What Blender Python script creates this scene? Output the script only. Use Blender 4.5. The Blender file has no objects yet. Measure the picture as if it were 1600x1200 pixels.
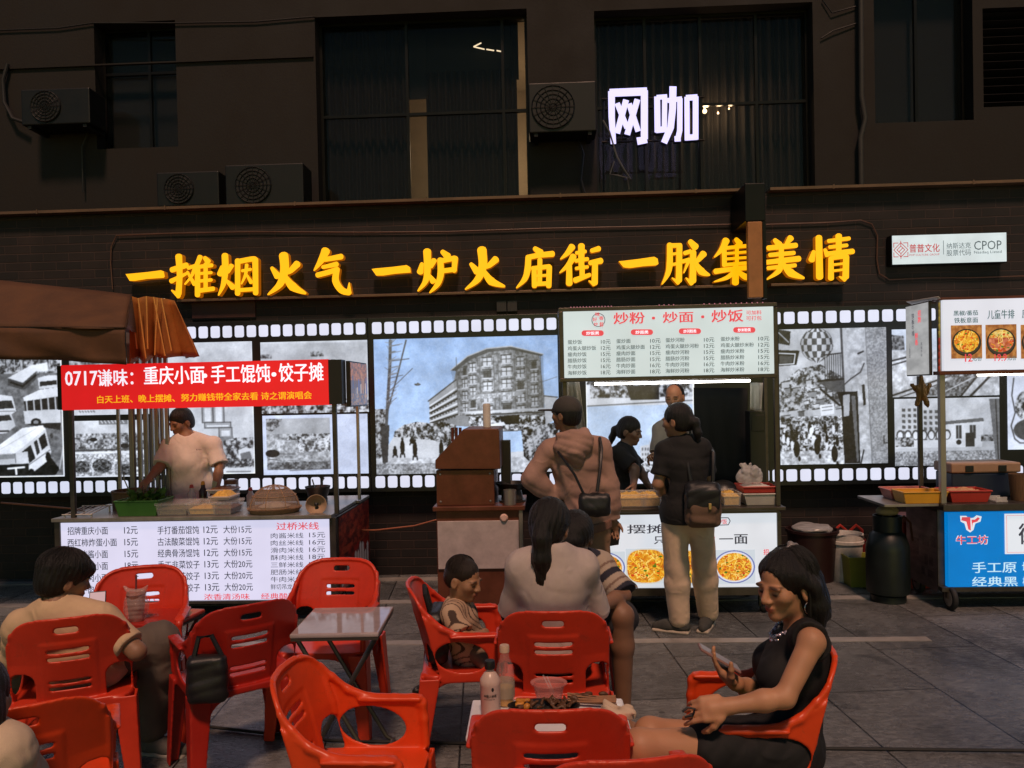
import bpy, bmesh, math, random
import numpy as np
from mathutils import Vector, Matrix
random.seed(7); rng = np.random.default_rng(7)
sc = bpy.context.scene
COL = sc.collection
R_ = math.radians

# ---------------------------------------------------------------- camera
FPX, CAMH, YAW, PITCH, ROLL, SHIFT = 1200.0, 1.70, R_(2.4), R_(0.75), 0.021, 28.0
def cam_axes():
    f = Vector((-math.sin(YAW)*math.cos(PITCH), math.cos(YAW)*math.cos(PITCH), -math.sin(PITCH)))
    r = Vector((math.cos(YAW), math.sin(YAW), 0)); u = r.cross(f)
    c, s = math.cos(ROLL), math.sin(ROLL)
    return r*c - u*s, u*c + r*s, f
CR, CU, CF = cam_axes()
CAMP = Vector((0, 0, CAMH))
cam_d = bpy.data.cameras.new('camera'); cam = bpy.data.objects.new('camera', cam_d); COL.objects.link(cam)
cam.matrix_world = Matrix(((CR.x, CU.x, -CF.x, 0), (CR.y, CU.y, -CF.y, 0), (CR.z, CU.z, -CF.z, CAMH), (0, 0, 0, 1)))
cam_d.sensor_width = 36; cam_d.lens = 36*FPX/1600; cam_d.shift_y = SHIFT/1600
cam_d.clip_start = 0.05; cam_d.clip_end = 200
sc.camera = cam

# ---------------------------------------------------------------- world and sun
SUN_EL, SUN_AZ = R_(58), R_(174)          # warm street-light direction: from behind the viewer, left
world = bpy.data.worlds.new("World"); sc.world = world; world.use_nodes = True
wn = world.node_tree; bgn = wn.nodes['Background']
sky = wn.nodes.new('ShaderNodeTexSky'); sky.sky_type = 'NISHITA'; sky.sun_disc = False
sky.sun_elevation = R_(3.0); sky.sun_rotation = SUN_AZ
tint = wn.nodes.new('ShaderNodeMix'); tint.data_type = 'RGBA'; tint.blend_type = 'MULTIPLY'; tint.inputs[0].default_value = 1
wn.links.new(sky.outputs[0], tint.inputs[6]); tint.inputs[7].default_value = (.26, .52, .78, 1)      # teal night sky
wn.links.new(tint.outputs[2], bgn.inputs[0]); bgn.inputs[1].default_value = 0.15
sl = bpy.data.lights.new('sun', 'SUN'); sl.energy = 2.15; sl.angle = R_(7); sl.color = (1.0, 0.60, 0.42)
so = bpy.data.objects.new('sun', sl); COL.objects.link(so)
sd = Vector((math.sin(SUN_AZ)*math.cos(SUN_EL), math.cos(SUN_AZ)*math.cos(SUN_EL), math.sin(SUN_EL)))
so.rotation_euler = sd.to_track_quat('Z', 'Y').to_euler(); so.location = (0, -3, 8)
sc.view_settings.view_transform = 'Standard'; sc.view_settings.look = 'None'
sc.view_settings.exposure = 0; sc.view_settings.gamma = 1
sc.render.engine = 'CYCLES'
sc.cycles.use_denoising = True; sc.cycles.max_bounces = 6; sc.cycles.diffuse_bounces = 3
sc.cycles.glossy_bounces = 3; sc.cycles.transmission_bounces = 6; sc.cycles.transparent_max_bounces = 12
sc.cycles.sample_clamp_indirect = 3; sc.cycles.caustics_reflective = False; sc.cycles.caustics_refractive = False

# ---------------------------------------------------------------- points from the survey of the photograph
def ray(px, py):
    return (CR*((px-800)/FPX) - CU*((py-600-SHIFT)/FPX) + CF)
def P(px, py, Y):
    d = ray(px, py); return CAMP + d*(Y/d.y)
def G(px, py, z=0.0):
    d = ray(px, py); return CAMP + d*((z-CAMH)/d.z)
def D(px, py, dep):
    return CAMP + ray(px, py)*dep
def PX(px, py, X):
    d = ray(px, py); return CAMP + d*(X/d.x)

# ---------------------------------------------------------------- objects and properties
def tag(o, label=None, cat=None, group=None, kind=None):
    if label: o['label'] = label
    if cat: o['category'] = cat
    if group: o['group'] = group
    if kind: o['kind'] = kind
    return o
def thing(name, label, cat, loc=(0, 0, 0), group=None, rz=0):
    o = bpy.data.objects.new(name, None); COL.objects.link(o); o.empty_display_size = 0.1
    o.location = loc; o.rotation_euler = (0, 0, rz)
    return tag(o, label, cat, group)
def link(name, me, m, parent=None, world=True):
    o = bpy.data.objects.new(name, me); COL.objects.link(o)
    for q in (m if isinstance(m, (list, tuple)) else [m]): me.materials.append(q)
    if parent is not None:
        o.parent = parent
        if world:
            mw = Matrix.Identity(4); p = parent; chain = []
            while p is not None: chain.append(p); p = p.parent
            for p in reversed(chain):
                mw = mw @ p.matrix_parent_inverse @ p.matrix_basis
            o.matrix_parent_inverse = mw.inverted()
    return o
def copy_tree(o, parent=None):
    c = o.copy(); COL.objects.link(c)
    if parent is not None: c.parent = parent
    for ch in list(o.children): copy_tree(ch, c)
    return c

class MB:
    def __init__(s): s.v = []; s.f = []; s.mi = []
    def add(s, vs, fs, mi=0):
        o = len(s.v); s.v += [tuple(p) for p in vs]
        s.f += [tuple(i+o for i in f) for f in fs]; s.mi += [mi]*len(fs); return s
    def box(s, lo, hi, mi=0):
        (a, b, c), (d, e, f) = lo, hi
        return s.add([(a,b,c),(d,b,c),(d,e,c),(a,e,c),(a,b,f),(d,b,f),(d,e,f),(a,e,f)],
                     [(3,2,1,0),(4,5,6,7),(0,1,5,4),(1,2,6,5),(2,3,7,6),(3,0,4,7)], mi)
    def obox(s, c, half, Rm, mi=0):
        vs = []
        for k in (-1, 1):
            for (i, j) in ((-1,-1),(1,-1),(1,1),(-1,1)):
                vs.append(Vector(c) + Rm @ Vector((i*half[0], j*half[1], k*half[2])))
        return s.add(vs, [(3,2,1,0),(4,5,6,7),(0,1,5,4),(1,2,6,5),(2,3,7,6),(3,0,4,7)], mi)
    def tube(s, pts, r, n=8, mi=0, caps=True):
        pts = [Vector(p) for p in pts]; rs = r if isinstance(r, (list, tuple)) else [r]*len(pts)
        rings = []; up = None
        for i, p in enumerate(pts):
            t = (pts[min(i+1, len(pts)-1)] - pts[max(i-1, 0)]).normalized()
            if up is None:
                up = Vector((0, 0, 1)) if abs(t.z) < .9 else Vector((1, 0, 0))
            a = t.cross(up).normalized(); b = a.cross(t); up = b
            rings.append([p + (a*math.cos(q) + b*math.sin(q))*rs[i] for q in [2*math.pi*k/n for k in range(n)]])
        vs = [v for q in rings for v in q]; fs = []
        for i in range(len(pts)-1):
            for k in range(n):
                fs.append((i*n+k, i*n+(k+1) % n, (i+1)*n+(k+1) % n, (i+1)*n+k))
        if caps:
            fs.append(tuple(range(n-1, -1, -1))); fs.append(tuple((len(pts)-1)*n+k for k in range(n)))
        return s.add(vs, fs, mi)
    def lathe(s, prof, c, n=20, mi=0, ax=None, sx=1, sy=1):
        Rm = Matrix.Identity(3) if ax is None else Vector(ax).to_track_quat('Z', 'Y').to_matrix()
        vs = []; fs = []; c = Vector(c)
        for (r, z) in prof:
            for k in range(n):
                q = 2*math.pi*k/n; vs.append(c + Rm @ Vector((r*math.cos(q)*sx, r*math.sin(q)*sy, z)))
        for i in range(len(prof)-1):
            for k in range(n):
                fs.append((i*n+k, i*n+(k+1) % n, (i+1)*n+(k+1) % n, (i+1)*n+k))
        return s.add(vs, fs, mi)
    def prism(s, poly, fn, d0, d1, mi=0):
        n = len(poly); a = sum(poly[i][0]*poly[(i+1) % n][1]-poly[(i+1) % n][0]*poly[i][1] for i in range(n))
        if a < 0: poly = poly[::-1]
        vs = [fn(u, v, d0) for u, v in poly] + [fn(u, v, d1) for u, v in poly]
        fs = [tuple(range(n)), tuple(range(2*n-1, n-1, -1))]
        for i in range(n): fs.append((i, n+i, n+(i+1) % n, (i+1) % n))
        return s.add(vs, fs, mi)
    def mesh(s, name, bevel=0, smooth=False, fix=True, seg=2):
        me = bpy.data.meshes.new(name); me.from_pydata(s.v, [], s.f)
        me.polygons.foreach_set('material_index', s.mi)
        if bevel or fix:
            bm = bmesh.new(); bm.from_mesh(me)
            if fix: bmesh.ops.recalc_face_normals(bm, faces=bm.faces)
            if bevel:
                es = [e for e in bm.edges if len(e.link_faces) == 2 and e.calc_face_angle(0) > .6]
                bmesh.ops.bevel(bm, geom=es, offset=bevel, segments=seg, affect='EDGES', profile=.5, clamp_overlap=True)
            bm.to_mesh(me); bm.free()
        if smooth:
            me.polygons.foreach_set('use_smooth', [True]*len(me.polygons))
            try: me.set_sharp_from_angle(angle=R_(40))
            except Exception: pass
        me.update(); return me
    def build(s, name, m, parent=None, bevel=0, smooth=False, world=True, fix=True, seg=2):
        return link(name, s.mesh(name, bevel, smooth, fix, seg), m, parent, world)

# ---------------------------------------------------------------- materials
def mat(name, col, rough=.5, metal=0, var=.15, vscale=6, bump=0, bscale=80, trans=0, alpha=1, spec=.5, sss=0, ior=1.45, stretch=(1, 1, 1), coat=0, wrinkle=0):
    m = bpy.data.materials.new(name); m.use_nodes = True; nt = m.node_tree; b = nt.nodes['Principled BSDF']
    b.inputs['Base Color'].default_value = (*col, 1); b.inputs['Roughness'].default_value = rough
    b.inputs['Metallic'].default_value = metal; b.inputs['IOR'].default_value = ior
    b.inputs['Transmission Weight'].default_value = trans; b.inputs['Alpha'].default_value = alpha
    b.inputs['Specular IOR Level'].default_value = spec; b.inputs['Coat Weight'].default_value = coat
    if sss:
        b.inputs['Subsurface Weight'].default_value = sss; b.inputs['Subsurface Radius'].default_value = (.012, .004, .002)
        b.inputs['Subsurface Scale'].default_value = 1
    tc = nt.nodes.new('ShaderNodeTexCoord'); mp = nt.nodes.new('ShaderNodeMapping')
    mp.inputs['Scale'].default_value = stretch; nt.links.new(tc.outputs['Object'], mp.inputs[0])
    if var:
        nz = nt.nodes.new('ShaderNodeTexNoise'); nz.inputs['Scale'].default_value = vscale; nz.inputs['Detail'].default_value = 6
        nz.inputs['Roughness'].default_value = .65
        nt.links.new(mp.outputs[0], nz.inputs['Vector'])
        mr = nt.nodes.new('ShaderNodeMapRange'); mr.inputs[1].default_value = .3; mr.inputs[2].default_value = .7
        mr.inputs[3].default_value = 1-var; mr.inputs[4].default_value = 1+var*.6
        nt.links.new(nz.outputs[0], mr.inputs[0])
        mx = nt.nodes.new('ShaderNodeMix'); mx.data_type = 'RGBA'; mx.blend_type = 'MULTIPLY'; mx.inputs[0].default_value = 1
        mx.inputs[6].default_value = (*col, 1); nt.links.new(mr.outputs[0], mx.inputs[7]); nt.links.new(mx.outputs[2], b.inputs['Base Color'])
        mr2 = nt.nodes.new('ShaderNodeMapRange'); mr2.inputs[3].default_value = max(.03, rough*(1-var)); mr2.inputs[4].default_value = min(1, rough*(1+var))
        nt.links.new(nz.outputs[0], mr2.inputs[0]); nt.links.new(mr2.outputs[0], b.inputs['Roughness'])
    if bump:
        n2 = nt.nodes.new('ShaderNodeTexNoise'); n2.inputs['Scale'].default_value = bscale; n2.inputs['Detail'].default_value = 4
        nt.links.new(mp.outputs[0], n2.inputs['Vector'])
        bp = nt.nodes.new('ShaderNodeBump'); bp.inputs['Strength'].default_value = min(1, bump); bp.inputs['Distance'].default_value = .004
        nt.links.new(n2.outputs[0], bp.inputs['Height']); nt.links.new(bp.outputs[0], b.inputs['Normal'])
        if wrinkle:
            n3 = nt.nodes.new('ShaderNodeTexNoise'); n3.inputs['Scale'].default_value = 9; n3.inputs['Detail'].default_value = 3; n3.inputs['Distortion'].default_value = 1.4
            n3.noise_type = 'RIDGED_MULTIFRACTAL' if hasattr(n3, 'noise_type') else n3.noise_type
            nt.links.new(mp.outputs[0], n3.inputs['Vector']); b3 = nt.nodes.new('ShaderNodeBump'); b3.inputs['Strength'].default_value = wrinkle; b3.inputs['Distance'].default_value = .012
            nt.links.new(n3.outputs[0], b3.inputs['Height']); nt.links.new(b3.outputs[0], bp.inputs['Normal'])
    return m
def emis(name, col, strength=1, rough=.35, base=None, var=0, vscale=2):
    m = bpy.data.materials.new(name); m.use_nodes = True; nt = m.node_tree; b = nt.nodes['Principled BSDF']
    b.inputs['Base Color'].default_value = (*(base or [c*.3 for c in col]), 1); b.inputs['Roughness'].default_value = rough
    b.inputs['Emission Color'].default_value = (*col, 1); b.inputs['Emission Strength'].default_value = strength
    if var:
        tc = nt.nodes.new('ShaderNodeTexCoord'); nz = nt.nodes.new('ShaderNodeTexNoise'); nz.inputs['Scale'].default_value = vscale
        nt.links.new(tc.outputs['Object'], nz.inputs['Vector'])
        mr = nt.nodes.new('ShaderNodeMapRange'); mr.inputs[1].default_value = .3; mr.inputs[2].default_value = .7
        mr.inputs[3].default_value = strength*(1-var); mr.inputs[4].default_value = strength*(1+var*.3)
        nt.links.new(nz.outputs[0], mr.inputs[0]); nt.links.new(mr.outputs[0], b.inputs['Emission Strength'])
    return m
def attr_mat(name, strength=0, rough=.4, base=True, sss=0, bump=0, bscale=80):
    m = bpy.data.materials.new(name); m.use_nodes = True; nt = m.node_tree; b = nt.nodes['Principled BSDF']
    a = nt.nodes.new('ShaderNodeAttribute'); a.attribute_name = 'Col'
    b.inputs['Roughness'].default_value = rough
    if strength:
        b.inputs['Base Color'].default_value = (.03, .03, .03, 1)
        nt.links.new(a.outputs[0], b.inputs['Emission Color']); b.inputs['Emission Strength'].default_value = strength
        m.cycles.emission_sampling = 'NONE' if strength < 0 else 'AUTO'
    else:
        nt.links.new(a.outputs[0], b.inputs['Base Color'])
        if sss:
            b.inputs['Subsurface Weight'].default_value = sss; b.inputs['Subsurface Radius'].default_value = (.012, .004, .002)
            b.inputs['Subsurface Scale'].default_value = 1
    if bump:
        tc = nt.nodes.new('ShaderNodeTexCoord')
        n2 = nt.nodes.new('ShaderNodeTexNoise'); n2.inputs['Scale'].default_value = bscale; n2.inputs['Detail'].default_value = 4
        nt.links.new(tc.outputs['Object'], n2.inputs['Vector'])
        bp = nt.nodes.new('ShaderNodeBump'); bp.inputs['Strength'].default_value = bump; bp.inputs['Distance'].default_value = .004
        nt.links.new(n2.outputs[0], bp.inputs['Height']); nt.links.new(bp.outputs[0], b.inputs['Normal'])
    return m
def lin(c):
    c = np.asarray(c, float); return np.where(c <= .04045, c/12.92, ((c+.055)/1.055)**2.4)
def s255(r, g, b): return tuple(float(x) for x in lin((r/255, g/255, b/255)))

# ---------------------------------------------------------------- lettering
def text_mesh(items):
    """items: (string, function (u,v)->point, size or (width, height), bold, align); all glyphs as one flat mesh"""
    vs = []; fs = []
    for it in items:
        st, fn, size, bold = it[:4]; al = it[4] if len(it) > 4 else 'LEFT'; sx = it[5] if len(it) > 5 else 1
        cu = bpy.data.curves.new('t', 'FONT'); cu.body = st; cu.size = 1; cu.align_x = al; cu.resolution_u = 2
        ob = bpy.data.objects.new('t', cu); COL.objects.link(ob)
        dg = bpy.context.evaluated_depsgraph_get(); dg.update()
        me = ob.evaluated_get(dg).to_mesh()
        c_ = np.array([v.co[:2] for v in me.vertices]).reshape(-1, 2); polys = [tuple(p.vertices) for p in me.polygons]
        ob.evaluated_get(dg).to_mesh_clear(); bpy.data.objects.remove(ob); bpy.data.curves.remove(cu)
        if not len(c_): continue
        if isinstance(size, tuple):
            lo_, hi_ = c_.min(0), c_.max(0); k_ = np.array(size)/np.maximum(hi_-lo_, 1e-6); c_ = c_-lo_
        else: k_ = np.array((size*sx, size))
        sh = [(0, 0)] if bold < .005 else [(-1, -.5), (1, -.5), (-1, .5), (1, .5)]      # heavier strokes: the same glyph laid four times
        for q, (dx, dy) in enumerate(sh):
            o = len(vs)
            for p in c_:
                t = fn(*((p+np.array((dx, dy))*bold*.9)*k_)); vs.append((t[0], t[1]-.0003*q, t[2]))
            fs += [tuple(o+i for i in p) for p in polys]
    return vs, fs
def lettering(items, m, parent, name='lettering'):
    vs, fs = text_mesh(items); me = bpy.data.meshes.new(name); me.from_pydata(vs, [], fs); me.update()
    return link(name, me, m, parent)
def tr(s, px0, py0, px1, py1, Y, bold=.01):
    """text filling the surveyed rectangle on the plane Y"""
    a, b_, c, d = P(px0, py0, Y), P(px1, py0, Y), P(px1, py1, Y), P(px0, py1, Y)
    x0, x1, z0, z1 = (a.x+d.x)/2, (b_.x+c.x)/2, (c.z+d.z)/2, (a.z+b_.z)/2
    return (s, lambda u, v: (x0+u, Y, z0+v), (x1-x0, z1-z0), bold)
def wallpt(x, z, Y):         # text frame on a wall plane facing -Y
    return lambda u, v: (x+u, Y, z+v)

# ---------------------------------------------------------------- painted pictures (printed photographs, food pictures) as fine coloured grids
def vnoise(h, w, cell, seed, octaves=4, pers=.55):
    r = np.random.default_rng(seed); out = np.zeros((h, w)); amp = 1; tot = 0
    for o in range(octaves):
        c = max(1.0, cell/2**o); gh, gw = int(h/c)+3, int(w/c)+3; g = r.random((gh, gw))
        y = np.arange(h)/c; x = np.arange(w)/c; iy = y.astype(int); ix = x.astype(int)
        fy = (y-iy)[:, None]; fx = (x-ix)[None, :]; fy = fy*fy*(3-2*fy); fx = fx*fx*(3-2*fx)
        a = g[np.ix_(iy, ix)]*(1-fx)+g[np.ix_(iy, ix+1)]*fx; b = g[np.ix_(iy+1, ix)]*(1-fx)+g[np.ix_(iy+1, ix+1)]*fx
        out += amp*(a*(1-fy)+b*fy); tot += amp; amp *= pers
    return out/tot
class Canvas:
    """a picture drawn in survey units (x0,y0)-(x1,y1), k cells per unit"""
    def __init__(s, x0, y0, x1, y1, k=1.0, base=(.8, .84, .9)):
        s.b = (x0, y0, x1, y1); s.k = k; s.w = max(2, int((x1-x0)*k)); s.h = max(2, int((y1-y0)*k))
        s.a = np.ones((s.h, s.w, 3))*np.array(base)
        s.X, s.Y = np.meshgrid(x0+(np.arange(s.w)+.5)/k, y0+(np.arange(s.h)+.5)/k)
    def col(s, c): return np.array((c, c, c) if np.isscalar(c) else c, float)
    def put(s, m, c, al=1.0):
        m = m.astype(float)*al; s.a = s.a*(1-m[..., None]) + s.col(c)*m[..., None] if np.ndim(c) < 3 else s.a*(1-m[..., None])+c*m[..., None]
    def pmask(s, pts):
        m = np.zeros((s.h, s.w), bool); n = len(pts)
        for i in range(n):
            (xa, ya), (xb, yb) = pts[i], pts[(i+1) % n]
            if ya == yb: continue
            c = ((ya > s.Y) != (yb > s.Y)) & (s.X < (xb-xa)*(s.Y-ya)/(yb-ya)+xa); m ^= c
        return m
    def poly(s, pts, c, al=1): s.put(s.pmask(pts), c, al)
    def emask(s, x, y, rx, ry): return ((s.X-x)/rx)**2+((s.Y-y)/ry)**2 < 1
    def ell(s, x, y, rx, ry, c, al=1): s.put(s.emask(x, y, rx, ry), c, al)
    def line(s, pts, w, c, al=1):
        for (xa, ya), (xb, yb) in zip(pts[:-1], pts[1:]):
            L = (xb-xa)**2+(yb-ya)**2+1e-9; t = np.clip(((s.X-xa)*(xb-xa)+(s.Y-ya)*(yb-ya))/L, 0, 1)
            d = np.hypot(s.X-xa-t*(xb-xa), s.Y-ya-t*(yb-ya)); s.put(np.clip((w/2-d)*s.k+.5, 0, 1), c, al)
    def grad(s, c0, c1):
        t = ((s.Y-s.b[1])/(s.b[3]-s.b[1]))[..., None]; s.a = s.col(c0)*(1-t)+s.col(c1)*t
    def noise(s, m, lo, hi, cell, seed, gam=1.0, al=1, octaves=4):
        n = vnoise(s.h, s.w, cell*s.k, seed, octaves); n = np.clip((n-.28)/.44, 0, 1)**gam
        c = s.col(lo)*(1-n[..., None])+s.col(hi)*n[..., None]; m = m.astype(float)*al
        s.a = s.a*(1-m[..., None])+c*m[..., None]
    def blobs(s, m, lo, hi, cell, seed, th=.5, al=1):
        n = vnoise(s.h, s.w, cell*s.k*1.3, seed, 4, .75); n = np.clip((n-th)*4.2+.5, 0, 1)
        c = s.col(lo)*(1-n[..., None])+s.col(hi)*n[..., None]; m = m.astype(float)*al
        s.a = s.a*(1-m[..., None])+c*m[..., None]
    def mesh(s, name, fn, soft=False):
        """fn(u,v) with u,v in 0..1 (v down) -> point"""
        if soft:
            p_ = np.pad(s.a, ((1, 1), (1, 1), (0, 0)), 'edge'); s.a = .36*s.a+.16*(p_[:-2, 1:-1]+p_[2:, 1:-1]+p_[1:-1, :-2]+p_[1:-1, 2:])
            p_ = np.pad(s.a, ((1, 1), (1, 1), (0, 0)), 'edge'); s.a = .36*s.a+.16*(p_[:-2, 1:-1]+p_[2:, 1:-1]+p_[1:-1, :-2]+p_[1:-1, 2:])
            s.a = s.a*(1+.30*(vnoise(s.h, s.w, 26*s.k, 7, 3)-.5)[..., None])+.22*(vnoise(s.h, s.w, 5*s.k, 8, 4, .8)-.5)[..., None]*(1.15-s.a)
        us = (np.arange(s.w)/(s.w-1)); vs_ = (np.arange(s.h)/(s.h-1))
        o = np.array(fn(0, 0)); e1 = np.array(fn(1, 0))-o; e2 = np.array(fn(0, 1))-o
        co = o+us[None, :, None]*e1+vs_[:, None, None]*e2
        i = np.arange(s.h*s.w).reshape(s.h, s.w)
        q = np.stack([i[1:, :-1], i[1:, 1:], i[:-1, 1:], i[:-1, :-1]], -1).reshape(-1, 4)
        c = np.ones((s.h*s.w, 4), np.float32); c[:, :3] = lin(np.clip(s.a, 0, 1)).reshape(-1, 3)
        return np_mesh(name, co.reshape(-1, 3), q, c)
def np_mesh(name, v, q, col=None, smooth=False):
    me = bpy.data.meshes.new(name); k = q.shape[1]
    me.vertices.add(len(v)); me.vertices.foreach_set('co', np.ascontiguousarray(v, np.float32).ravel())
    me.loops.add(q.size); me.loops.foreach_set('vertex_index', np.ascontiguousarray(q, np.int32).ravel())
    me.polygons.add(len(q)); me.polygons.foreach_set('loop_start', np.arange(0, q.size, k, dtype=np.int32))
    try: me.polygons.foreach_set('loop_total', np.full(len(q), k, np.int32))
    except Exception: pass
    if smooth: me.polygons.foreach_set('use_smooth', np.ones(len(q), bool))
    if col is not None:
        a = me.color_attributes.new('Col', 'FLOAT_COLOR', 'POINT'); a.data.foreach_set('color', np.ascontiguousarray(col, np.float32).ravel())
    me.update(calc_edges=True); me.validate(); return me

# ---------------------------------------------------------------- implicit surfaces
class Field:
    def __init__(s, lo, hi, h):
        s.lo = np.array(lo, float); s.h = h; s.n = np.ceil((np.array(hi)-s.lo)/h).astype(int)+1
        s.d = np.full(s.n, 1.0, np.float32)
    def sub(s, lo, hi):
        a = np.clip(np.floor((np.array(lo)-s.lo)/s.h).astype(int), 0, s.n); b = np.clip(np.ceil((np.array(hi)-s.lo)/s.h).astype(int)+1, 0, s.n)
        if np.any(b <= a): return None
        ax = [s.lo[i]+s.h*np.arange(a[i], b[i]) for i in range(3)]
        return tuple(slice(a[i], b[i]) for i in range(3)), ax[0][:, None, None], ax[1][None, :, None], ax[2][None, None, :]
    def put(s, lo, hi, fn, k=.02, op='u'):
        mg = k+3*s.h; q = s.sub(np.array(lo)-mg, np.array(hi)+mg)
        if q is None: return
        sl, X, Y, Z = q; n = fn(X, Y, Z).astype(np.float32); o = s.d[sl]
        if op == 'u':
            if k > 0:
                hh = np.clip(.5+.5*(o-n)/k, 0, 1); s.d[sl] = o*(1-hh)+n*hh-k*hh*(1-hh)
            else: s.d[sl] = np.minimum(o, n)
        elif op == 's':
            n = -n
            if k > 0:
                hh = np.clip(.5-.5*(o-n)/k, 0, 1); s.d[sl] = o*(1-hh)+n*hh+k*hh*(1-hh)
            else: s.d[sl] = np.maximum(o, n)
    def cone(s, a, b, ra, rb, k=.02, op='u'):
        a = np.array(a, float); b = np.array(b, float); r = max(ra, rb); ab = b-a; L = ab@ab+1e-12
        def fn(X, Y, Z):
            t = np.clip(((X-a[0])*ab[0]+(Y-a[1])*ab[1]+(Z-a[2])*ab[2])/L, 0, 1)
            return np.sqrt((X-a[0]-t*ab[0])**2+(Y-a[1]-t*ab[1])**2+(Z-a[2]-t*ab[2])**2)-(ra+(rb-ra)*t)
        s.put(np.minimum(a, b)-r, np.maximum(a, b)+r, fn, k, op)
    def path(s, pts, rs, k=.015):
        rs = rs if isinstance(rs, (list, tuple)) else [rs]*len(pts)
        for i in range(len(pts)-1): s.cone(pts[i], pts[i+1], rs[i], rs[i+1], k)
    def ell(s, c, r, Rm=None, k=.02, op='u'):
        c = np.array(c, float); r = np.array(r, float); M_ = np.eye(3) if Rm is None else np.array(Rm)   # rows: local axes
        def fn(X, Y, Z):
            x, y, z = X-c[0], Y-c[1], Z-c[2]
            q = [(M_[i, 0]*x+M_[i, 1]*y+M_[i, 2]*z) for i in range(3)]
            k0 = np.sqrt(sum((q[i]/r[i])**2 for i in range(3))); k1 = np.sqrt(sum((q[i]/r[i]**2)**2 for i in range(3)))+1e-9
            return k0*(k0-1)/k1
        m = r.max(); s.put(c-m, c+m, fn, k, op)
    def box(s, c, half, Rm=None, rnd=.01, k=.01, op='u'):
        c = np.array(c, float); hf = np.array(half, float)-rnd; M_ = np.eye(3) if Rm is None else np.array(Rm)
        def fn(X, Y, Z):
            x, y, z = X-c[0], Y-c[1], Z-c[2]
            q = [np.abs(M_[i, 0]*x+M_[i, 1]*y+M_[i, 2]*z)-hf[i] for i in range(3)]
            return np.sqrt(sum(np.maximum(t, 0)**2 for t in q))+np.minimum(np.maximum(np.maximum(q[0], q[1]), q[2]), 0)-rnd
        m = np.linalg.norm(half); s.put(c-m, c+m, fn, k, op)
    def crop(s):
        m = s.d < 6*s.h; 
        sl = []
        for ax in range(3):
            w = np.flatnonzero(m.any(axis=tuple(i for i in range(3) if i != ax)))
            if not len(w): return
            sl.append(slice(max(0, w[0]-2), min(s.n[ax], w[-1]+3)))
        s.d = np.ascontiguousarray(s.d[tuple(sl)]); s.lo = s.lo+s.h*np.array([q.start for q in sl]); s.n = np.array(s.d.shape)
    def folds(s, amp, freq, seed, dirv=None):
        s.crop(); r = np.random.default_rng(seed); ix = np.nonzero(np.abs(s.d) < amp*3+3*s.h)
        X, Y, Z = [s.lo[i]+s.h*ix[i] for i in range(3)]; acc = 0
        for i in range(5):
            d = r.normal(size=3); d /= np.linalg.norm(d)
            if dirv is not None: d = d*.5+np.array(dirv); d /= np.linalg.norm(d)
            w = freq*(.6+.9*r.random()); e = r.normal(size=3)
            ph = X*e[0]*6+Y*e[1]*6+Z*e[2]*6
            q = np.sin((X*d[0]+Y*d[1]+Z*d[2])*w+1.6*np.sin(ph)+r.random()*6)
            acc = acc+(1-2*np.abs(q) if i % 2 else q)            # rounded and creased folds
        s.d[ix] += (amp*acc/2.2).astype(np.float32)
    def net(s):
        s.crop(); Dd = s.d; ins = Dd < 0; nx, ny, nz = Dd.shape
        cnt = np.zeros((nx-1, ny-1, nz-1), np.int8)
        cs = [(i, j, k) for i in (0, 1) for j in (0, 1) for k in (0, 1)]
        for (i, j, k) in cs: cnt += ins[i:nx-1+i, j:ny-1+j, k:nz-1+k]
        act = (cnt > 0) & (cnt < 8); cells = np.argwhere(act); idx = np.full(act.shape, -1, np.int64); idx[act] = np.arange(len(cells))
        acc = np.zeros((len(cells), 3)); c2 = np.zeros(len(cells))
        for a in cs:
            for ax in range(3):
                if a[ax]: continue
                b = list(a); b[ax] = 1
                da = Dd[cells[:, 0]+a[0], cells[:, 1]+a[1], cells[:, 2]+a[2]]; db = Dd[cells[:, 0]+b[0], cells[:, 1]+b[1], cells[:, 2]+b[2]]
                m = (da < 0) != (db < 0); t = np.where(m, da/np.where(m, da-db, 1), 0)
                p = np.array(a, float)[None, :].repeat(len(cells), 0); p[:, ax] += t; acc[m] += p[m]; c2 += m
        v = s.lo+s.h*(cells+acc/np.maximum(c2, 1)[:, None]); qs = []
        for ax in range(3):
            o1, o2 = [(1, 2), (2, 0), (0, 1)][ax]
            sa = [slice(None)]*3; sb = [slice(None)]*3; sa[ax] = slice(0, -1); sb[ax] = slice(1, None)
            A = ins[tuple(sa)]; B = ins[tuple(sb)]; e = np.argwhere(A != B)
            if not len(e): continue
            ok = (e[:, o1] > 0) & (e[:, o2] > 0) & (e[:, o1] < s.n[o1]-1) & (e[:, o2] < s.n[o2]-1); e = e[ok]
            fl = A[e[:, 0], e[:, 1], e[:, 2]]
            def g(d1, d2):
                q = e.copy(); q[:, o1] += d1; q[:, o2] += d2; return idx[q[:, 0], q[:, 1], q[:, 2]]
            q = np.stack([g(-1, -1), g(0, -1), g(0, 0), g(-1, 0)], 1); q[~fl] = q[~fl][:, ::-1]; qs.append(q)
        return v, (np.concatenate(qs) if qs else np.zeros((0, 4), int))
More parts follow.
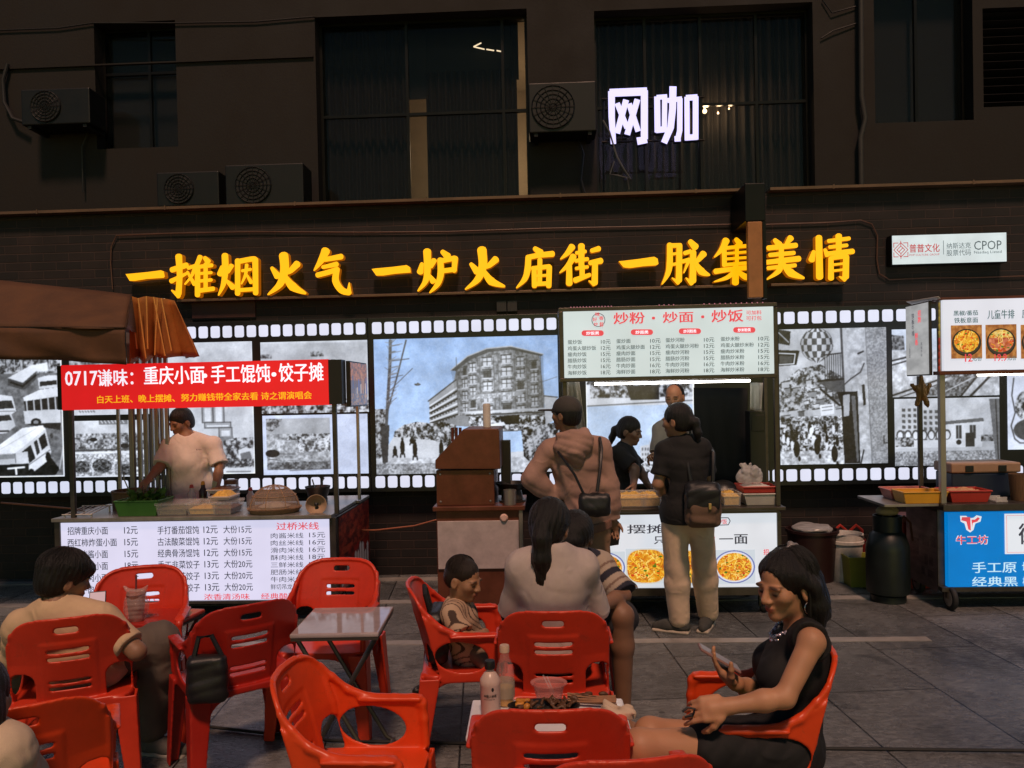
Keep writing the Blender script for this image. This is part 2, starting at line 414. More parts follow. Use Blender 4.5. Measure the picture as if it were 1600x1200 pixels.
    def build(s, name, m, parent=None, colfn=None, world=True, relax=1):
        v, q = s.net()
        for _ in range(relax):      # light Laplacian relaxation
            acc = np.zeros_like(v); c = np.zeros(len(v))
            for a in range(4):
                i, j = q[:, a], q[:, (a+1) % 4]
                for ax in range(3):
                    acc[:, ax] += np.bincount(i, v[j, ax], len(v))+np.bincount(j, v[i, ax], len(v))
                c += np.bincount(i, minlength=len(v))+np.bincount(j, minlength=len(v))
            v = v*.5+.5*acc/np.maximum(c, 1)[:, None]
        col = None
        if colfn is not None:
            col = np.ones((len(v), 4)); col[:, :3] = colfn(v)
        return link(name, np_mesh(name, v, q, col, True), m, parent, world)
# ================================================================ THE SETTING
WY, PY, FY = 7.16, 7.0, 8.2       # brick wall face, film-strip front, upper facade

def ground_material():
    m = bpy.data.materials.new('stone_paving'); m.use_nodes = True; nt = m.node_tree; b = nt.nodes['Principled BSDF']
    N = nt.nodes.new; L = nt.links.new
    tc = N('ShaderNodeTexCoord'); mp = N('ShaderNodeMapping'); mp.inputs['Rotation'].default_value = (0, 0, R_(90+PAVE_ROT)); L(tc.outputs['Object'], mp.inputs[0])
    mp.inputs['Location'].default_value = (.25, .13, 0)
    br = N('ShaderNodeTexBrick'); br.offset = 0.5; br.inputs['Scale'].default_value = 1; br.inputs['Brick Width'].default_value = 1.3
    br.inputs['Row Height'].default_value = .66; br.inputs['Mortar Size'].default_value = .005; br.inputs['Mortar Smooth'].default_value = .3; br.inputs['Bias'].default_value = 0
    br.inputs['Color1'].default_value = (.135, .140, .140, 1); br.inputs['Color2'].default_value = (.205, .208, .206, 1); br.inputs['Mortar'].default_value = (.014, .013, .013, 1)
    L(mp.outputs[0], br.inputs['Vector'])
    n1 = N('ShaderNodeTexNoise'); n1.inputs['Scale'].default_value = 1.1; n1.inputs['Detail'].default_value = 8; n1.inputs['Roughness'].default_value = .7; L(tc.outputs['Object'], n1.inputs['Vector'])
    r1 = N('ShaderNodeMapRange'); r1.inputs[1].default_value = .3; r1.inputs[2].default_value = .7; r1.inputs[3].default_value = .42; r1.inputs[4].default_value = 1.3; L(n1.outputs[0], r1.inputs[0])
    mx = N('ShaderNodeMix'); mx.data_type = 'RGBA'; mx.blend_type = 'MULTIPLY'; mx.inputs[0].default_value = 1; L(br.outputs[0], mx.inputs[6]); L(r1.outputs[0], mx.inputs[7])
    n2 = N('ShaderNodeTexNoise'); n2.inputs['Scale'].default_value = 30; n2.inputs['Detail'].default_value = 6; n2.inputs['Roughness'].default_value = .75
    mp2 = N('ShaderNodeMapping'); mp2.inputs['Scale'].default_value = (.55, 1.3, 1); L(tc.outputs['Object'], mp2.inputs[0]); L(mp2.outputs[0], n2.inputs['Vector'])
    r2 = N('ShaderNodeMapRange'); r2.inputs[1].default_value = .3; r2.inputs[2].default_value = .7; r2.inputs[3].default_value = .35; r2.inputs[4].default_value = 1.6; L(n2.outputs[0], r2.inputs[0])
    mx2 = N('ShaderNodeMix'); mx2.data_type = 'RGBA'; mx2.blend_type = 'MULTIPLY'; mx2.inputs[0].default_value = .9; L(mx.outputs[2], mx2.inputs[6]); L(r2.outputs[0], mx2.inputs[7])
    vo = N('ShaderNodeTexVoronoi'); vo.inputs['Scale'].default_value = 2.3; L(tc.outputs['Object'], vo.inputs['Vector'])      # old gum and grease spots
    rs = N('ShaderNodeMapRange'); rs.inputs[1].default_value = .030; rs.inputs[2].default_value = .045; rs.inputs[3].default_value = .45; rs.inputs[4].default_value = 1; L(vo.outputs['Distance'], rs.inputs[0])
    n5 = N('ShaderNodeTexNoise'); n5.inputs['Scale'].default_value = 2.6; n5.inputs['Detail'].default_value = 5; n5.inputs['Distortion'].default_value = .8; L(tc.outputs['Object'], n5.inputs['Vector'])
    r5 = N('ShaderNodeMapRange'); r5.inputs[1].default_value = .56; r5.inputs[2].default_value = .66; r5.inputs[3].default_value = 1; r5.inputs[4].default_value = .55; L(n5.outputs[0], r5.inputs[0])
    mm = N('ShaderNodeMath'); mm.operation = 'MULTIPLY'; L(rs.outputs[0], mm.inputs[0]); L(r5.outputs[0], mm.inputs[1])
    mx3 = N('ShaderNodeMix'); mx3.data_type = 'RGBA'; mx3.blend_type = 'MULTIPLY'; mx3.inputs[0].default_value = 1; L(mx2.outputs[2], mx3.inputs[6]); L(mm.outputs[0], mx3.inputs[7])
    L(mx3.outputs[2], b.inputs['Base Color'])
    rr = N('ShaderNodeMapRange'); rr.inputs[1].default_value = .3; rr.inputs[2].default_value = .75; rr.inputs[3].default_value = .13; rr.inputs[4].default_value = .40; L(n1.outputs[0], rr.inputs[0]); L(rr.outputs[0], b.inputs['Roughness'])
    n4 = N('ShaderNodeTexNoise'); n4.inputs['Scale'].default_value = 95; n4.inputs['Detail'].default_value = 3; L(mp2.outputs[0], n4.inputs['Vector'])
    a4 = N('ShaderNodeMath'); a4.operation = 'MULTIPLY_ADD'; L(n4.outputs[0], a4.inputs[0]); a4.inputs[1].default_value = .45; L(n2.outputs[0], a4.inputs[2])
    ad = N('ShaderNodeMath'); ad.operation = 'MULTIPLY_ADD'; L(br.outputs['Fac'], ad.inputs[0]); ad.inputs[1].default_value = -.9; L(a4.outputs[0], ad.inputs[2])
    bp = N('ShaderNodeBump'); bp.inputs['Strength'].default_value = 1.0; bp.inputs['Distance'].default_value = .016; L(ad.outputs[0], bp.inputs['Height']); L(bp.outputs[0], b.inputs['Normal'])
    return m
PAVE_ROT = -4.8
me = MB().add([(-40, -12, 0), (40, -12, 0), (40, 30, 0), (-40, 30, 0)], [(0, 1, 2, 3)]).build('ground', ground_material(), fix=False)
tag(me, 'dark rough stone paving of the market square', 'ground', kind='structure')
stripe_m = mat('pale_stone', (.30, .28, .26), .45, var=.35, vscale=5, bump=.3, bscale=60)
for i, (x0, x1, y, w) in enumerate(((-30, 2.52, 5.19, .085), (-30, 30, 6.22, .10), (-30, 30, 6.98, .12))):
    o = MB().box((x0, y-w/2, -.02), (x1, y+w/2, .004)).build('paving_stripe', stripe_m); tag(o, kind='structure')

# ---------------------------------------------------------------- building
def brick_material():
    m = bpy.data.materials.new('dark_brick'); m.use_nodes = True; nt = m.node_tree; b = nt.nodes['Principled BSDF']; N = nt.nodes.new; L = nt.links.new
    tc = N('ShaderNodeTexCoord'); sp = N('ShaderNodeSeparateXYZ'); L(tc.outputs['Object'], sp.inputs[0]); cb = N('ShaderNodeCombineXYZ'); L(sp.outputs[0], cb.inputs[0]); L(sp.outputs[2], cb.inputs[1])
    br = N('ShaderNodeTexBrick'); br.inputs['Scale'].default_value = 1; br.inputs['Brick Width'].default_value = .25; br.inputs['Row Height'].default_value = .082
    br.inputs['Mortar Size'].default_value = .006; br.inputs['Mortar Smooth'].default_value = .5; br.inputs['Bias'].default_value = -.2
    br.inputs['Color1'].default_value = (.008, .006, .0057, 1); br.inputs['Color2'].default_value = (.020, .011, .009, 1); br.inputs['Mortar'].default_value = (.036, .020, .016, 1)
    L(cb.outputs[0], br.inputs['Vector'])
    nz = N('ShaderNodeTexNoise'); nz.inputs['Scale'].default_value = 3; nz.inputs['Detail'].default_value = 8; L(tc.outputs['Object'], nz.inputs['Vector'])
    mr = N('ShaderNodeMapRange'); mr.inputs[1].default_value = .3; mr.inputs[2].default_value = .7; mr.inputs[3].default_value = .45; mr.inputs[4].default_value = 1.3; L(nz.outputs[0], mr.inputs[0])
    mx = N('ShaderNodeMix'); mx.data_type = 'RGBA'; mx.blend_type = 'MULTIPLY'; mx.inputs[0].default_value = 1; L(br.outputs[0], mx.inputs[6]); L(mr.outputs[0], mx.inputs[7]); L(mx.outputs[2], b.inputs['Base Color'])
    b.inputs['Roughness'].default_value = .75
    bp = N('ShaderNodeBump'); bp.inputs['Strength'].default_value = .6; bp.inputs['Distance'].default_value = .006; L(br.outputs['Fac'], bp.inputs['Height']); bp.invert = True; L(bp.outputs[0], b.inputs['Normal'])
    return m
brick = brick_material()
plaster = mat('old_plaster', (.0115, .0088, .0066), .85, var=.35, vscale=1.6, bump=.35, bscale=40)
darkframe = mat('dark_aluminium', (.010, .010, .010), .4, .6, var=.2)
ledge_m = mat('ledge_metal', (.17, .10, .06), .45, .3, var=.3, vscale=3)
glass = mat('window_glass', (.008, .012, .012), .06, alpha=.22, var=0)
curtain_m = mat('brown_curtain', (.016, .012, .009), .9, var=.3, vscale=3)
roomwall = mat('room_plaster', (.55, .45, .33), .8, var=.1)
bld = thing('building', 'old plaster building with dark curtained upper windows above a dark brick ground floor', 'building', (0, WY, 0))
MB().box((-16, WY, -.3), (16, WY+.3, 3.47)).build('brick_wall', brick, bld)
MB().box((-16, WY+.3, 3.3), (16, FY+.3, 3.45)).build('roof_slab', plaster, bld)
ld = MB().box((-16, WY-.10, 3.475), (1.86, WY+.32, 3.50)).box((2.08, WY-.10, 3.475), (16, WY+.32, 3.50))
for k in range(13):
    x = -7.2+k*1.23
    if not (1.75 < x+.0 < 2.15): ld.box((x, WY-.104, 3.468), (x+.012, WY-.09, 3.508))
ld.build('ledge', ledge_m, bld)

def rect(px0, py0, px1, py1, Y):
    a, b_, c, d = P(px0, py0, Y), P(px1, py0, Y), P(px1, py1, Y), P(px0, py1, Y)
    return (a.x+d.x)/2, (b_.x+c.x)/2, (c.z+d.z)/2, (a.z+b_.z)/2        # x0,x1,z0,z1
ops = [rect(149, 34, 276, 231, FY), rect(495, 20, 826, 330, FY), rect(931, 10, 1272, 330, FY), rect(1366, -60, 1520, 190, FY), rect(1536, 10, 1690, 165, FY)]
xs = sorted([-16, 16]+[v for o in ops for v in o[:2]]); zt = 7.2
w = MB()
for a, b_ in zip(xs[:-1], xs[1:]):
    op = [o for o in ops if o[0] <= a+1e-6 and o[1] >= b_-1e-6]
    if not op: w.box((a, FY, 3.3), (b_, FY+.3, zt))
    else:
        o = op[0]; z0 = max(3.3, o[2])
        if z0 > 3.32: w.box((a, FY, 3.3), (b_, FY+.3, z0))
        if o[3] < zt: w.box((a, FY, o[3]), (b_, FY+.3, zt))
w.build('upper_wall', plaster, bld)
# raised string course and patched strips on the plaster
MB().box((-16, FY-.025, 5.33), (ops[1][0]-.02, FY+.01, 5.345)).build('string_course', plaster, bld)
def window(o, cols, rails, depth=.16, name='window'):
    x0, x1, z0, z1 = o; z0 = max(z0, 3.46); y = FY+depth; t = .03
    f = MB().box((x0, y, z0), (x0+t, y+.05, z1)).box((x1-t, y, z0), (x1, y+.05, z1)).box((x0+t, y, z1-t), (x1-t, y+.05, z1)).box((x0+t, y, z0), (x1-t, y+.05, z0+t))
    for c in cols: xx = x0+(x1-x0)*c; f.box((xx-t/2, y+.002, z0+t), (xx+t/2, y+.048, z1-t))
    for q in rails: zz = z0+(z1-z0)*q; f.box((x0+t, y+.004, zz-t/2), (x1-t, y+.046, zz+t/2))
    fo = f.build(name, darkframe, bld)
    MB().box((x0+t, y+.02, z0+t), (x1-t, y+.026, z1-t)).build('pane', glass, fo)
    MB().box((x0-.02, FY+.30, z0-.1), (x1+.02, FY+.31, z1+.02)) if False else None
    return fo
window(ops[0], (.58,), (.64,)); window(ops[1], (.42, .88), (.52,)); window(ops[2], (.24, .5, .76), (.55,)); window(ops[3], (.5,), ())
dark_in = mat('dark_interior', (.02, .022, .022), .9, var=0)
# rooms behind
for i in (0, 3): MB().box((ops[i][0]-.3, FY+.304, ops[i][2]-.3), (ops[i][1]+.3, FY+.32, ops[i][3]+.3)).build('blind', dark_in, bld)
def room(o, depth):
    x0, x1, z0, z1 = o; y0, y1 = FY+.301, FY+depth; z0 = 3.455; r = MB(); x0 -= .5; x1 += .5; z1 += .15
    r.box((x0, y1, z0), (x1, y1+.05, z1)).box((x0-.05, y0, z0), (x0, y1, z1)).box((x1, y0, z0), (x1+.05, y1, z1)).box((x0, y0, z1), (x1, y1, z1+.05))
    r.build('room_shell', roomwall, bld)
room(ops[1], 2.6); room(ops[2], 2.2)
def curtain(x0, x1, z0, z1, y, pitch=.085, amp=.028, seed=0, m=None):
    r = np.random.default_rng(seed); n = int((x1-x0)/.008)+2; vs = []; ph = 0
    for i in range(n):
        x = x0+(x1-x0)*i/(n-1); ph += 2*math.pi*.008/pitch*(.7+.6*r.random()); yy = y+amp*math.sin(ph)+.01*math.sin(ph*.37)
        vs += [(x, yy, z0), (x, yy*.7+.3*y, z1)]
    fs = [(2*i, 2*i+2, 2*i+3, 2*i+1) for i in range(n-1)]
    return MB().add(vs, fs).build('curtain', m or curtain_m, bld, smooth=True, fix=False)
cz = 3.46
def fx(px, Y): return P(px, 200, Y).x
cy = FY+.36
z1 = ops[1][3]+.1
curtain(ops[1][0]-.1, fx(638, cy), cz, z1, cy, seed=1); curtain(fx(666, cy), fx(800, cy), cz, P(700, 110, cy).z, cy+.03, seed=2)
curtain(fx(800, cy), fx(809, cy), cz, z1, cy, seed=5)
MB().box((fx(664, cy), cy+.08, P(0, 150, cy).z), (fx(812, cy), cy+.1, z1)).build('pelmet', dark_in, bld)
MB().box((fx(636, cy), cy+.05, P(640, 152, cy).z), (fx(668, cy), cy+.07, z1)).build('pelmet', dark_in, bld)
z2 = ops[2][3]+.1
curtain(ops[2][0]-.1, ops[2][1]+.1, cz, z2, cy+.05, pitch=.1, amp=.035, seed=3)
warm_bulb = emis('warm_bulb', (1, .72, .42), 3.5)
def bulb(px, py, r, e):
    c = P(px, py, FY+.29); MB().lathe([(0, -r), (r*.7, -r*.7), (r, 0), (r*.7, r*.7), (.006, r*1.3), (0, r*1.8)], c, 12).build('bulb', warm_bulb, bld, smooth=True)
    l = bpy.data.lights.new('bulb_light', 'POINT'); l.energy = e; l.color = (1, .66, .36); l.shadow_soft_size = .03
    lo_ = bpy.data.objects.new('bulb_light', l); COL.objects.link(lo_); lo_.location = c+Vector((0, -.06, .0))
for (px, py, r, e) in ((1101, 174, .026, 5.0), (1122, 177, .012, 2.0), (1139, 170, .010, 1.8)): bulb(px, py, r, e)
tub = MB()
for (a, b_) in (((740, 73), (752, 67)), ((740, 73), (757, 77)), ((760, 77), (772, 79)), ((776, 79), (786, 81))): tub.tube([P(*a, FY+.33), P(*b_, FY+.33)], .007, 6)
tub.build('lamp_strip', emis('lamp_strip_glow', (1, .78, .5), 1.6), bld)
l = bpy.data.lights.new('room_light', 'POINT'); l.energy = 18; l.color = (1, .72, .42); l.shadow_soft_size = .15
lo_ = bpy.data.objects.new('room_light', l); COL.objects.link(lo_); lo_.location = (fx(815, 9.6)-.3, 9.9, 4.75)
# louvre shutter, right edge
x0, x1, z0, z3 = ops[4]; lv = MB()
for k in range(12):
    z = z0+(z3-z0)*(k+.5)/12; lv.obox(((x0+x1)/2, FY+.1, z), ((x1-x0)/2, .045, .006), Matrix.Rotation(R_(-38), 3, 'X'))
lv.build('louvre', darkframe, bld); MB().box((x0-.3, FY+.33, z0-.3), (x1+.3, FY+.34, z3+.3)).build('blind', dark_in, bld)
# downpipe and conduit between the right-hand windows
pm = mat('grey_pipe', (.035, .033, .030), .6, var=.2)
MB().tube([P(1345, -40, FY-.08), P(1346, 150, FY-.08), P(1352, 185, FY-.08), P(1345, 215, FY-.08), P(1346, 300, FY-.08)], .028, 10).build('downpipe', pm, bld, smooth=True)

# ---------------------------------------------------------------- air conditioners
acm = mat('ac_casing', (.0032, .0037, .0036), .5, var=.25, vscale=7); acd = mat('ac_dark', (.012, .012, .012), .6, var=.2)
def air_con(px0, py0, px1, py1, Y, label, fan=.36):
    x0, x1, z0, z1 = rect(px0, py0, px1, py1, Y); t = thing('air_conditioner', label, 'air conditioner', ((x0+x1)/2, Y+.15, z0), 'air conditioner units on the upper wall and ledge')
    MB().box((x0, Y, z0), (x1, Y+.3, z1)).build('casing', acm, t, bevel=.012)
    cx = x0+(x1-x0)*fan; cz_ = (z0+z1)/2; r = min((z1-z0)*.44, (x1-x0)*.33)
    g = MB()
    for q in (1, .8, .6, .4, .2): g.lathe([(r*q, 0), (r*q-.006, -.006), (r*q-.012, 0)], (cx, Y-.012, cz_), 24, ax=(0, 1, 0))
    for k in range(8):
        a = math.pi*k/8; g.tube([(cx-r*math.cos(a), Y-.016, cz_-r*math.sin(a)), (cx+r*math.cos(a), Y-.016, cz_+r*math.sin(a))], .003, 5)
    MB().lathe([(0, 0), (r, 0), (r, -.004), (0, -.004)], (cx, Y-.005, cz_), 24, ax=(0, 1, 0)).build('fan_opening', acd, t); g.build('fan_grille', acm, t)
    for xb in (x0+.05, x1-.09): MB().box((xb, Y+.02, z0-.03), (xb+.04, Y+.36, z0-.001)).build('bracket', acd, t)
    return t
air_con(33, 138, 140, 194, FY-.32, 'small air conditioner on the plaster wall left of the small window')
air_con(826, 128, 932, 206, FY-.32, 'air conditioner with round fan between the two big curtained windows')
air_con(245, 268, 342, 322, FY-.5, 'dark air conditioner on the ledge below the small window')
air_con(352, 256, 474, 322, FY-.5, 'wide dark air conditioner on the ledge at the left edge of the first big window')
hs = MB().tube([P(40, 192, FY-.1), P(20, 185, FY-.08), P(7, 160, FY-.06), P(5, 125, FY-.05), P(12, 100, FY-.04)], .02, 8).build('pipe', acd, smooth=True)
tag(hs, 'black insulated pipe curving up the wall beside the small air conditioner', 'pipe')
# ---------------------------------------------------------------- yellow slogan
yel = emis('yellow_glow', (1.0, .42, .0), 1.2, base=(.3, .2, .02))
yel.cycles.emission_sampling = 'FRONT'
yside = emis('letter_side_glow', (1.0, .24, .0), .28, base=(.35, .2, .03))
def ribbon(pts, w):
    pts = np.array(pts, float); n0 = len(pts)
    if n0 == 2: pts = np.array([pts[0], pts.mean(0), pts[1]])
    ws = np.interp(np.linspace(0, 1, len(pts)), np.linspace(0, 1, len(w)), w) if isinstance(w, (list, tuple)) else np.full(len(pts), float(w))
    t = np.linspace(0, len(pts)-1, (len(pts)-1)*5+1); q = []
    def cr(P_, u):
        i = min(int(u), len(P_)-2); f = u-i; p0 = P_[max(i-1, 0)]; p1 = P_[i]; p2 = P_[i+1]; p3 = P_[min(i+2, len(P_)-1)]
        return .5*((2*p1)+(-p0+p2)*f+(2*p0-5*p1+4*p2-p3)*f*f+(-p0+3*p1-3*p2+p3)*f**3)
    C = np.array([cr(pts, u) for u in t]); W = np.interp(t, np.arange(len(pts)), ws)
    T = np.gradient(C, axis=0); T /= np.linalg.norm(T, axis=1)[:, None]+1e-9; Nn = np.stack([-T[:, 1], T[:, 0]], 1)
    Lf = C+Nn*W[:, None]/2; Rt = C-Nn*W[:, None]/2
    def cap(c, d, n_, wd):
        return [tuple(c+n_*wd/2*math.cos(a)+d*wd/2*.75*math.sin(a)) for a in np.linspace(0, math.pi, 6)[1:-1]]
    return [tuple(p) for p in Lf]+cap(C[-1], T[-1], Nn[-1], W[-1])+[tuple(p) for p in Rt[::-1]]+cap(C[0], -T[0], -Nn[0], W[0])
Y1 = [ # first phrase, survey crop 1
 [('p', [(68,245),(95,243),(210,232),(300,220),(320,228),(326,262),(318,270),(210,277),(130,290),(95,290)])],
 [([(372,218),(440,196),(470,186)],36),([(418,128),(424,250),(416,375)],[46,38,42]),([(418,390),(372,352)],[34,10]),([(368,292),(430,262),(472,240)],[32,18]),
  ([(480,206),(528,190)],24),([(528,192),(505,255),(460,312)],[28,12]),([(475,228),(500,275),(522,312)],[14,28]),
  ([(560,132),(535,190),(505,242)],[34,30,12]),([(543,195),(543,385)],36),([(590,138),(612,165)],[26,40]),([(548,198),(638,188)],26),([(550,243),(635,236)],20),([(550,292),(635,284)],22),([(550,355),(648,342)],30),([(597,180),(597,345)],28)],
 [([(702,196),(690,245)],[22,42]),([(722,122),(724,220),(712,310),(680,384)],[44,44,34,10]),([(765,190),(745,235)],[34,16]),([(735,290),(775,332)],[20,40]),
  ([(806,155),(806,375)],36),([(800,165),(900,146),(922,148)],34),([(922,150),(925,372)],[40,36]),([(805,352),(922,344)],26),([(836,224),(893,214)],20),([(866,185),(858,250),(832,310)],[24,22,10]),([(866,250),(896,300)],[14,28])],
 [([(1030,204),(1068,258)],[22,48]),([(1198,178),(1155,222),(1130,242)],[48,36,14]),([(1108,122),(1114,215),(1085,310),(1005,380)],[62,58,46,10]),([(1118,262),(1168,328),(1252,372)],[30,58,16])],
 [([(1385,92),(1355,155),(1308,222)],[58,44,8]),([(1378,150),(1488,130)],[30,38]),([(1365,200),(1458,180)],[24,34]),([(1330,252),(1400,234),(1462,214)],[34,34]),([(1460,212),(1450,288),(1488,350),(1540,368)],[36,46,44,36]),([(1538,368),(1540,302)],[36,6])]]
Y2 = [
 [('p', [(45,212),(70,208),(180,198),(275,186),(298,200),(303,235),(200,243),(120,255),(75,255)])],
 [([(376,176),(364,232)],[24,44]),([(410,95),(412,200),(400,290),(350,356)],[52,46,38,10]),([(456,155),(438,200)],[38,18]),([(425,255),(450,292)],[22,42]),
  ([(510,98),(545,128)],[30,48]),([(495,160),(592,140)],34),([(594,140),(588,225)],[40,32]),([(500,226),(595,214)],32),([(496,150),(500,240),(480,310),(428,368)],[38,44,36,10])],
 [([(698,178),(738,226)],[24,50]),([(862,148),(818,188),(790,204)],[48,34,14]),([(770,85),(776,190),(742,280),(662,345)],[62,56,44,10]),([(785,228),(832,292),(918,326)],[28,54,16])],
 [([(1118,76),(1155,104)],[30,48]),([(1070,136),(1140,122),(1236,112)],[34,34,40]),([(1076,135),(1070,220),(1050,280),(998,336)],[38,42,36,8]),([(1152,150),(1150,308)],32),([(1114,212),(1116,325)],34),([(1104,208),(1215,195)],30),([(1214,198),(1210,325)],36),([(1120,258),(1208,252)],18),([(1118,312),(1208,306)],28)],
 [([(1364,65),(1332,108),(1288,146)],[46,34,8]),([(1372,128),(1342,182),(1283,236)],[44,36,8]),([(1345,190),(1345,308)],[36,44]),([(1392,106),(1452,96)],24),([(1425,58),(1425,200)],[44,36]),([(1388,158),(1466,146)],26),([(1390,208),(1466,198)],22),([(1430,190),(1430,270)],34),([(1384,286),(1480,250)],[38,26]),([(1492,92),(1540,78)],[28,36]),([(1482,172),(1554,158)],[32,40]),([(1515,165),(1512,305)],[38,42]),([(1508,312),(1474,290)],[30,8])]]
Y3 = [
 [('p', [(28,245),(60,242),(160,230),(262,215),(285,228),(290,262),(275,272),(190,278),(100,290),(60,285)])],
 [([(364,135),(364,260),(350,330),(313,396)],[36,42,34,8]),([(362,142),(435,140)],30),([(428,140),(424,372)],[38,42]),([(420,386),(380,355)],[30,8]),([(370,200),(420,192)],18),([(370,268),(420,260)],20),
  ([(498,115),(532,152)],[34,50]),([(462,192),(500,180)],28),([(518,185),(515,375)],[40,46]),([(508,390),(470,355)],[34,8]),([(446,248),(492,234)],26),([(490,236),(456,322)],[28,8]),([(586,196),(548,240),(522,256)],[46,30,12]),([(526,250),(572,312),(624,336)],[24,50,14])],
 [([(735,108),(708,165),(658,218)],[48,36,8]),([(722,170),(724,272)],32),([(800,100),(825,130)],[28,42]),([(735,158),(905,140)],24),([(735,194),(895,182)],18),([(735,230),(895,218)],18),([(735,268),(908,254)],24),([(805,140),(805,265)],26),([(664,312),(780,296),(935,282)],[36,30,36]),([(798,280),(795,388)],[38,46]),([(790,312),(742,352),(656,380)],[34,28,8]),([(812,312),(862,348),(942,370)],[26,42,12])],
 [([(1055,105),(1085,135)],[28,44]),([(1160,92),(1130,132)],[44,22]),([(1012,158),(1195,140)],34),([(1022,204),(1182,190)],28),([(1000,252),(1215,228)],[32,38]),([(1098,140),(1098,240)],34),([(1010,290),(1190,272)],26),([(1098,250),(1080,310),(1000,366)],[40,36,8]),([(1112,265),(1160,322),(1245,356)],[28,54,16])],
 [([(1312,180),(1298,236)],[24,44]),([(1345,88),(1350,350)],[44,48]),([(1385,168),(1400,205)],[22,34]),([(1408,112),(1545,95)],26),([(1415,152),(1530,140)],24),([(1400,196),(1568,180)],[30,36]),([(1475,78),(1475,190)],[44,34]),([(1424,225),(1424,358)],[34,40]),([(1422,225),(1530,212)],28),([(1524,215),(1520,350)],[40,44]),([(1515,366),(1478,346)],[30,8]),([(1440,268),(1512,260)],16),([(1440,308),(1512,300)],16)]]
slog = thing('slogan_sign', 'large glowing yellow slogan in brush characters across the dark brick wall', 'sign', (-.3, WY, 2.6))
def glyph(strokes, ox, oy, k, Yf, dep, name, m, parent, stag=.0005):
    b_ = MB()
    for i, st in enumerate(strokes):
        poly = st[1] if st[0] == 'p' else ribbon(*st)
        y0 = Yf-stag*i
        def fn(u, v, d, y0=y0): q = P(ox+u*k, oy+v*k, Yf); return (q.x, y0+d, q.z)
        b_.prism(poly, fn, 0, dep)
        # sides get the second material
        n = len(poly); b_.mi[-n:] = [1]*n; b_.mi[-n-1] = 1 if False else b_.mi[-n-1]
    return b_.build(name, m, parent)
for (chs, ox, oy) in ((Y1, 180, 370), (Y2, 570, 370), (Y3, 960, 350)):
    for st in chs: glyph(st, ox, oy, .2375, WY-.12, .07, 'character', [yel, yside], slog)
a, b_ = P(280, 467, WY-.05), P(1318, 447, WY-.05); z = (a.z+b_.z)/2
MB().box((a.x, WY-.1, z-.012), (1.855, WY, z+.012)).box((2.075, WY-.1, z-.012), (b_.x, WY, z+.012)).build('rail', ledge_m, slog, bevel=.003)
# neon-tube outline (unlit, thin) and right-hand tail
def wl(px, py): q = P(px, py, WY-.02); return (q.x, WY-.02, q.z)
cable_m = mat('brown_tube', (.12, .06, .04), .4, var=.2)
o = MB().tube([wl(176, 452), wl(173, 410), wl(174, 385), wl(182, 368), wl(260, 365), wl(400, 362), wl(560, 363), wl(700, 362), wl(850, 357), wl(1000, 354), wl(1166, 350)], .006, 6).build('tube_light', cable_m, smooth=True)
tag(o, 'thin unlit brown tube bending round the left end of the yellow slogan', 'tube light')
o = MB().tube([wl(1196, 351), wl(1290, 348), wl(1345, 344), wl(1362, 350), wl(1371, 368), wl(1370, 405), wl(1374, 428), wl(1390, 437), wl(1450, 434), wl(1520, 434), wl(1640, 430)], .006, 6).build('tube_light', cable_m, smooth=True)
tag(o, 'thin unlit brown tube curving from the right end of the slogan under the white sign', 'tube light')
# hanging wooden sign seen edge on, in front of the slogan
hp = thing('projecting_sign', 'narrow orange board on a dark bracket hiding part of the yellow slogan', 'sign', (1.96, WY-.4, 2.5))
x0, x1, z0, z1 = rect(1169, 346, 1192, 465, WY-.5)
MB().box((x0, WY-.5, z0), (x1, WY-.44, z1)).build('board', mat('orange_board', (.42, .18, .06), .5, var=.25, vscale=5), hp, bevel=.006)
MB().box((x1+.004, WY-.50, z0-.01), (x1+.03, WY-.43, z1)).build('side_plate', darkframe, hp)
x0, x1, z0, z2 = rect(1164, 286, 1196, 345, WY-.5)
MB().box((x0, WY-.5, z1+.003), (x1, WY-.0, z2+.0)).build('bracket', darkframe, hp, bevel=.006)
# ---------------------------------------------------------------- net cafe sign
cafe = thing('cafe_sign', 'glowing lilac two-character sign on a dark frame before the right big window', 'sign', (1.35, FY-.4, 3.5))
lil = emis('lilac_glow', (.60, .57, 1.0), 1.3, base=(.3, .3, .5)); lside = mat('blue_side', (.03, .06, .25), .4)
lil.cycles.emission_sampling = 'FRONT'
W1 = [([(170,150),(172,420),(190,700)],[72,66,56]),([(150,168),(540,152)],84),([(512,140),(512,650)],74),([(540,655),(436,672)],[70,80]),([(228,275),(332,535)],56),([(322,240),(228,590)],62),([(352,280),(448,570)],58),([(440,235),(332,605)],62)]
W2 = [([(645,205),(650,580)],62),([(640,215),(750,207)],52),([(724,210),(720,570)],54),([(632,556),(740,545)],64),([(750,248),(905,230)],52),([(810,100),(806,330),(785,530),(716,690)],[74,72,70,66]),([(882,225),(880,560),(862,640)],56),([(890,645),(825,648)],58),([(955,210),(958,665)],54),([(1045,205),(1045,655)],60),([(945,222),(1065,214)],62),([(945,636),(1062,628)],62)]
def sq_ribbon(pts, w):
    pts = np.array(pts, float); ws = np.array(w if isinstance(w, list) else [w]*len(pts), float)
    T = np.gradient(pts, axis=0); T /= np.linalg.norm(T, axis=1)[:, None]; N_ = np.stack([-T[:, 1], T[:, 0]], 1)
    return [tuple(p) for p in pts+N_*ws[:, None]/2]+[tuple(p) for p in (pts-N_*ws[:, None]/2)[::-1]]
for st in (W1, W2): glyph([('p', sq_ribbon(*s_)) for s_ in st], 930, 120, .15, FY-.5, .08, 'character', [lil, lside], cafe)
fr = MB()
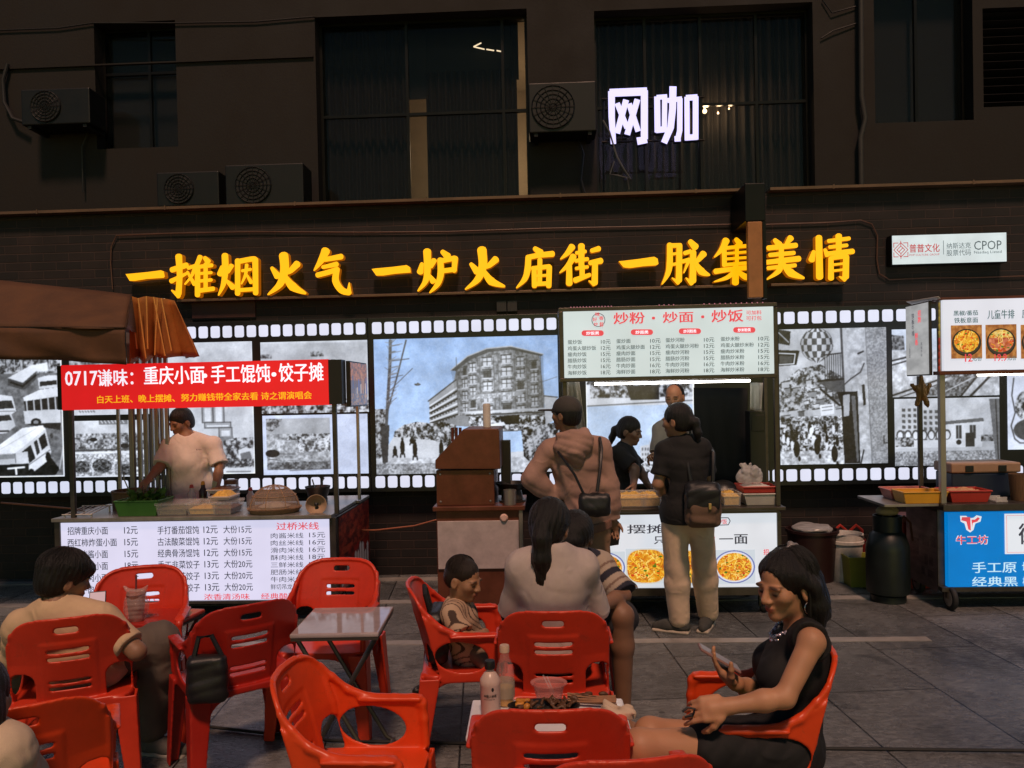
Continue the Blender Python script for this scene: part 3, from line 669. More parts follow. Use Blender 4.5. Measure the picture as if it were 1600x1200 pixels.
for yy in (155, 222): a, b_ = P(940, yy, FY-.38), P(1100, yy-3, FY-.38); fr.tube([a, b_], .01, 6)
for xx in (943, 1092): a, b_ = P(xx, 150, FY-.36), P(xx, 300, FY-.36); fr.tube([a, b_], .012, 6)
fr.build('frame', darkframe, cafe)
cb = MB()
cb.tube([P(942, 188, FY-.6), P(952, 205, FY-.6), P(958, 225, FY-.6), P(964, 245, FY-.6), P(975, 265, FY-.6), P(985, 280, FY-.55)], .009, 6)
cb.tube([P(960, 252, FY-.6), P(953, 272, FY-.6), P(965, 274, FY-.6), P(980, 278, FY-.6), P(983, 296, FY-.55)], .006, 6)
cb.build('cable', mat('grey_cable', (.12, .12, .12), .4), cafe, smooth=True)
# ---------------------------------------------------------------- small white company sign
cs = thing('company_sign', 'small white backlit company sign with red emblem on the dark brick wall', 'sign', (3.6, WY, 2.75))
x0, x1, z0, z1 = rect(1394, 366, 1572, 411, WY-.1); SY = WY-.102
MB().box((x0-.008, WY-.1, z0-.008), (x1+.008, WY-.005, z1+.008)).build('box', darkframe, cs, bevel=.004)
MB().box((x0, SY-.004, z0), (x1, SY+.002, z1)).build('face', emis('sign_white', (.60, .70, .72), 1.0, base=(.22, .22, .22), var=.12, vscale=6), cs)
W_ = x1-x0; H_ = z1-z0; red_t = emis('red_print', (.55, .05, .05), .8); gry_t = emis('grey_print', (.10, .13, .14), .7)
T = SY-.006
def fr_(u, v): return lambda a, c: (x0+W_*u+a, T, z0+H_*v+c)
lettering([tr('普普文化', 1421, 381, 1468, 394, T, .012), tr('POP CULTURE GROUP', 1421, 396.5, 1468, 399.5, T, 0)], red_t, cs)
lettering([tr('纳斯达克', 1479, 379, 1517, 388.5, T, .004), tr('股票代码', 1479, 390, 1517, 399.5, T, .004), tr('CPOP', 1522, 376, 1565, 390, T, .004), tr('Nasdaq Listed', 1522, 391.5, 1565, 397, T, .002)], gry_t, cs)
MB().box((x0+W_*.446, T-.001, z0+H_*.3), (x0+W_*.450, T, z0+H_*.78)).build('divider', gry_t, cs)
em = MB(); c0 = (x0+W_*.073, z0+H_*.5); q = H_*.24
def bar(a, b_, w=.006):
    a = np.array(a)*q+c0; b_ = np.array(b_)*q+c0; d = b_-a; L = np.hypot(*d); n_ = np.array((-d[1], d[0]))/L*w/2; d = d/L*w/2; a = a-d; b_ = b_+d
    em.add([(a[0]+n_[0], T, a[1]+n_[1]), (b_[0]+n_[0], T, b_[1]+n_[1]), (b_[0]-n_[0], T, b_[1]-n_[1]), (a[0]-n_[0], T, a[1]-n_[1])], [(0, 1, 2, 3)])
for sx in (-1, 1):
    for sy in (-1, 1):
        bar((sx, sy), (sx*.4, sy)); bar((sx, sy), (sx, sy*.4)); bar((sx*1.0, 0), (0, sy*1.05)); bar((sx*.55, 0), (0, sy*.55))
bar((0, -1.25), (0, -.5)); bar((0, .5), (0, 1.25)); bar((-.3, -.3), (.3, .3))
em.build('emblem', red_t, cs)

cbm = mat('facade_cable', (.012, .012, .012), .5)
def facade_cable(pts, r, lab):
    o = MB().tube([P(px, py, Y) for (px, py, Y) in pts], r, 6).build('wall_cable', cbm, smooth=True); tag(o, lab, 'cable', 'cables on the upper facade')
facade_cable([(-20, 48, FY-.02), (90, 44, FY-.02), (145, 36, FY-.02), (280, 36, FY-.02), (400, 34, FY-.02), (492, 26, FY-.02)], .008, 'long thin cable sagging past the top of the small window')
facade_cable([(1285, 0, FY-.02), (1300, 20, FY-.03), (1345, 8, FY-.02)], .007, 'short cable hooked across the wall right of the big window')
facade_cable([(1283, 60, FY-.02), (1302, 48, FY-.03), (1340, 36, FY-.02), (1345, 30, FY-.02)], .007, 'second cable looped to the grey downpipe')
facade_cable([(900, 206, FY-.05), (912, 240, FY-.05), (908, 280, FY-.05), (915, 306, FY-.05)], .010, 'black hose dropping below the air conditioner between the big windows')
facade_cable([(130, 170, FY-.05), (140, 200, FY-.05), (128, 230, FY-.05), (130, 300, FY-.05)], .009, 'black hose dropping below the small air conditioner')
jb = thing('junction_box', 'small grey junction box on the brick wall under the slogan', 'junction box', P(785, 477, WY-.03)); x0, x1, z0, z1 = rect(776, 470, 808, 487, WY-.04)
MB().box((x0, WY-.05, z0), ((x0+x1)/2-.004, WY, z1)).build('box', pm, jb, bevel=.004); MB().box(((x0+x1)/2+.004, WY-.05, z0), (x1, WY, z1)).build('cover', pm, jb, bevel=.004)
pl = thing('old_sign_plate', 'faint reddish plate on the dark brick wall above the film strip at left', 'sign', P(330, 478, WY)); x0, x1, z0, z1 = rect(301, 468, 400, 497, WY)
MB().box((x0, WY-.02, z0), (x1, WY-.001, z1)).build('plate', mat('faded_red_plate', (.05, .016, .012), .6, var=.4, vscale=6), pl, bevel=.003)
fd_ = MB().box((x0-.012, WY-.024, z0-.012), (x1+.012, WY-.0205, z0-.001)).box((x0-.012, WY-.024, z1+.001), (x1+.012, WY-.0205, z1+.012)).build('frame', darkframe, pl)
# ================================================================ THE FILM-STRIP LIGHT BOXES WITH OLD STREET PHOTOGRAPHS
filmblack = mat('film_black', (.012, .014, .015), .35, var=.2)
perf_m = emis('perforation_glow', (.70, .74, .92), 1.0, base=(.2, .2, .2), var=.10, vscale=3)
photo_m = attr_mat('printed_photograph', 1.0, .25)
photo_m.cycles.emission_sampling = 'NONE'
def A(x, y): return (.3083*x, 430+.3083*y)           # survey crops -> photograph units
def B(x, y): return (530+.3375*x, 400+.3375*y)
def C_(x, y): return (1060+.3375*x, 400+.3375*y)
def Z(x, y): return (.3375*x, 400+.3375*y)
def PL(cv, f, pts, c, al=1): cv.poly([f(*p) for p in pts], c, al)
def LN(cv, f, pts, w, c, al=1): cv.line([f(*p) for p in pts], w*(f(1, 0)[0]-f(0, 0)[0]), c, al)
def reg(cv, f, x0, y0, x1, y1): (a, b_), (c, d) = f(x0, y0), f(x1, y1); return (cv.X > a) & (cv.X < c) & (cv.Y > b_) & (cv.Y < d)
def pic_buses():
    cv = Canvas(-100, 536, 98, 746, 1.3, (.42, .43, .45)); f = A; al = np.ones_like(cv.X, bool)
    cv.noise(al, .34, .5, 5, 1)
    cv.blobs(cv.Y < A(0, 500)[1], .15, .75, 4, 2)
    for k in range(14): LN(cv, f, [(-320+k*44, 330+k*5), (-315+k*44, 470)], 6, .2+.5*(k % 2))
    PL(cv, f, [(45,522),(160,462),(245,448),(248,495),(188,492),(120,548)], .88); PL(cv, f, [(45,525),(120,548),(188,492),(188,530),(125,585),(45,560)], .25); LN(cv, f, [(60,545),(118,566),(185,512)], 10, .08)
    PL(cv, f, [(195,525),(250,512),(292,515),(292,575),(200,582)], .86); PL(cv, f, [(205,545),(290,538),(290,560),(205,568)], .12)
    PL(cv, f, [(118,622),(205,584),(305,574),(305,618),(125,642)], .92); PL(cv, f, [(122,642),(305,620),(305,686),(128,692)], .1)
    for k in range(5): LN(cv, f, [(135+k*36, 640-k*5), (138+k*36, 690)], 7, .8)
    PL(cv, f, [(118,690),(305,684),(305,752),(125,756)], .82); cv.ell(*A(180,748), 8, 6, .06); cv.ell(*A(180,748), 4, 3, .5); PL(cv, f, [(130,757),(305,752),(300,790),(190,770)], .12)
    PL(cv, f, [(-60,620),(0,605),(65,615),(82,690),(60,705),(-60,700)], .85); PL(cv, f, [(-60,640),(60,635),(72,675),(-60,680)], .15); LN(cv, f, [(-60,690),(75,690)], 5, .5)
    PL(cv, f, [(-80,705),(55,698),(78,765),(30,800),(-80,812)], .8); PL(cv, f, [(-70,715),(48,708),(60,735),(-70,745)], .14); LN(cv, f, [(-80,790),(40,790)], 8, .1)
    for i in range(4):
        PL(cv, f, [(-330+i*66,560+i*34),(-260+i*66,540+i*34),(-230+i*66,560+i*34),(-235+i*66,640+i*30),(-325+i*66,650+i*30)], .84); PL(cv, f, [(-322+i*66,585+i*34),(-240+i*66,570+i*34),(-240+i*66,605+i*34),(-322+i*66,618+i*34)], .12)
    PL(cv, f, [(-30,875),(110,776),(212,764),(228,784),(72,902),(-30,908)], .95); LN(cv, f, [(0,880),(180,780)], 3, .75)
    PL(cv, f, [(72,902),(228,785),(252,898),(240,945),(140,1012),(132,958)], .84)
    PL(cv, f, [(84,912),(150,862),(172,930),(140,955),(132,900)], .1); PL(cv, f, [(166,848),(182,836),(196,900),(180,915)], .15); PL(cv, f, [(190,830),(222,802),(236,865),(206,890)], .1)
    LN(cv, f, [(135,965),(245,890)], 4, .4); cv.ell(*A(236,925), 4, 8, .05); cv.ell(*A(150,1005), 5, 7, .05); cv.ell(*A(256,818), 2.4, 4, .2)
    PL(cv, f, [(-60,908),(72,902),(134,894),(138,955),(8,962),(-60,962)], .78); LN(cv, f, [(70,905),(72,950)], 4, .35); PL(cv, f, [(-60,912),(68,906),(68,930),(-60,935)], .55)
    PL(cv, f, [(-60,962),(136,956),(138,1016),(-60,1022)], .06); LN(cv, f, [(32,980),(114,974)], 9, .95); LN(cv, f, [(72,978),(74,1008)], 10, .95)
    PL(cv, f, [(142,1014),(252,930),(292,985),(270,1016),(180,1026)], .04); LN(cv, f, [(292,985),(312,880)], 6, .7)
    cv.put((cv.X > 95) | (cv.Y > 743.5), .93); return cv
def pic_townscape():
    cv = Canvas(109, 657, 232, 745, 1.5, (.78, .8, .84)); f = A; al = np.ones_like(cv.X, bool)
    cv.noise(al, .72, .86, 18, 3); PL(cv, f, [(505,728),(650,728),(650,758),(505,758)], .45); lettering_ = [(515+18*k) for k in range(7)]
    for x in lettering_: LN(cv, f, [(x, 738), (x+8, 750)], 5, .85)
    cv.noise(reg(cv, f, 0, 802, 800, 892), .2, .85, 3, 4); cv.ell(*A(475, 832), 6, 3, .12); cv.ell(*A(632, 866), 7, 4, .1); LN(cv, f, [(355,888),(760,880)], 8, .25); LN(cv, f, [(355,900),(760,894)], 8, .9)
    cv.blobs(reg(cv, f, 0, 905, 800, 1020), .45, .92, 3, 5)
    for (x, y, r) in ((410,970,13),(515,965,15),(640,985,12),(700,950,9)): cv.noise(cv.emask(*A(x, y), r, r*.75), .04, .55, 2, 6+x)
    cv.put((cv.Y > 743) | (cv.X < 110), .9); return cv
def pic_caption():
    cv = Canvas(109, 560, 232, 648, 1.2, (.76, .78, .82)); f = A
    cv.noise(cv.Y < 625, .3, .8, 5, 8); cv.put(cv.Y > 634, .84)
    for k in range(6): LN(cv, f, [(400+k*14, 683), (406+k*14, 689)], 5, .3)
    return cv
def pic_tower():
    cv = Canvas(240, 535, 396, 741, 1.3, (.78, .8, .83)); f = Z
    cv.noise(np.ones_like(cv.X, bool), .74, .84, 30, 9)
    for (x0, y0, x1, y1) in ((935,690,985,770),(985,680,1035,775),(945,770,1065,795),(1010,795,1070,840)):
        PL(cv, f, [(x0,y0),(x1,y0),(x1,y1),(x0,y1)], .62)
        PL(cv, f, [(x0+10,y0+12),(x1-10,y0+12),(x1-10,y1-6),(x0+10,y1-6)], .86)
        LN(cv, f, [(x0,y0),(x1,y0),(x1,y1),(x0,y1),(x0,y0)], 4, .25)
    PL(cv, f, [(1015,840),(1075,835),(1078,900),(1020,905)], .5); LN(cv, f, [(930,690),(1045,683)], 6, .3)
    cv.blobs(cv.pmask([f(*p) for p in [(710,930),(900,880),(1010,860),(1090,842),(1180,842),(1180,985),(710,985)]]), .12, .8, 4, 11)
    PL(cv, f, [(1095,900),(1130,885),(1170,900),(1172,950),(1100,955)], .8); PL(cv, f, [(1105,915),(1150,905),(1160,945),(1110,945)], .4)
    cv.blobs(reg(cv, f, 700, 940, 1180, 975), .1, .7, 3, 12)
    cv.put(reg(cv, f, 700, 978, 1180, 1100), .82); cv.line([Z(1040, 998), Z(1150, 998)], 1.4, .35)
    cv.put((cv.X > 394) | (cv.Y > 739), .93); return cv
def pic_greysky():
    cv = Canvas(408, 533, 575, 645, 1.2, (.7, .71, .73)); f = Z
    cv.noise(np.ones_like(cv.X, bool), .66, .76, 30, 13); cv.blobs(reg(cv, f, 1200, 450, 1260, 470), .2, .7, 3, 14); cv.blobs(reg(cv, f, 1440, 440, 1500, 465), .15, .7, 3, 15)
    cv.blobs(cv.Y > 622, .08, .85, 4, 16); cv.put(cv.Y < 536, .8); return cv
def pic_lake():
    cv = Canvas(411, 648, 575, 741, 1.5, (.80, .82, .88)); f = Z
    m = reg(cv, f, 1236, 750, 1530, 985); cv.noise(m, .62, .72, 20, 17)
    cv.blobs(cv.pmask([f(*p) for p in [(1236,750),(1310,752),(1295,785),(1260,810),(1236,800)]]), .25, .7, 3, 18)
    m2 = reg(cv, f, 1236, 822, 1530, 985); cv.noise(m2, .45, .82, 4, 19)
    cv.blobs(reg(cv, f, 1330, 822, 1530, 850), .2, .85, 3, 20); cv.blobs(reg(cv, f, 1380, 850, 1530, 905), .25, .9, 4, 21)
    for k in range(22):
        r = np.random.default_rng(50+k); x = 1240+r.random()*250; y = 850+r.random()*120; LN(cv, f, [(x, y), (x+20+r.random()*60, y+r.random()*6-3)], 4, .25+.65*r.random())
    cv.ell(*Z(1262, 910), 11, 6, .1); cv.noise(reg(cv, f, 1236, 950, 1530, 985), .2, .6, 3, 23)
    cv.line([Z(1340, 990), Z(1520, 984)], 1.3, .3, .8); return cv
def pic_corner_building():
    cv = Canvas(586, 527, 873, 739, 1.5, (.7, .78, .88)); f = B
    cv.grad((.60, .70, .83), (.74, .82, .91)); n = vnoise(cv.h, cv.w, 60, 24)[..., None]; cv.a = cv.a*(.93+.13*n)
    # building body
    PL(cv, f, [(418,668),(535,580),(548,520),(600,470),(690,440),(800,432),(930,465),(948,650),(950,790),(600,790),(420,775)], .52)
    cv.noise(cv.pmask([f(*p) for p in [(548,525),(610,478),(700,450),(800,440),(930,470),(945,720),(560,735)]]), .36, .66, 3, 25)
    PL(cv, f, [(418,668),(545,575),(560,735),(420,770)], .62)
    PL(cv, f, [(522,528),(600,466),(690,432),(800,424),(948,464),(940,472),(800,440),(700,448),(612,482),(545,532)], .30); LN(cv, f, [(522,527),(600,465),(690,431),(800,423),(948,463)], 5, .72)
    LN(cv, f, [(415,668),(545,572)], 6, .25)
    for k in range(4):
        y0 = 690+k*24; y1 = 610+k*36; LN(cv, f, [(422,y0),(548,y1)], 7, .85); LN(cv, f, [(422,y0+9),(548,y1+14)], 8, .14)
    for ci, (x, w_, t) in enumerate(((585,18,47),(622,24,30),(690,38,5),(778,40,-5),(842,30,2),(905,24,20))):
        for k in range(5):
            y = 472+t+k*56+(0 if ci < 4 else 4)
            if y > 730: continue
            PL(cv, f, [(x-w_/2,y),(x+w_/2,y-2),(x+w_/2,y+32),(x-w_/2,y+34)], .78 if (ci*2+k) % 5 else .28); LN(cv, f, [(x,y),(x,y+32)], 3, .2); LN(cv, f, [(x-w_/2,y+15),(x+w_/2,y+14)], 3, .2)
            LN(cv, f, [(x-w_/2-4,y-4),(x+w_/2+4,y-6)], 4, .2); LN(cv, f, [(x-w_/2-4,y+37),(x+w_/2+4,y+35)], 5, .8)
    for x in (548, 655, 720, 740, 815, 870, 935): LN(cv, f, [(x, 470), (x+4, 730)], 3, .36)
    LN(cv, f, [(610,655),(840,640)], 22, .62); 
    for k in range(9): cv.noise(cv.emask(*B(622+k*24, 655-k*1.6), 3.0, 3.6), .5, .9, 2, 300+k)
    LN(cv, f, [(590,725),(950,715)], 12, .8); LN(cv, f, [(590,738),(950,728)], 6, .2)
    PL(cv, f, [(600,745),(960,735),(965,810),(600,820)], .3); cv.blobs(reg(cv, f, 600, 742, 970, 810), .06, .85, 3.5, 26)
    PL(cv, f, [(745,745),(835,738),(830,780),(750,785)], .05); PL(cv, f, [(650,790),(760,770),(770,785),(655,806)], .9)
    PL(cv, f, [(948,650),(1005,660),(1010,760),(952,790)], .66); LN(cv, f, [(948,655),(1010,662)], 5, .25)
    mb = cv.pmask([f(*p) for p in [(522,528),(600,466),(690,432),(800,424),(948,464),(950,735),(560,740)]]); sh_ = .78+.34*np.exp(-((cv.X-B(700,0)[0])/42)**2); cv.a[mb] *= sh_[mb][:, None]
    for k in range(4):
        for i in range(9):
            u = (i+.5)/9; x = 424+u*118; y = (690+k*24)*(1-u)+(610+k*36)*u; PL(cv, f, [(x-4,y+12),(x+3,y+10),(x+3,y+20+6*u),(x-4,y+20+5*u)], .22)
    # wires and bird
    LN(cv, f, [(940,590),(1010,568)], 2, .35); cv.ell(*B(366, 590), 5, 1.8, .3); cv.ell(*B(368, 588), 2, 2, .35)
    # trees, crowd line
    cv.blobs(cv.pmask([f(*p) for p in [(255,805),(300,775),(360,762),(420,770),(480,765),(540,780),(560,930),(500,925),(440,860),(250,830)]]), .08, .8, 4, 27)
    cv.blobs(reg(cv, f, 165, 700, 225, 940), .1, .7, 4, 28)
    PL(cv, f, [(165,960),(250,830),(440,850),(560,920),(1015,900),(1015,1005),(165,1005)], .8); cv.noise(cv.Y > B(0, 930)[1], .66, .9, 5, 29)
    cv.noise(reg(cv, f, 165, 955, 460, 1005), .4, .75, 2.5, 30)
    cv.blobs(cv.pmask([f(*p) for p in [(840,800),(1015,775),(1015,880),(960,960),(900,985),(850,930)]]), .03, .72, 5, 31)
    # pylon / tree trunk
    for (p, w_) in (([(205,950),(222,720),(240,500),(245,385)], 14), ([(222,720),(270,560),(318,385)], 7), ([(232,620),(345,515)], 3), ([(235,480),(330,470)], 4), ([(230,560),(300,545)], 3)): LN(cv, f, p, w_, .3)
    for k in range(30):
        r = np.random.default_rng(90+k); t = r.random(); LN(cv, f, [(222+20*t, 720-330*t), (222+20*t+80*(r.random()-.3), 720-330*t-40*r.random())], 2.5, .35+.3*r.random())
    for k in range(9): LN(cv, f, [(236, 410+k*34), (300-k*7, 400+k*34)], 3, .45)
    PL(cv, f, [(192,780),(232,775),(220,950),(195,950)], .2)
    for (x, y, h) in ((290,880,75),(348,890,80),(255,900,40),(335,850,30),(470,890,70),(510,880,60)): cv.ell(*B(x, y), 3.6, h*.16, .07); cv.ell(*B(x, y-h*.52), 2, 2.2, .1); LN(cv, f, [(x-8,y+h*.4),(x-10,y+h*.6)], 6, .1); LN(cv, f, [(x+8,y+h*.4),(x+10,y+h*.6)], 6, .1)
    return cv
def pic_bay():
    cv = Canvas(916, 520, 1085, 737, 1.3, (.72, .79, .87)); f = B
    cv.grad((.70, .76, .84), (.76, .82, .88)); n = vnoise(cv.h, cv.w, 40, 33)[..., None]; cv.a = cv.a*(.93+.13*n)
    cv.blobs(cv.Y < B(0, 655)[1], .12, .8, 5, 34); cv.put(reg(cv, f, 1100, 655, 1700, 690), .82); LN(cv, f, [(1145,690),(1640,672)], 5, .35); PL(cv, f, [(1330,600),(1480,600),(1480,665),(1350,665)], .1)
    cv.put(reg(cv, f, 1100, 590, 1165, 680), .84)
    for (x, y, w_, h) in ((1390,880,40,95),(1430,860,45,120),(1475,890,40,90),(1530,870,60,120)):
        PL(cv, f, [(x,y),(x+w_,y-8),(x+w_,y+h),(x,y+h)], .8)
        for i in range(4):
            for j in range(3): PL(cv, f, [(x+6+j*w_/3,y+8+i*24),(x+6+j*w_/3+7,y+7+i*24),(x+6+j*w_/3+7,y+19+i*24),(x+6+j*w_/3,y+20+i*24)], .4)
    cv.blobs(reg(cv, f, 1150, 965, 1640, 1000), .2, .8, 3, 35)
    cv.put(cv.X > 1081.5, .97); cv.put(cv.X < 917.5, .95); return cv
def pic_balloon_street():
    cv = Canvas(1218, 513, 1386, 725, 1.5, (.72, .74, .77)); f = C_
    cv.noise(np.ones_like(cv.X, bool), .66, .78, 25, 36)
    PL(cv, f, [(468,335),(525,345),(520,410),(468,400)], .12); LN(cv, f, [(470,350),(515,395)], 5, .7)
    PL(cv, f, [(468,430),(565,435),(550,500),(468,505)], .08); LN(cv, f, [(468,445),(545,450),(538,495),(468,498)], 5, .85); PL(cv, f, [(472,455),(535,460),(530,490),(472,492)], .25)
    # hillside houses and crowd
    cv.blobs(cv.pmask([f(*p) for p in [(468,590),(560,520),(660,500),(760,560),(760,700),(468,720)]]), .16, .78, 4, 37)
    for k in range(26):
        r = np.random.default_rng(130+k); x = 475+r.random()*260; y = 560+r.random()*190; w_ = 18+r.random()*26; h = 12+r.random()*14
        PL(cv, f, [(x,y),(x+w_,y-4),(x+w_,y+h),(x,y+h)], .2+.65*r.random()); LN(cv, f, [(x-3,y),(x+w_+3,y-5)], 3, .1)
    cv.blobs(reg(cv, f, 468, 740, 760, 905), .08, .88, 3.2, 38); cv.noise(reg(cv, f, 468, 900, 760, 965), .55, .9, 4, 39)
    for k in range(24):
        r = np.random.default_rng(170+k); x = 480+r.random()*260; y = 790+r.random()*90; c = .05 if r.random() < .55 else .9
        cv.ell(*C_(x, y), 2.6, 7, c); cv.ell(*C_(x, y-26), 1.6, 1.8, .12)
    for (x, y) in ((545,890),(640,880),(720,915)): cv.ell(*C_(x, y), 5, 13, .05); cv.ell(*C_(x, y-48), 2.6, 3, .1); cv.ell(*C_(x+12, y+45), 2, 4, .08)
    PL(cv, f, [(655,690),(720,682),(722,730),(660,738)], .9); LN(cv, f, [(665,700),(712,695)], 3, .3); LN(cv, f, [(665,715),(712,710)], 3, .4)
    # balloon
    cx, cy = 645, 410; rx, ry = 76, 78
    m = cv.emask(*C_(cx, cy), rx*.3375, ry*.3375) | cv.pmask([f(*p) for p in [(575,440),(716,440),(672,492),(640,492)]])
    u = (cv.X-C_(cx, 0)[0])/(rx*.3375); v = (cv.Y-C_(0, cy)[1])/(ry*.3375); ang = np.arcsin(np.clip(u/np.sqrt(np.clip(1.02-v*v, .05, 1)), -1, 1))
    ch = ((np.floor(ang*3.2+10)+np.floor(v*2.6+10)) % 2); cv.a[m] = (np.where(ch[m] > 0, .82, .3)*(1-.25*np.abs(u[m])))[:, None]
    # right building wall, balcony and door
    PL(cv, f, [(760,330),(970,330),(970,965),(840,965),(765,560)], .7); cv.noise(cv.pmask([f(*p) for p in [(870,330),(970,330),(970,965),(890,965)]]), .45, .68, 2, 40); LN(cv, f, [(868,330),(892,965)], 6, .45); cv.noise(cv.pmask([f(*p) for p in [(775,330),(868,330),(890,965),(840,965),(800,620)]]), .6, .78, 6, 41)
    LN(cv, f, [(765,600),(800,570),(845,540),(862,500)], 6, .2); LN(cv, f, [(858,445),(835,455)], 8, .1); PL(cv, f, [(850,600),(862,595),(868,690),(856,695)], .1); LN(cv, f, [(758,330),(765,560),(770,700)], 10, .25)
    for k in range(8): LN(cv, f, [(682+k*10, 455), (682+k*10, 570)], 3, .12)
    LN(cv, f, [(678,458),(760,450)], 5, .1); LN(cv, f, [(650,578),(765,570)], 9, .08); PL(cv, f, [(650,582),(765,575),(760,640),(700,620)], .3); LN(cv, f, [(660,615),(745,690)], 10, .1)
    PL(cv, f, [(735,630),(830,628),(838,960),(765,962),(755,700)], .06); PL(cv, f, [(762,645),(795,640),(790,740),(765,745)], .65); PL(cv, f, [(800,650),(820,648),(832,950),(822,955)], .35)
    LN(cv, f, [(948,835),(948,870),(962,868)], 5, .15); LN(cv, f, [(840,965),(855,900)], 6, .1); return cv
def pic_rails():
    cv = Canvas(1394, 513, 1561, 619, 1.3, (.78, .80, .83)); f = C_
    cv.noise(cv.pmask([f(*p) for p in [(985,360),(1045,365),(1050,430),(985,430)]]), .1, .6, 3, 42); cv.noise(cv.Y > C_(0, 432)[1], .6, .85, 6, 43)
    for (p, w_) in (([(985,480),(1120,450)], 8), ([(985,500),(1100,470),(1130,500)], 6), ([(985,640),(1300,540)], 8), ([(1020,648),(1330,552)], 4), ([(1300,648),(1400,530)], 16), ([(1350,648),(1480,520)], 10)): LN(cv, f, p, w_, .08)
    cv.noise(cv.pmask([f(*p) for p in [(1100,640),(1280,560),(1380,555),(1300,648)]]), .12, .6, 3, 44); LN(cv, f, [(1200,640),(1370,560)], 4, .85); cv.blobs(reg(cv, f, 1230, 520, 1500, 560), .1, .8, 4, 45); return cv
def pic_gate():
    cv = Canvas(1398, 622, 1562, 727, 1.5, (.74, .75, .78)); f = C_
    cv.noise(np.ones_like(cv.X, bool), .68, .8, 22, 46)
    for (x0, x1, y0) in ((1030,1115,680),(1130,1200,690)):
        PL(cv, f, [(x0,y0),(x1,y0+18),(x1,880),(x0,880)], .74)
        for i in range(6):
            for j in range(3): PL(cv, f, [(x0+8+j*26,y0+22+i*26),(x0+22+j*26,y0+24+i*26),(x0+22+j*26,y0+38+i*26),(x0+8+j*26,y0+37+i*26)], .3)
    PL(cv, f, [(1205,765),(1415,755),(1405,885),(1205,888)], .82); PL(cv, f, [(1200,768),(1412,752),(1415,768),(1205,782)], .35)
    for x in (1285, 1350): PL(cv, f, [(x,785),(x+26,784),(x+26,845),(x,846)], .2); LN(cv, f, [(x+13,785),(x+13,845)], 3, .7)
    PL(cv, f, [(1330,820),(1370,818),(1370,882),(1330,884)], .15)
    for x in range(1010, 1240, 36): cv.ell(*C_(x+18, 825), 6, 8, .25); cv.ell(*C_(x+18, 828), 4, 6, .85)
    PL(cv, f, [(1005,850),(1240,850),(1240,888),(1005,888)], .8); cv.blobs(reg(cv, f, 1005, 835, 1090, 880), .1, .7, 3, 47)
    cv.put(reg(cv, f, 900, 885, 1500, 1000), .72); cv.noise(reg(cv, f, 900, 900, 1500, 1000), .35, .75, 2.2, 48); cv.blobs(reg(cv, f, 1400, 830, 1480, 860), .1, .6, 3, 49)
    cv.ell(*C_(1298, 862), 4, 4, .1); PL(cv, f, [(1440,665),(1490,665),(1490,965),(1470,965)], .4); LN(cv, f, [(1470,670),(1480,960)], 5, .15); return cv
def pic_portrait():
    cv = Canvas(1574, 540, 1760, 701, 1.2, (.84, .85, .88)); f = C_
    LN(cv, f, [(1555,560),(1545,640),(1560,720),(1540,780),(1556,840),(1580,860),(1640,862)], 5, .12); cv.blobs(cv.emask(*C_(1625, 690), 22, 26), .1, .8, 5, 51); cv.ell(*C_(1640, 800), 30, 18, .25)
    cv.noise(cv.X > C_(1660, 0)[0], .3, .8, 6, 52); return cv
SECT = [(-150, 577, 19.4, 'film-strip light box with old photographs of parked buses, behind the noodle cart'),
        (577, 879, 19.6, 'film-strip light box with an old photograph of a round-cornered building'),
        (879, 1780, 21.2, 'film-strip light box with a balloon street photograph, behind the right-hand stalls')]
PICS = [[pic_buses, pic_townscape, pic_caption, pic_tower, pic_greysky, pic_lake], [pic_corner_building], [pic_bay, pic_balloon_street, pic_rails, pic_gate, pic_portrait]]
ZT, ZB = 2.311, .897
for (p0, p1, pitch, lab), pics in zip(SECT, PICS):
    xa, xb = P(p0, 630, PY).x, P(p1, 630, PY).x
    t = thing('film_strip_lightbox', lab, 'light box', ((xa+xb)/2, PY+.07, .8), 'film-strip light boxes along the brick wall')
    MB().box((xa+.0015, PY, .805), (xb-.0015, WY-.003, 2.405)).build('board', filmblack, t, bevel=.003)
    pw = pitch*PY/FPX; n = int((xb-xa)/pw); off = ((xb-xa)-n*pw)/2
    for zc in (ZT, ZB):
        pf = MB()
        for k in range(n):
            cx = xa+off+(k+.5)*pw; hw, hh, r = pw*.385, .054, .018; pts = []
            for (sx, sz, a0) in ((1, 1, 0), (-1, 1, 90), (-1, -1, 180), (1, -1, 270)):
                for a in (0, 30, 60, 90): pts.append((cx+sx*(hw-r)+r*math.cos(R_(a0+a)), PY-.004, zc+sz*(hh-r)+r*math.sin(R_(a0+a))))
            pf.add(pts, [tuple(range(16))])
        pf.build('perforation_row', perf_m, t, fix=False)
    for pc in pics:
        cv = pc(); x0, x1, z0, z1 = rect(*cv.b, PY-.006); gr = vnoise(cv.h, cv.w, 2.0, 99, 2)[..., None]; cv.a = ((cv.a-.5)*1.06+.535)*(.94+.12*gr)
        cv.a = cv.a*np.array((.95, .98, 1.04))
        me = cv.mesh('photo_print', lambda u, v: (x0+(x1-x0)*u, PY-.006, z1+(z0-z1)*v), True); link('photo_print', me, photo_m, t)
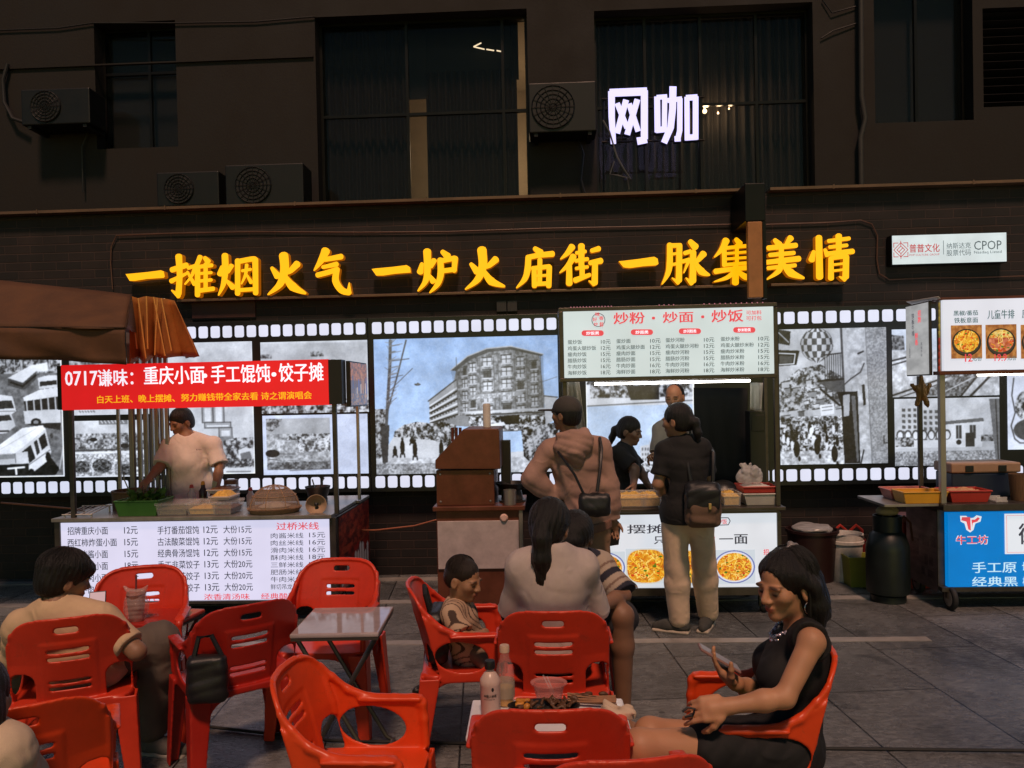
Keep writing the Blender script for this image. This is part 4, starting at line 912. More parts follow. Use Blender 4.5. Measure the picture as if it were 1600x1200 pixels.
# ================================================================ FOOD STALLS
steel = mat('stainless_steel', (.36, .33, .30), .36, .65, var=.25, vscale=9, stretch=(1, 1, .2)); steel_d = mat('worn_steel', (.10, .085, .075), .42, .7, var=.35, vscale=8)
black_pl = mat('black_plastic', (.012, .012, .012), .4, var=.2); rubber = mat('rubber', (.02, .02, .02), .7)
blackcase = mat('black_sign_end', (.015, .013, .012), .45)
tube_m = emis('fluorescent_glow', (1, .93, .84), 11.0)
def caster(mb_t, x, y, r, parent):
    w = MB().lathe([(0, -.018), (r*.92, -.018), (r, -.01), (r, .01), (r*.92, .018), (0, .018)], (x, y, r), 20, ax=(1, 0, 0)).build('wheel', rubber, parent, smooth=True)
    MB().lathe([(0, -.021), (r*.62, -.021), (r*.68, -.0185)], (x, y, r), 16, ax=(1, 0, 0)).lathe([(0, .021), (r*.5, .021), (r*.55, .0185)], (x, y, r), 16, ax=(1, 0, 0)).build('hub', steel, w, smooth=True)
    MB().box((x-.032, y-.02, r), (x-.024, y+.02, mb_t)).box((x+.024, y-.02, r), (x+.032, y+.02, mb_t)).box((x-.032, y-.025, mb_t-.01), (x+.032, y+.025, mb_t)).build('fork', steel_d, parent)
def post(px, y, z0, z1, parent, w=.017, m=None, name='post', x=None):
    x = P(px, 700, y).x if x is None else x
    return MB().box((x-w, y-w, z0), (x+w, y+w, z1)).build(name, m or steel, parent, bevel=.003)
# ---------------------------------------------------------------- noodle cart, left
Y0 = 5.7
x0, x1, z0, z1 = rect(97, 814, 516, 938, Y0)
cart = thing('noodle_cart', 'noodle and dumpling cart with a lilac-white menu panel and red banner', 'food stall', ((x0+x1)/2, Y0+.4, 0))
MB().box((x0-.02, Y0+.05, z0-.02), (x1+.02, Y0+.70, z1)).build('cabinet', steel_d, cart, bevel=.004)
MB().box((x0-.045, Y0-.05, z1+.012), (x1+.03, Y0+.72, z1+.04)).build('counter_top', steel, cart, bevel=.004)
MB().box((x0-.02, Y0-.012, z0-.025), (x1+.02, Y0+.045, z0-.004)).box((x0-.02, Y0-.012, z1+.002), (x1+.02, Y0+.045, z1+.011)).box((x0-.045, Y0-.012, z0-.025), (x0-.003, Y0+.045, z1+.011)).box((x1+.003, Y0-.012, z0-.025), (x1+.05, Y0+.045, z1+.011)).build('panel_frame', steel_d, cart)
mp_ = MB().box((x0, Y0-.004, z0), (x1, Y0+.045, z1)).build('menu_panel', emis('menu_lilac', (.66, .65, .86), 1.0, base=(.22, .22, .22), var=.08, vscale=3), cart)
ink = emis('black_print', (.035, .035, .05), 1, base=(.02, .02, .02)); redink = emis('red_print_small', (.62, .06, .08), 1, base=(.4, .03, .03)); TY = Y0-.006
L1 = ['招牌重庆小面', '西红柿炸蛋小面', '重庆炸酱小面', '香辣肥肠小面', '红烧牛肉小面', '酸菜牛肉小面']; P1_ = ['12元', '15元', '15元', '18元', '20元', '20元']
L2 = ['手打番茄馄饨', '古法酸菜馄饨', '经典骨汤馄饨', '手工韭菜饺子', '手工香菇饺子', '手工玉米饺子']; P2_ = ['12元', '12元', '12元', '13元', '13元', '13元']; P3_ = ['大份15元']*3+['大份20元']*3
it = []
for k in range(6):
    ya = 823+k*18.4; hgt = 12.5; wl_ = 63 if k != 1 else 77
    it += [tr(L1[k], 105.5, ya, 105.5+wl_, ya+hgt, TY, .008), tr(P1_[k], 194+k*.4, ya-.5, 215+k*.4, ya+hgt-1, TY, .008)]
    ya = 822+k*18.0
    it += [tr(L2[k], 246+k*.3, ya, 311+k*.3, ya+hgt, TY, .008), tr(P2_[k], 318+k*.5, ya-.5, 340+k*.5, ya+hgt-1, TY, .008), tr(P3_[k], 349+k*.4, ya-1, 393+k*.4, ya+hgt-1.5, TY, .008)]
L4 = ['肉酱米线', '肉丝米线', '滑肉米线', '酥肉米线', '三鲜米线', '肥肠米线', '牛肉米线', '鲜切吊龙米线']; P4_ = ['15元', '16元', '16元', '18元', '18元', '18元', '18元', '22元']
for k in range(8):
    ya = 832.5+k*11.4; it += [tr(L4[k], 423, ya, 474, ya+8.6, TY, .003), tr(P4_[k], 483, ya-1, 508, ya+7.5, TY, .003)]
lettering(it, ink, mp_)
lettering([tr('过桥米线', 432, 816, 498, 828, TY, .012)], redink, mp_)
lettering([tr('特色美味', 220, 930, 290, 939, TY, .008), tr('浓香清汤味', 319, 927.5, 390, 937, TY, .008), tr('经典酸菜味', 408, 926.5, 478, 936, TY, .008)], redink, mp_)
# right end of the cart: red picture panel
pmr = attr_mat('printed_panel', 0, .4)
cv = Canvas(0, 0, 60, 75, 3, (.42, .05, .04)); cv.noise(np.ones_like(cv.X, bool), (.25, .02, .02), (.62, .1, .07), 6, 61); cv.blobs(cv.Y < 40, (.3, .03, .02), (.8, .35, .2), 4, 62, al=.6)
for k in range(11):
    h = 6+(k*37 % 11)*1.6+(9 if k in (6, 7) else 0)+k*.6; cv.poly([(3+k*5, 72), (3+k*5, 72-h), (5+k*5, 69-h), (7+k*5, 72-h), (7+k*5, 72)], (.85, .8, .78))
cv.noise(cv.Y > 71, (.5, .06, .05), (.8, .5, .45), 2, 63)
y_a, y_b = Y0+.055, Y0+1.05; xs_ = x1+.052
me = cv.mesh('side_panel', lambda u, v: (xs_+.004, y_a+(y_b-y_a)*u, z1+(.20-z1)*v)); link('side_panel', me, pmr, cart)
MB().box((x1+.021, y_a, .19), (xs_, y_b, z1+.008)).build('side_cabinet', steel_d, cart)
MB().box((x1-.36, Y0+.721, z1+.012), (x1+.06, y_b+.02, z1+.035)).build('side_shelf', steel, cart, bevel=.003)
for x in (x0+.08, x1-.08):
    for y in (Y0+.1, Y0+.62): caster(.125, x, y, .055, cart)
# banner
bx0, bx1, bz0, bz1 = rect(96, 566, 513, 637, Y0-.06)
for (x, y) in ((bx0+.03, Y0), (bx1+.025, Y0)): post(0, y, z1+.04, bz1, cart, .016, steel_d, x=x)
for (px, y) in ((186, Y0+.68), (560, Y0+.74)): post(px, y, z1+.04, bz1-.05, cart, .012, steel)
ban = MB().box((bx0, Y0-.06, bz0), (bx1, Y0+.06, bz1)).build('banner', emis('banner_red', (.74, .009, .012), .95, base=(.2, .01, .01), var=.08, vscale=4), cart)
MB().box((bx0-.035, Y0-.055, bz0+.004), (bx0-.001, Y0+.06, bz1-.004)).build('end_cap', blackcase, cart); MB().box((bx1+.001, Y0-.055, bz0+.004), (bx1+.10, Y0+.06, bz1-.004)).build('end_cap', blackcase, cart)
BY = Y0-.063; whitep = emis('white_print', (.85, .80, .92), 1, base=(.7, .7, .7)); yelp = emis('yellow_print', (.9, .45, .01), 1)
lettering([tr('0717', 102, 580, 152, 602, BY, .018), tr('谦味：', 153, 577, 208, 603, BY, .018), tr('重庆小面', 225, 572, 319, 600, BY, .018), tr('手工馄饨', 330, 570, 422, 598, BY, .018), tr('饺子摊', 436, 567, 505, 596, BY, .018), tr('·', 317, 584, 323, 590, BY, .018), tr('·', 425, 582, 431, 588, BY, .018)], whitep, ban)
lettering([tr('白天上班、晚上摆摊、', 152, 617, 273, 629, BY, .02), tr('努力赚钱带全家去看', 283, 614, 403, 626, BY, .02), tr('诗之谓演唱会', 408, 612, 487, 624, BY, .02)], yelp, ban)
# picture sign on the right side of the roof
cv = Canvas(0, 0, 48, 72, 3, (.55, .35, .2)); cv.grad((.50, .32, .22), (.30, .28, .36)); cv.noise(cv.Y < 30, (.35, .22, .16), (.85, .5, .25), 4, 64, al=.7)
for k in range(18):
    r = np.random.default_rng(200+k); x = r.random()*48; h = 8+r.random()*30; y = 34+r.random()*26; c = [(.8,.6,.4),(.35,.4,.7),(.9,.8,.7),(.6,.35,.2),(.25,.3,.5)][k % 5]; cv.poly([(x, y+h*.4), (x, y-h*.6), (x+1.2+r.random()*2, y-h*.66), (x+2.5+r.random()*2, y+h*.4)], c, .75)
cv.noise(cv.Y > 52, (.2, .25, .45), (.8, .55, .3), 3, 65, al=.6)
sg = MB().box((bx1+.101, Y0+.07, bz0-.02), (bx1+.13, Y0+.62, bz1-.01)).build('picture_sign', blackcase, cart)
me = cv.mesh('picture', lambda u, v: (bx1+.134, Y0+.08+.53*u, bz1-.02+(bz0-bz1+.01)*v)); link('picture', me, attr_mat('lit_picture', .75, .3), sg)

# ---------------------------------------------------------------- things on the noodle cart counter
CZ = z1+.041
def M_at(px, y): return P(px, 790, y).x
clearp = mat('clear_plastic', (.85, .84, .82), .12, alpha=.16, var=0); smoke = mat('frosted_plastic', (.7, .68, .66), .3, alpha=.5, var=.1)
green_pl = mat('green_plastic', (.05, .17, .03), .4); veg = mat('leaf_green', (.07, .15, .025), .6, var=.5, vscale=40)
noodle_m = mat('noodle_yellow', (.74, .46, .10), .55, var=.3, vscale=60, bump=.5, bscale=120); meat_m = mat('cooked_brown', (.22, .10, .04), .5, var=.5, vscale=50, bump=.5)
red_pl = mat('red_tub_plastic', (.50, .05, .035), .35); yel_pl = mat('yellow_tub_plastic', (.72, .36, .03), .35); pink_pl = mat('pink_tub_plastic', (.60, .20, .16), .35); white_pl = mat('white_plastic', (.62, .58, .54), .4)
def tub(name, label, cat, c, w, d, h, m, taper=.86, group=None, rim=.012, rz=0, wall=.004, fill=None, fill_m=None, lid=None, fname='food', fh=.5, basket=False):
    t = thing(name, label, cat, c, group, rz); b_ = MB()
    def ring(k, z, off=0): return [(sx*(w/2*k-off), sy*(d/2*k-off), z) for sx, sy in ((-1, -1), (1, -1), (1, 1), (-1, 1))]
    vs = ring(taper, 0)+ring(1, h)+ring(1, h, wall)+ring(taper, wall, wall)
    fs = [(3, 2, 1, 0)]
    for a in range(3):
        for k in range(4): fs.append((a*4+k, a*4+(k+1) % 4, (a+1)*4+(k+1) % 4, (a+1)*4+k))
    fs.append((12, 13, 14, 15)); b_.add(vs, fs); b_.build('tub', m, t, bevel=.006, world=False)
    r = MB()
    for k in range(4):
        a = ring(1, h)[k]; e = ring(1, h)[(k+1) % 4]; r.tube([a, e], rim*.5, 6)
    r.build('rim', m, t, world=False, smooth=True)
    if fill:
        g = MB(); rr = np.random.default_rng(int(abs(c[0]*1000)) % 1000)
        n = 13; hs = rr.random((n, n)); vs = []; kk = taper+(1-taper)*fh-.03
        for i in range(n):
            for j in range(n):
                u, v = i/(n-1)*2-1, j/(n-1)*2-1; vs.append((u*(w/2*kk-wall), v*(d/2*kk-wall), h*fh+fill*(1-max(abs(u), abs(v))**3)*(.55+.75*hs[i, j])))
        fs = [(i*n+j, (i+1)*n+j, (i+1)*n+j+1, i*n+j+1) for i in range(n-1) for j in range(n-1)]
        hb = h*fh-.004; kb = taper+(1-taper)*fh-.05; kt = taper-.05
        g.add([(sx*(w/2*k_-wall*2), sy*(d/2*k_-wall*2), z_) for k_, z_ in ((kt, wall*2), (kb, hb)) for sx, sy in ((-1, -1), (1, -1), (1, 1), (-1, 1))], [(3, 2, 1, 0), (0, 1, 5, 4), (1, 2, 6, 5), (2, 3, 7, 6), (3, 0, 4, 7)])
        g.add(vs, fs).build(fname, fill_m, t, world=False, smooth=True)
    if lid:
        MB().box((-w/2-.004, -d/2-.004, h+.003), (w/2+.004, d/2+.004, h+.014)).build('lid', lid, t, bevel=.004, world=False)
    return t
s_ = lambda y: y/FPX
yy = Y0+.12
gb = tub('green_basket', 'green plastic basket of leafy vegetables at the left of the noodle cart', 'basket', (M_at(226, yy), yy, CZ), 70*s_(yy), .26, .115, green_pl, fill=.05, fill_m=veg, fname='vegetables', fh=.8)
lf = MB(); rr = np.random.default_rng(4)
for k in range(90):
    a = rr.random()*6.28; r = rr.random(); bx = Vector((r*.14*math.cos(a), r*.11*math.sin(a), .10+.05*rr.random())); d = Vector((math.cos(a)*.7, math.sin(a)*.7, .25+rr.random()*.8)).normalized(); sd_ = d.cross(Vector((rr.random()-.5, rr.random()-.5, .3))).normalized(); L_ = .05+.05*rr.random(); w_ = .012+.014*rr.random()
    lf.add([bx, bx+d*L_*.5+sd_*w_, bx+d*L_+Vector((0, 0, -.01)), bx+d*L_*.5-sd_*w_], [(0, 1, 2, 3)])
lf.build('leaves', veg, gb, world=False, fix=False)
for k, (px, w_, fm, lab) in enumerate(((285, 66, mat('pickled_greens', (.16, .13, .05), .5, var=.5, vscale=60, bump=.5), 'clear plastic food box beside the green vegetable basket'), (330, 62, noodle_m, 'clear plastic food box in the middle of the row'), (362, 40, meat_m, 'small clear food box nearest the mesh food cover'))):
    tub('food_box', lab, 'food box', (M_at(px-5, yy), yy, CZ), w_*s_(yy)*.78, .26, .085, clearp, taper=.9, group='clear food boxes on the noodle cart', fill=.02, fill_m=fm, fh=.55, lid=clearp)
tub('noodle_tray', 'shallow tray heaped with yellow noodles on top of the clear boxes', 'tray', (M_at(351, yy+.05), yy+.05, CZ+.102), .16, .2, .025, smoke, fill=.04, fill_m=noodle_m, fh=.8)
tub('meat_tray', 'shallow tray of brown cooked meat behind the yellow noodle tray', 'tray', (M_at(350, yy+.29), yy+.29, CZ+.12), .2, .18, .03, smoke, fill=.03, fill_m=meat_m, fh=.8)
j = thing('condiment_jar', 'frosted jar with brown lid behind the clear food boxes', 'jar', (M_at(362, yy+.45), yy+.45, CZ))
MB().lathe([(0, 0), (.06, 0), (.065, .02), (.065, .14), (.05, .17)], (0, 0, 0), 18).build('jar_body', smoke, j, world=False, smooth=True); MB().lathe([(0, .205), (.055, .205), (.058, .171), (0, .171)], (0, 0, 0), 18).build('lid', mat('brown_lid', (.16, .07, .04), .5), j, world=False, smooth=True)
# mesh food cover
fc = thing('food_cover', 'domed mesh food cover over a woven tray on the noodle cart', 'food cover', (M_at(429, yy+.02), yy+.02, CZ)); tan_w = mat('woven_tan', (.36, .22, .12), .7, var=.3, vscale=60, bump=.5, bscale=150)
MB().lathe([(0, .01), (.17, .012), (.2, .035), (.205, .035), (.18, .0), (0, 0)], (0, 0, 0), 28).build('tray', tan_w, fc, world=False, smooth=True)
dm = MB().lathe([(.19*math.cos(a), .04+.165*math.sin(a)) for a in np.linspace(0, 1.55, 9)], (0, 0, 0), 28)
dm.build('mesh_dome', mat('gauze', (.42, .32, .25), .8, alpha=.42, var=.2, vscale=60), fc, world=False, smooth=True)
rb = MB()
for k in range(4):
    a = math.pi*k/4; rb.tube([(.192*math.cos(q)*math.cos(a), .192*math.cos(q)*math.sin(a), .04+.167*math.sin(q)) for q in np.linspace(0, math.pi, 15)], .003, 5)
for q in (.0, .55, 1.0): rb.tube([(.192*math.cos(q)*math.cos(a), .192*math.cos(q)*math.sin(a), .04+.167*math.sin(q)) for a in np.linspace(0, 2*math.pi, 25)], .0028, 5)
rb.build('wire_rib', tan_w, fc, world=False, smooth=True)
MB().lathe([(0, .018), (.1, .02), (.12, .045), (.06, .07), (0, .075)], (0, 0, 0), 16).build('dumplings', mat('dough', (.6, .5, .4), .6, bump=.6, bscale=60), fc, world=False, smooth=True)
# megaphone
mg = thing('megaphone', 'tan loudhailer with its horn facing the square at the cart corner', 'megaphone', (M_at(494, yy-.05), yy-.05, CZ+.06)); ax = Vector((.28, -1, .08)).normalized(); tanp = mat('tan_plastic', (.45, .30, .20), .4)
MB().lathe([(.025, -.20), (.03, -.12), (.04, -.05), (.062, 0), (.078, .03), (.074, .03), (.058, .002), (.03, -.03), (0, -.035)], (0, 0, 0), 26, ax=ax).build('horn', tanp, mg, world=False, smooth=True)
MB().lathe([(0, -.03), (.014, -.026), (.014, .0), (0, .006)], (0, 0, 0), 14, ax=ax).build('driver', black_pl, mg, world=False, smooth=True); MB().box((-.012, .02, -.06), (.012, .05, -.02)).build('grip', black_pl, mg, world=False, bevel=.004)
# cooking pots behind
pt = thing('noodle_boiler', 'brown round noodle boiler at the left end of the cart', 'pot', (M_at(210, Y0+.45), Y0+.45, CZ)); bam = mat('bamboo', (.16, .085, .04), .6, var=.4, vscale=20, stretch=(6, 6, .4), bump=.4)
MB().lathe([(0, 0), (.16, 0), (.165, .13), (.17, .135), (.17, .15), (.155, .15), (.15, .02), (0, .02)], (0, 0, 0), 26).build('pot', bam, pt, world=False, smooth=True); MB().lathe([(0, .11), (.152, .11)], (0, 0, 0), 26).build('broth', mat('broth', (.10, .05, .02), .1), pt, world=False)
MB().tube([(.02, 0, .12), (.1, -.02, .2), (.16, -.03, .26)], .006, 6).tube([(-.05, .03, .12), (-.1, .03, .24), (-.09, .02, .3)], .005, 6).build('ladle', steel, pt, world=False, smooth=True)
bw = thing('steel_bowl', 'dark steel bowl with ladles on the right rear of the noodle cart', 'bowl', (M_at(497, Y0+.62), Y0+.62, CZ))
MB().lathe([(0, .05), (.07, .05), (.10, .135), (.105, .135), (.078, .045), (0, .04)], (0, 0, 0), 24).lathe([(0, 0), (.08, 0), (.08, .04), (0, .04)], (0, 0, 0), 20).build('bowl', steel_d, bw, world=False, smooth=True)
MB().tube([(.0, 0, .08), (.04, -.01, .17), (.06, -.01, .205)], .006, 6).tube([(-.02, .02, .08), (-.05, .02, .19)], .006, 6).build('ladle', steel, bw, world=False, smooth=True)
# small wire rack on the left corner
wr = thing('wire_rack', 'small white wire rack at the far left corner of the noodle cart', 'rack', (M_at(135, yy), yy, CZ)); g = MB()
for k in range(6): g.tube([(-.10+k*.04, -.12, .02), (-.10+k*.04, .14, .05)], .004, 5)
for y in (-.12, .14): g.tube([(-.12, y, .02+(.03 if y > 0 else 0)), (.12, y, .02+(.03 if y > 0 else 0))], .005, 5)
g.box((-.11, -.115, .0), (-.1, -.105, .018)).box((.1, -.115, .0), (.11, -.105, .018)).box((-.11, .13, .0), (-.1, .14, .05)).box((.1, .13, 0), (.11, .14, .05)); g.build('wire', white_pl, wr, world=False)

# ---------------------------------------------------------------- market canopy and folded gazebo, left
canvas_b = mat('brown_canvas', (.105, .046, .020), .75, var=.3, vscale=4, bump=.4, bscale=30); canvas_o = mat('orange_canvas', (.42, .16, .035), .6, var=.25, vscale=7, bump=.3, bscale=40)
def canvas_wall(pts_top, pts_bot, name, m, parent, seed, amp=.02, ny=8, nx=40, thick=.004):
    vs = []; r = np.random.default_rng(seed); ph = r.random(4)*6
    tp = np.array([tuple(p) for p in pts_top]); bt = np.array([tuple(p) for p in pts_bot]); n1 = np.linspace(0, 1, len(tp)); n2 = np.linspace(0, 1, len(bt))
    for i in range(nx+1):
        u = i/nx; a = np.array([np.interp(u, n1, tp[:, c]) for c in range(3)]); b_ = np.array([np.interp(u, n2, bt[:, c]) for c in range(3)])
        for jx in range(ny+1):
            v = jx/ny; p = a*(1-v)+b_*v; q = i/nx
            w_ = amp*(math.sin(q*9+ph[0]+2.2*v)+.6*math.sin(q*21+ph[1]-3*v)+.5*math.sin(5*v+q*4+ph[2]))*(.3+.7*v)
            vs.append((p[0], p[1]+w_, p[2]+.3*w_))
    fs = [(i*(ny+1)+jx, (i+1)*(ny+1)+jx, (i+1)*(ny+1)+jx+1, i*(ny+1)+jx+1) for i in range(nx) for jx in range(ny)]
    o = MB().add(vs, fs).build(name, m, parent, smooth=True, fix=False); sm = o.modifiers.new('thickness', 'SOLIDIFY'); sm.thickness = thick; return o
can = thing('market_canopy', 'brown canvas market canopy reaching in from the left edge', 'canopy', P(60, 520, 5.2))
cyf, cyb = 5.05, 6.3
roof_t = [P(-260, 415, cyf+.45), P(-60, 432, cyf+.45), P(205, 461, cyf+.45)]; roof_b = [P(-260, 508, cyf), P(-60, 511, cyf), P(196, 513, cyf)]
canvas_wall(roof_t, roof_b, 'roof', canvas_b, can, 3, .024, nx=70)
canvas_wall([p+Vector((0, -.004, -.002)) for p in roof_b], [P(-260, 551, cyf), P(-60, 557, cyf), P(90, 565, cyf), P(198, 570, cyf)], 'valance', canvas_b, can, 4, .020, ny=6, nx=70)
canvas_wall([P(205, 461, cyf+.45), P(205, 461, cyf+.45)], [P(196, 513, cyf), P(212, 520, cyf+1.1)], 'end_flap', canvas_b, can, 6, .006, nx=10)
canvas_wall([P(-260, 415, cyf+.45), P(205, 461, cyf+.45)], [P(-260, 470, cyf+1.2), P(212, 520, cyf+1.2)], 'roof_back', canvas_b, can, 8, .01, nx=20)
sm_ = MB()
for a, b_ in zip(roof_b[:-1], roof_b[1:]): sm_.tube([a+Vector((0, -.012, .004)), b_+Vector((0, -.012, .004))], .005, 6)
sm_.tube([P(205, 461, cyf+.44), P(200, 490, cyf+.2), P(196, 513, cyf-.01)], .006, 6)
sm_.build('seam_binding', mat('dark_binding', (.05, .022, .010), .8), can, smooth=True)
post(0, cyf+.05, 0, 1.95, can, .016, steel_d, x=P(-190, 560, cyf).x)
fg = thing('folded_gazebo', 'folded gazebo of upright metal poles topped by hanging orange canvas', 'gazebo', P(236, 800, 6.35)); gy = 6.32
pl_ = mat('galvanised_pole', (.34, .32, .30), .34, .6, var=.3, vscale=10, stretch=(4, 4, .3))
for k, (px, w_, dy) in enumerate(((207, .020, 0), (219, .016, .04), (229, .017, -.02), (238, .013, .05), (246, .016, 0), (254, .014, .05), (262, .015, .0))):
    xx = P(px, 700, gy+dy).x; MB().box((xx-w_, gy+dy-w_, 0), (xx+w_, gy+dy+w_, P(px, 466, gy).z)).build('pole', pl_, fg, bevel=.004)
cg = MB(); top = [(203, 462), (216, 466), (228, 463), (240, 464), (252, 466), (264, 468), (272, 470)]; bot = [(201, 572), (217, 560), (228, 566), (242, 556), (258, 560), (285, 557), (311, 557)]
pts_t = []; pts_b = []
for i in range(len(top)):
    pts_t.append(P(*top[i], gy-.10+(.05 if i % 2 else -.02))); pts_b.append(P(*bot[i], gy-.12+(.10 if i % 2 else -.05)))
canvas_wall(pts_t, pts_b, 'orange_canvas', canvas_o, fg, 9, .014, ny=10, nx=60)
canvas_wall([P(272, 470, gy-.08), P(264, 472, gy+.25)], [P(311, 557, gy-.1), P(290, 560, gy+.25)], 'orange_canvas', canvas_o, fg, 10, .01, ny=8, nx=10)
st = MB()
for (a, b_, dy) in (((205, 463), (214, 545), -.2), ((216, 466), (228, 560), -.18), ((229, 463), (231, 545), -.19), ((240, 464), (258, 556), -.2), ((252, 466), (268, 548), -.18), ((246, 466), (242, 555), -.2)): st.tube([P(*a, gy+dy), P(*b_, gy+dy)], .006, 6)
st.build('strap', mat('orange_strap', (.75, .38, .08), .5), fg, smooth=True)

# ---------------------------------------------------------------- fried noodle stall, centre
Y1_ = 5.75
x0, x1, z0, z1 = rect(868, 804, 1214, 918, Y1_)
stall = thing('fried_noodle_stall', 'fried noodle and rice stall with a pale lit menu board and noodle pictures', 'food stall', ((x0+x1)/2, Y1_+.4, 0))
MB().box((x0-.02, Y1_+.05, z0-.05), (x1+.02, Y1_+.62, z1+.006)).build('cabinet', steel_d, stall, bevel=.004)
MB().box((x0-.05, Y1_-.07, z1+.03), (x1+.05, Y1_+.66, z1+.055)).build('counter_top', steel_d, stall, bevel=.004)
MB().box((x0-.02, Y1_-.01, z0-.06), (x1+.02, Y1_+.045, z0-.003)).box((x0-.02, Y1_-.01, z1+.003), (x1+.02, Y1_+.045, z1+.029)).box((x1+.003, Y1_-.012, z0-.003), (x1+.03, Y1_+.045, z1+.003)).build('panel_frame', steel_d, stall)
fp = MB().box((x0, Y1_-.004, z0), (x1, Y1_+.045, z1)).build('front_panel', emis('front_white', (.66, .70, .76), 1.0, base=(.22, .22, .22), var=.1, vscale=3), stall)
TY = Y1_-.006
lettering([tr('摆摊一年', 980, 819, 1100, 833, TY, .012), tr('只为', 1022, 837, 1056, 850, TY, .02), tr('一面', 1124, 835, 1168, 850, TY, .018)], ink, fp)
lettering([tr('你', 1103, 836, 1117, 851, TY, .018), tr('招牌炒饭', 1104, 811, 1136, 819, TY, .01), tr('鲜', 956, 846, 964, 852, TY, .018), tr('招', 1193, 858, 1201, 867, TY, .02)], redink, fp)
def food(kind, seed):
    cv = Canvas(0, 0, 60, 52, 2.4, (.80, .83, .86)); r = np.random.default_rng(seed)
    if kind == 0:
        cv.ell(30, 26, 29.5, 25, (.42, .46, .70)); cv.ell(30, 26, 27.5, 23.2, (.86, .86, .9)); m = cv.emask(30, 26, 25, 21)
    elif kind == 1: m = (np.abs((cv.X-30)/28)**3+np.abs((cv.Y-26)/24)**3) < 1; cv.put((np.abs((cv.X-30)/29.8)**3+np.abs((cv.Y-26)/25.6)**3) < 1, (.82, .80, .74))
    else:
        cv.noise(np.ones_like(cv.X, bool), (.55, .3, .12), (.75, .5, .25), 6, seed); cv.ell(30, 27, 28, 21, (.07, .06, .06)); cv.ell(30, 27, 26, 19, (.2, .16, .13)); m = cv.emask(30, 25, 24, 17)
    cv.noise(m, (.80, .45, .06), (.95, .72, .22), 4, seed)
    mm = m.astype(float)
    if kind == 3: cv.noise(m, (.62, .22, .12), (.86, .55, .40), 5, seed); cv.noise(m & (cv.Y < 20), (.85, .6, .2), (.9, .8, .5), 4, seed+2)
    for k in range(150 if kind < 3 else 26):
        x, y = 6+48*r.random(), 5+42*r.random(); a = r.random()*6.3; L_ = 4+6*r.random(); c = [(.98, .82, .30), (.95, .66, .10), (.72, .36, .04), (.99, .88, .5), (.86, .5, .06)][r.integers(5)]
        q = Canvas.__new__(Canvas); pts = [(x, y), (x+L_*math.cos(a), y+L_*math.sin(a)), (x+L_*1.7*math.cos(a+.6), y+L_*1.7*math.sin(a+.6))]
        keep = cv.a.copy(); cv.line(pts, 1.1, c, .9); cv.a = np.where(m[..., None], cv.a, keep)
    for k in range(26):
        x, y = 8+44*r.random(), 8+36*r.random(); c = [(.80, .22, .05), (.30, .45, .08), (.9, .4, .08)][k % 3]; keep = cv.a.copy(); cv.ell(x, y, 1+1.8*r.random(), .8+r.random(), c); cv.a = np.where(m[..., None], cv.a, keep)
    return cv
food_m = attr_mat('printed_food', 1.0, .3); food_m.cycles.emission_sampling = 'NONE'
def place_pic(cv, px0, py0, px1, py1, Y, parent, name='food_picture'):
    a0, a1, b0, b1 = rect(px0, py0, px1, py1, Y); me = cv.mesh(name, lambda u, v: (a0+(a1-a0)*u, Y, b1+(b0-b1)*v)); return link(name, me, food_m, parent)
place_pic(food(0, 71), 1115, 859, 1180, 912, TY-.001, fp); place_pic(food(1, 72), 978, 857, 1042, 912, TY-.001, fp); place_pic(food(0, 73), 912, 862, 977, 912, TY-.001, fp); place_pic(food(1, 74), 1045, 859, 1105, 912, TY-.001, fp)
bubble = MB(); 
for (a, b_) in ((((1098, 809), (1138, 809))), ((1138, 809), (1141, 814)), ((1141, 814), (1138, 820)), ((1138, 820), (1110, 821)), ((1110, 821), (1104, 826))):
    bubble.tube([P(*a, TY), P(*b_, TY)], .003, 4)
bubble.build('speech_outline', ink, fp)
# menu board
bx0, bx1, bz0, bz1 = rect(881, 483, 1209, 587, Y1_-.05); BY = Y1_-.056
bd = MB().box((bx0, Y1_-.05, bz0), (bx1, Y1_+.02, bz1)).build('menu_board', emis('board_pale', (.56, .66, .66), 1.0, base=(.22, .22, .22), var=.12, vscale=2.5), stall)
MB().box((bx0-.035, Y1_-.045, bz0-.03), (bx1+.02, Y1_+.05, bz0-.002)).box((bx0-.035, Y1_-.045, bz1+.002), (bx1+.03, Y1_+.4, bz1+.03)).box((bx0-.035, Y1_-.045, bz0-.002), (bx0-.002, Y1_+.05, bz1+.002)).build('board_frame', steel_d, stall, bevel=.003)
lettering([tr('炒粉', 959, 488, 1007, 506, BY, .018), tr('炒面', 1036, 487, 1083, 504, BY, .018), tr('炒饭', 1112, 484, 1161, 503, BY, .018), tr('·', 1019, 495, 1023, 499, BY, .02), tr('·', 1096, 493, 1100, 497, BY, .02), tr('可加料', 1166, 485, 1190, 491.5, BY, .01), tr('可打包', 1166, 493.5, 1190, 500.5, BY, .01)], redink, bd)
COLS = [(887, 915, 939, 954), (963, 990, 1016, 1032), (1040, 1072, 1100, 1116), (1126, 1158, 1185, 1202)]
names = ['饭', '面', '河粉', '米粉']; pre = ['蛋炒', '鸡蛋火腿炒', '瘦肉炒', '腊肠炒', '牛肉炒', '海鲜炒']; prc = ['10元', '12元', '15元', '15元', '16元', '18元']; it = []; tilt = -.021
for ci, (a, b_, c, d) in enumerate(COLS):
    for k in range(6):
        s0 = pre[k]+names[ci]; yb = 531+k*9.6+(a-887)*-.021; wch = len(s0)*7.4; it += [tr(s0, a, yb, a+wch, yb+6.8, BY, .006), tr(prc[k], c, yb-.5, d, yb+6.4, BY, .006)]
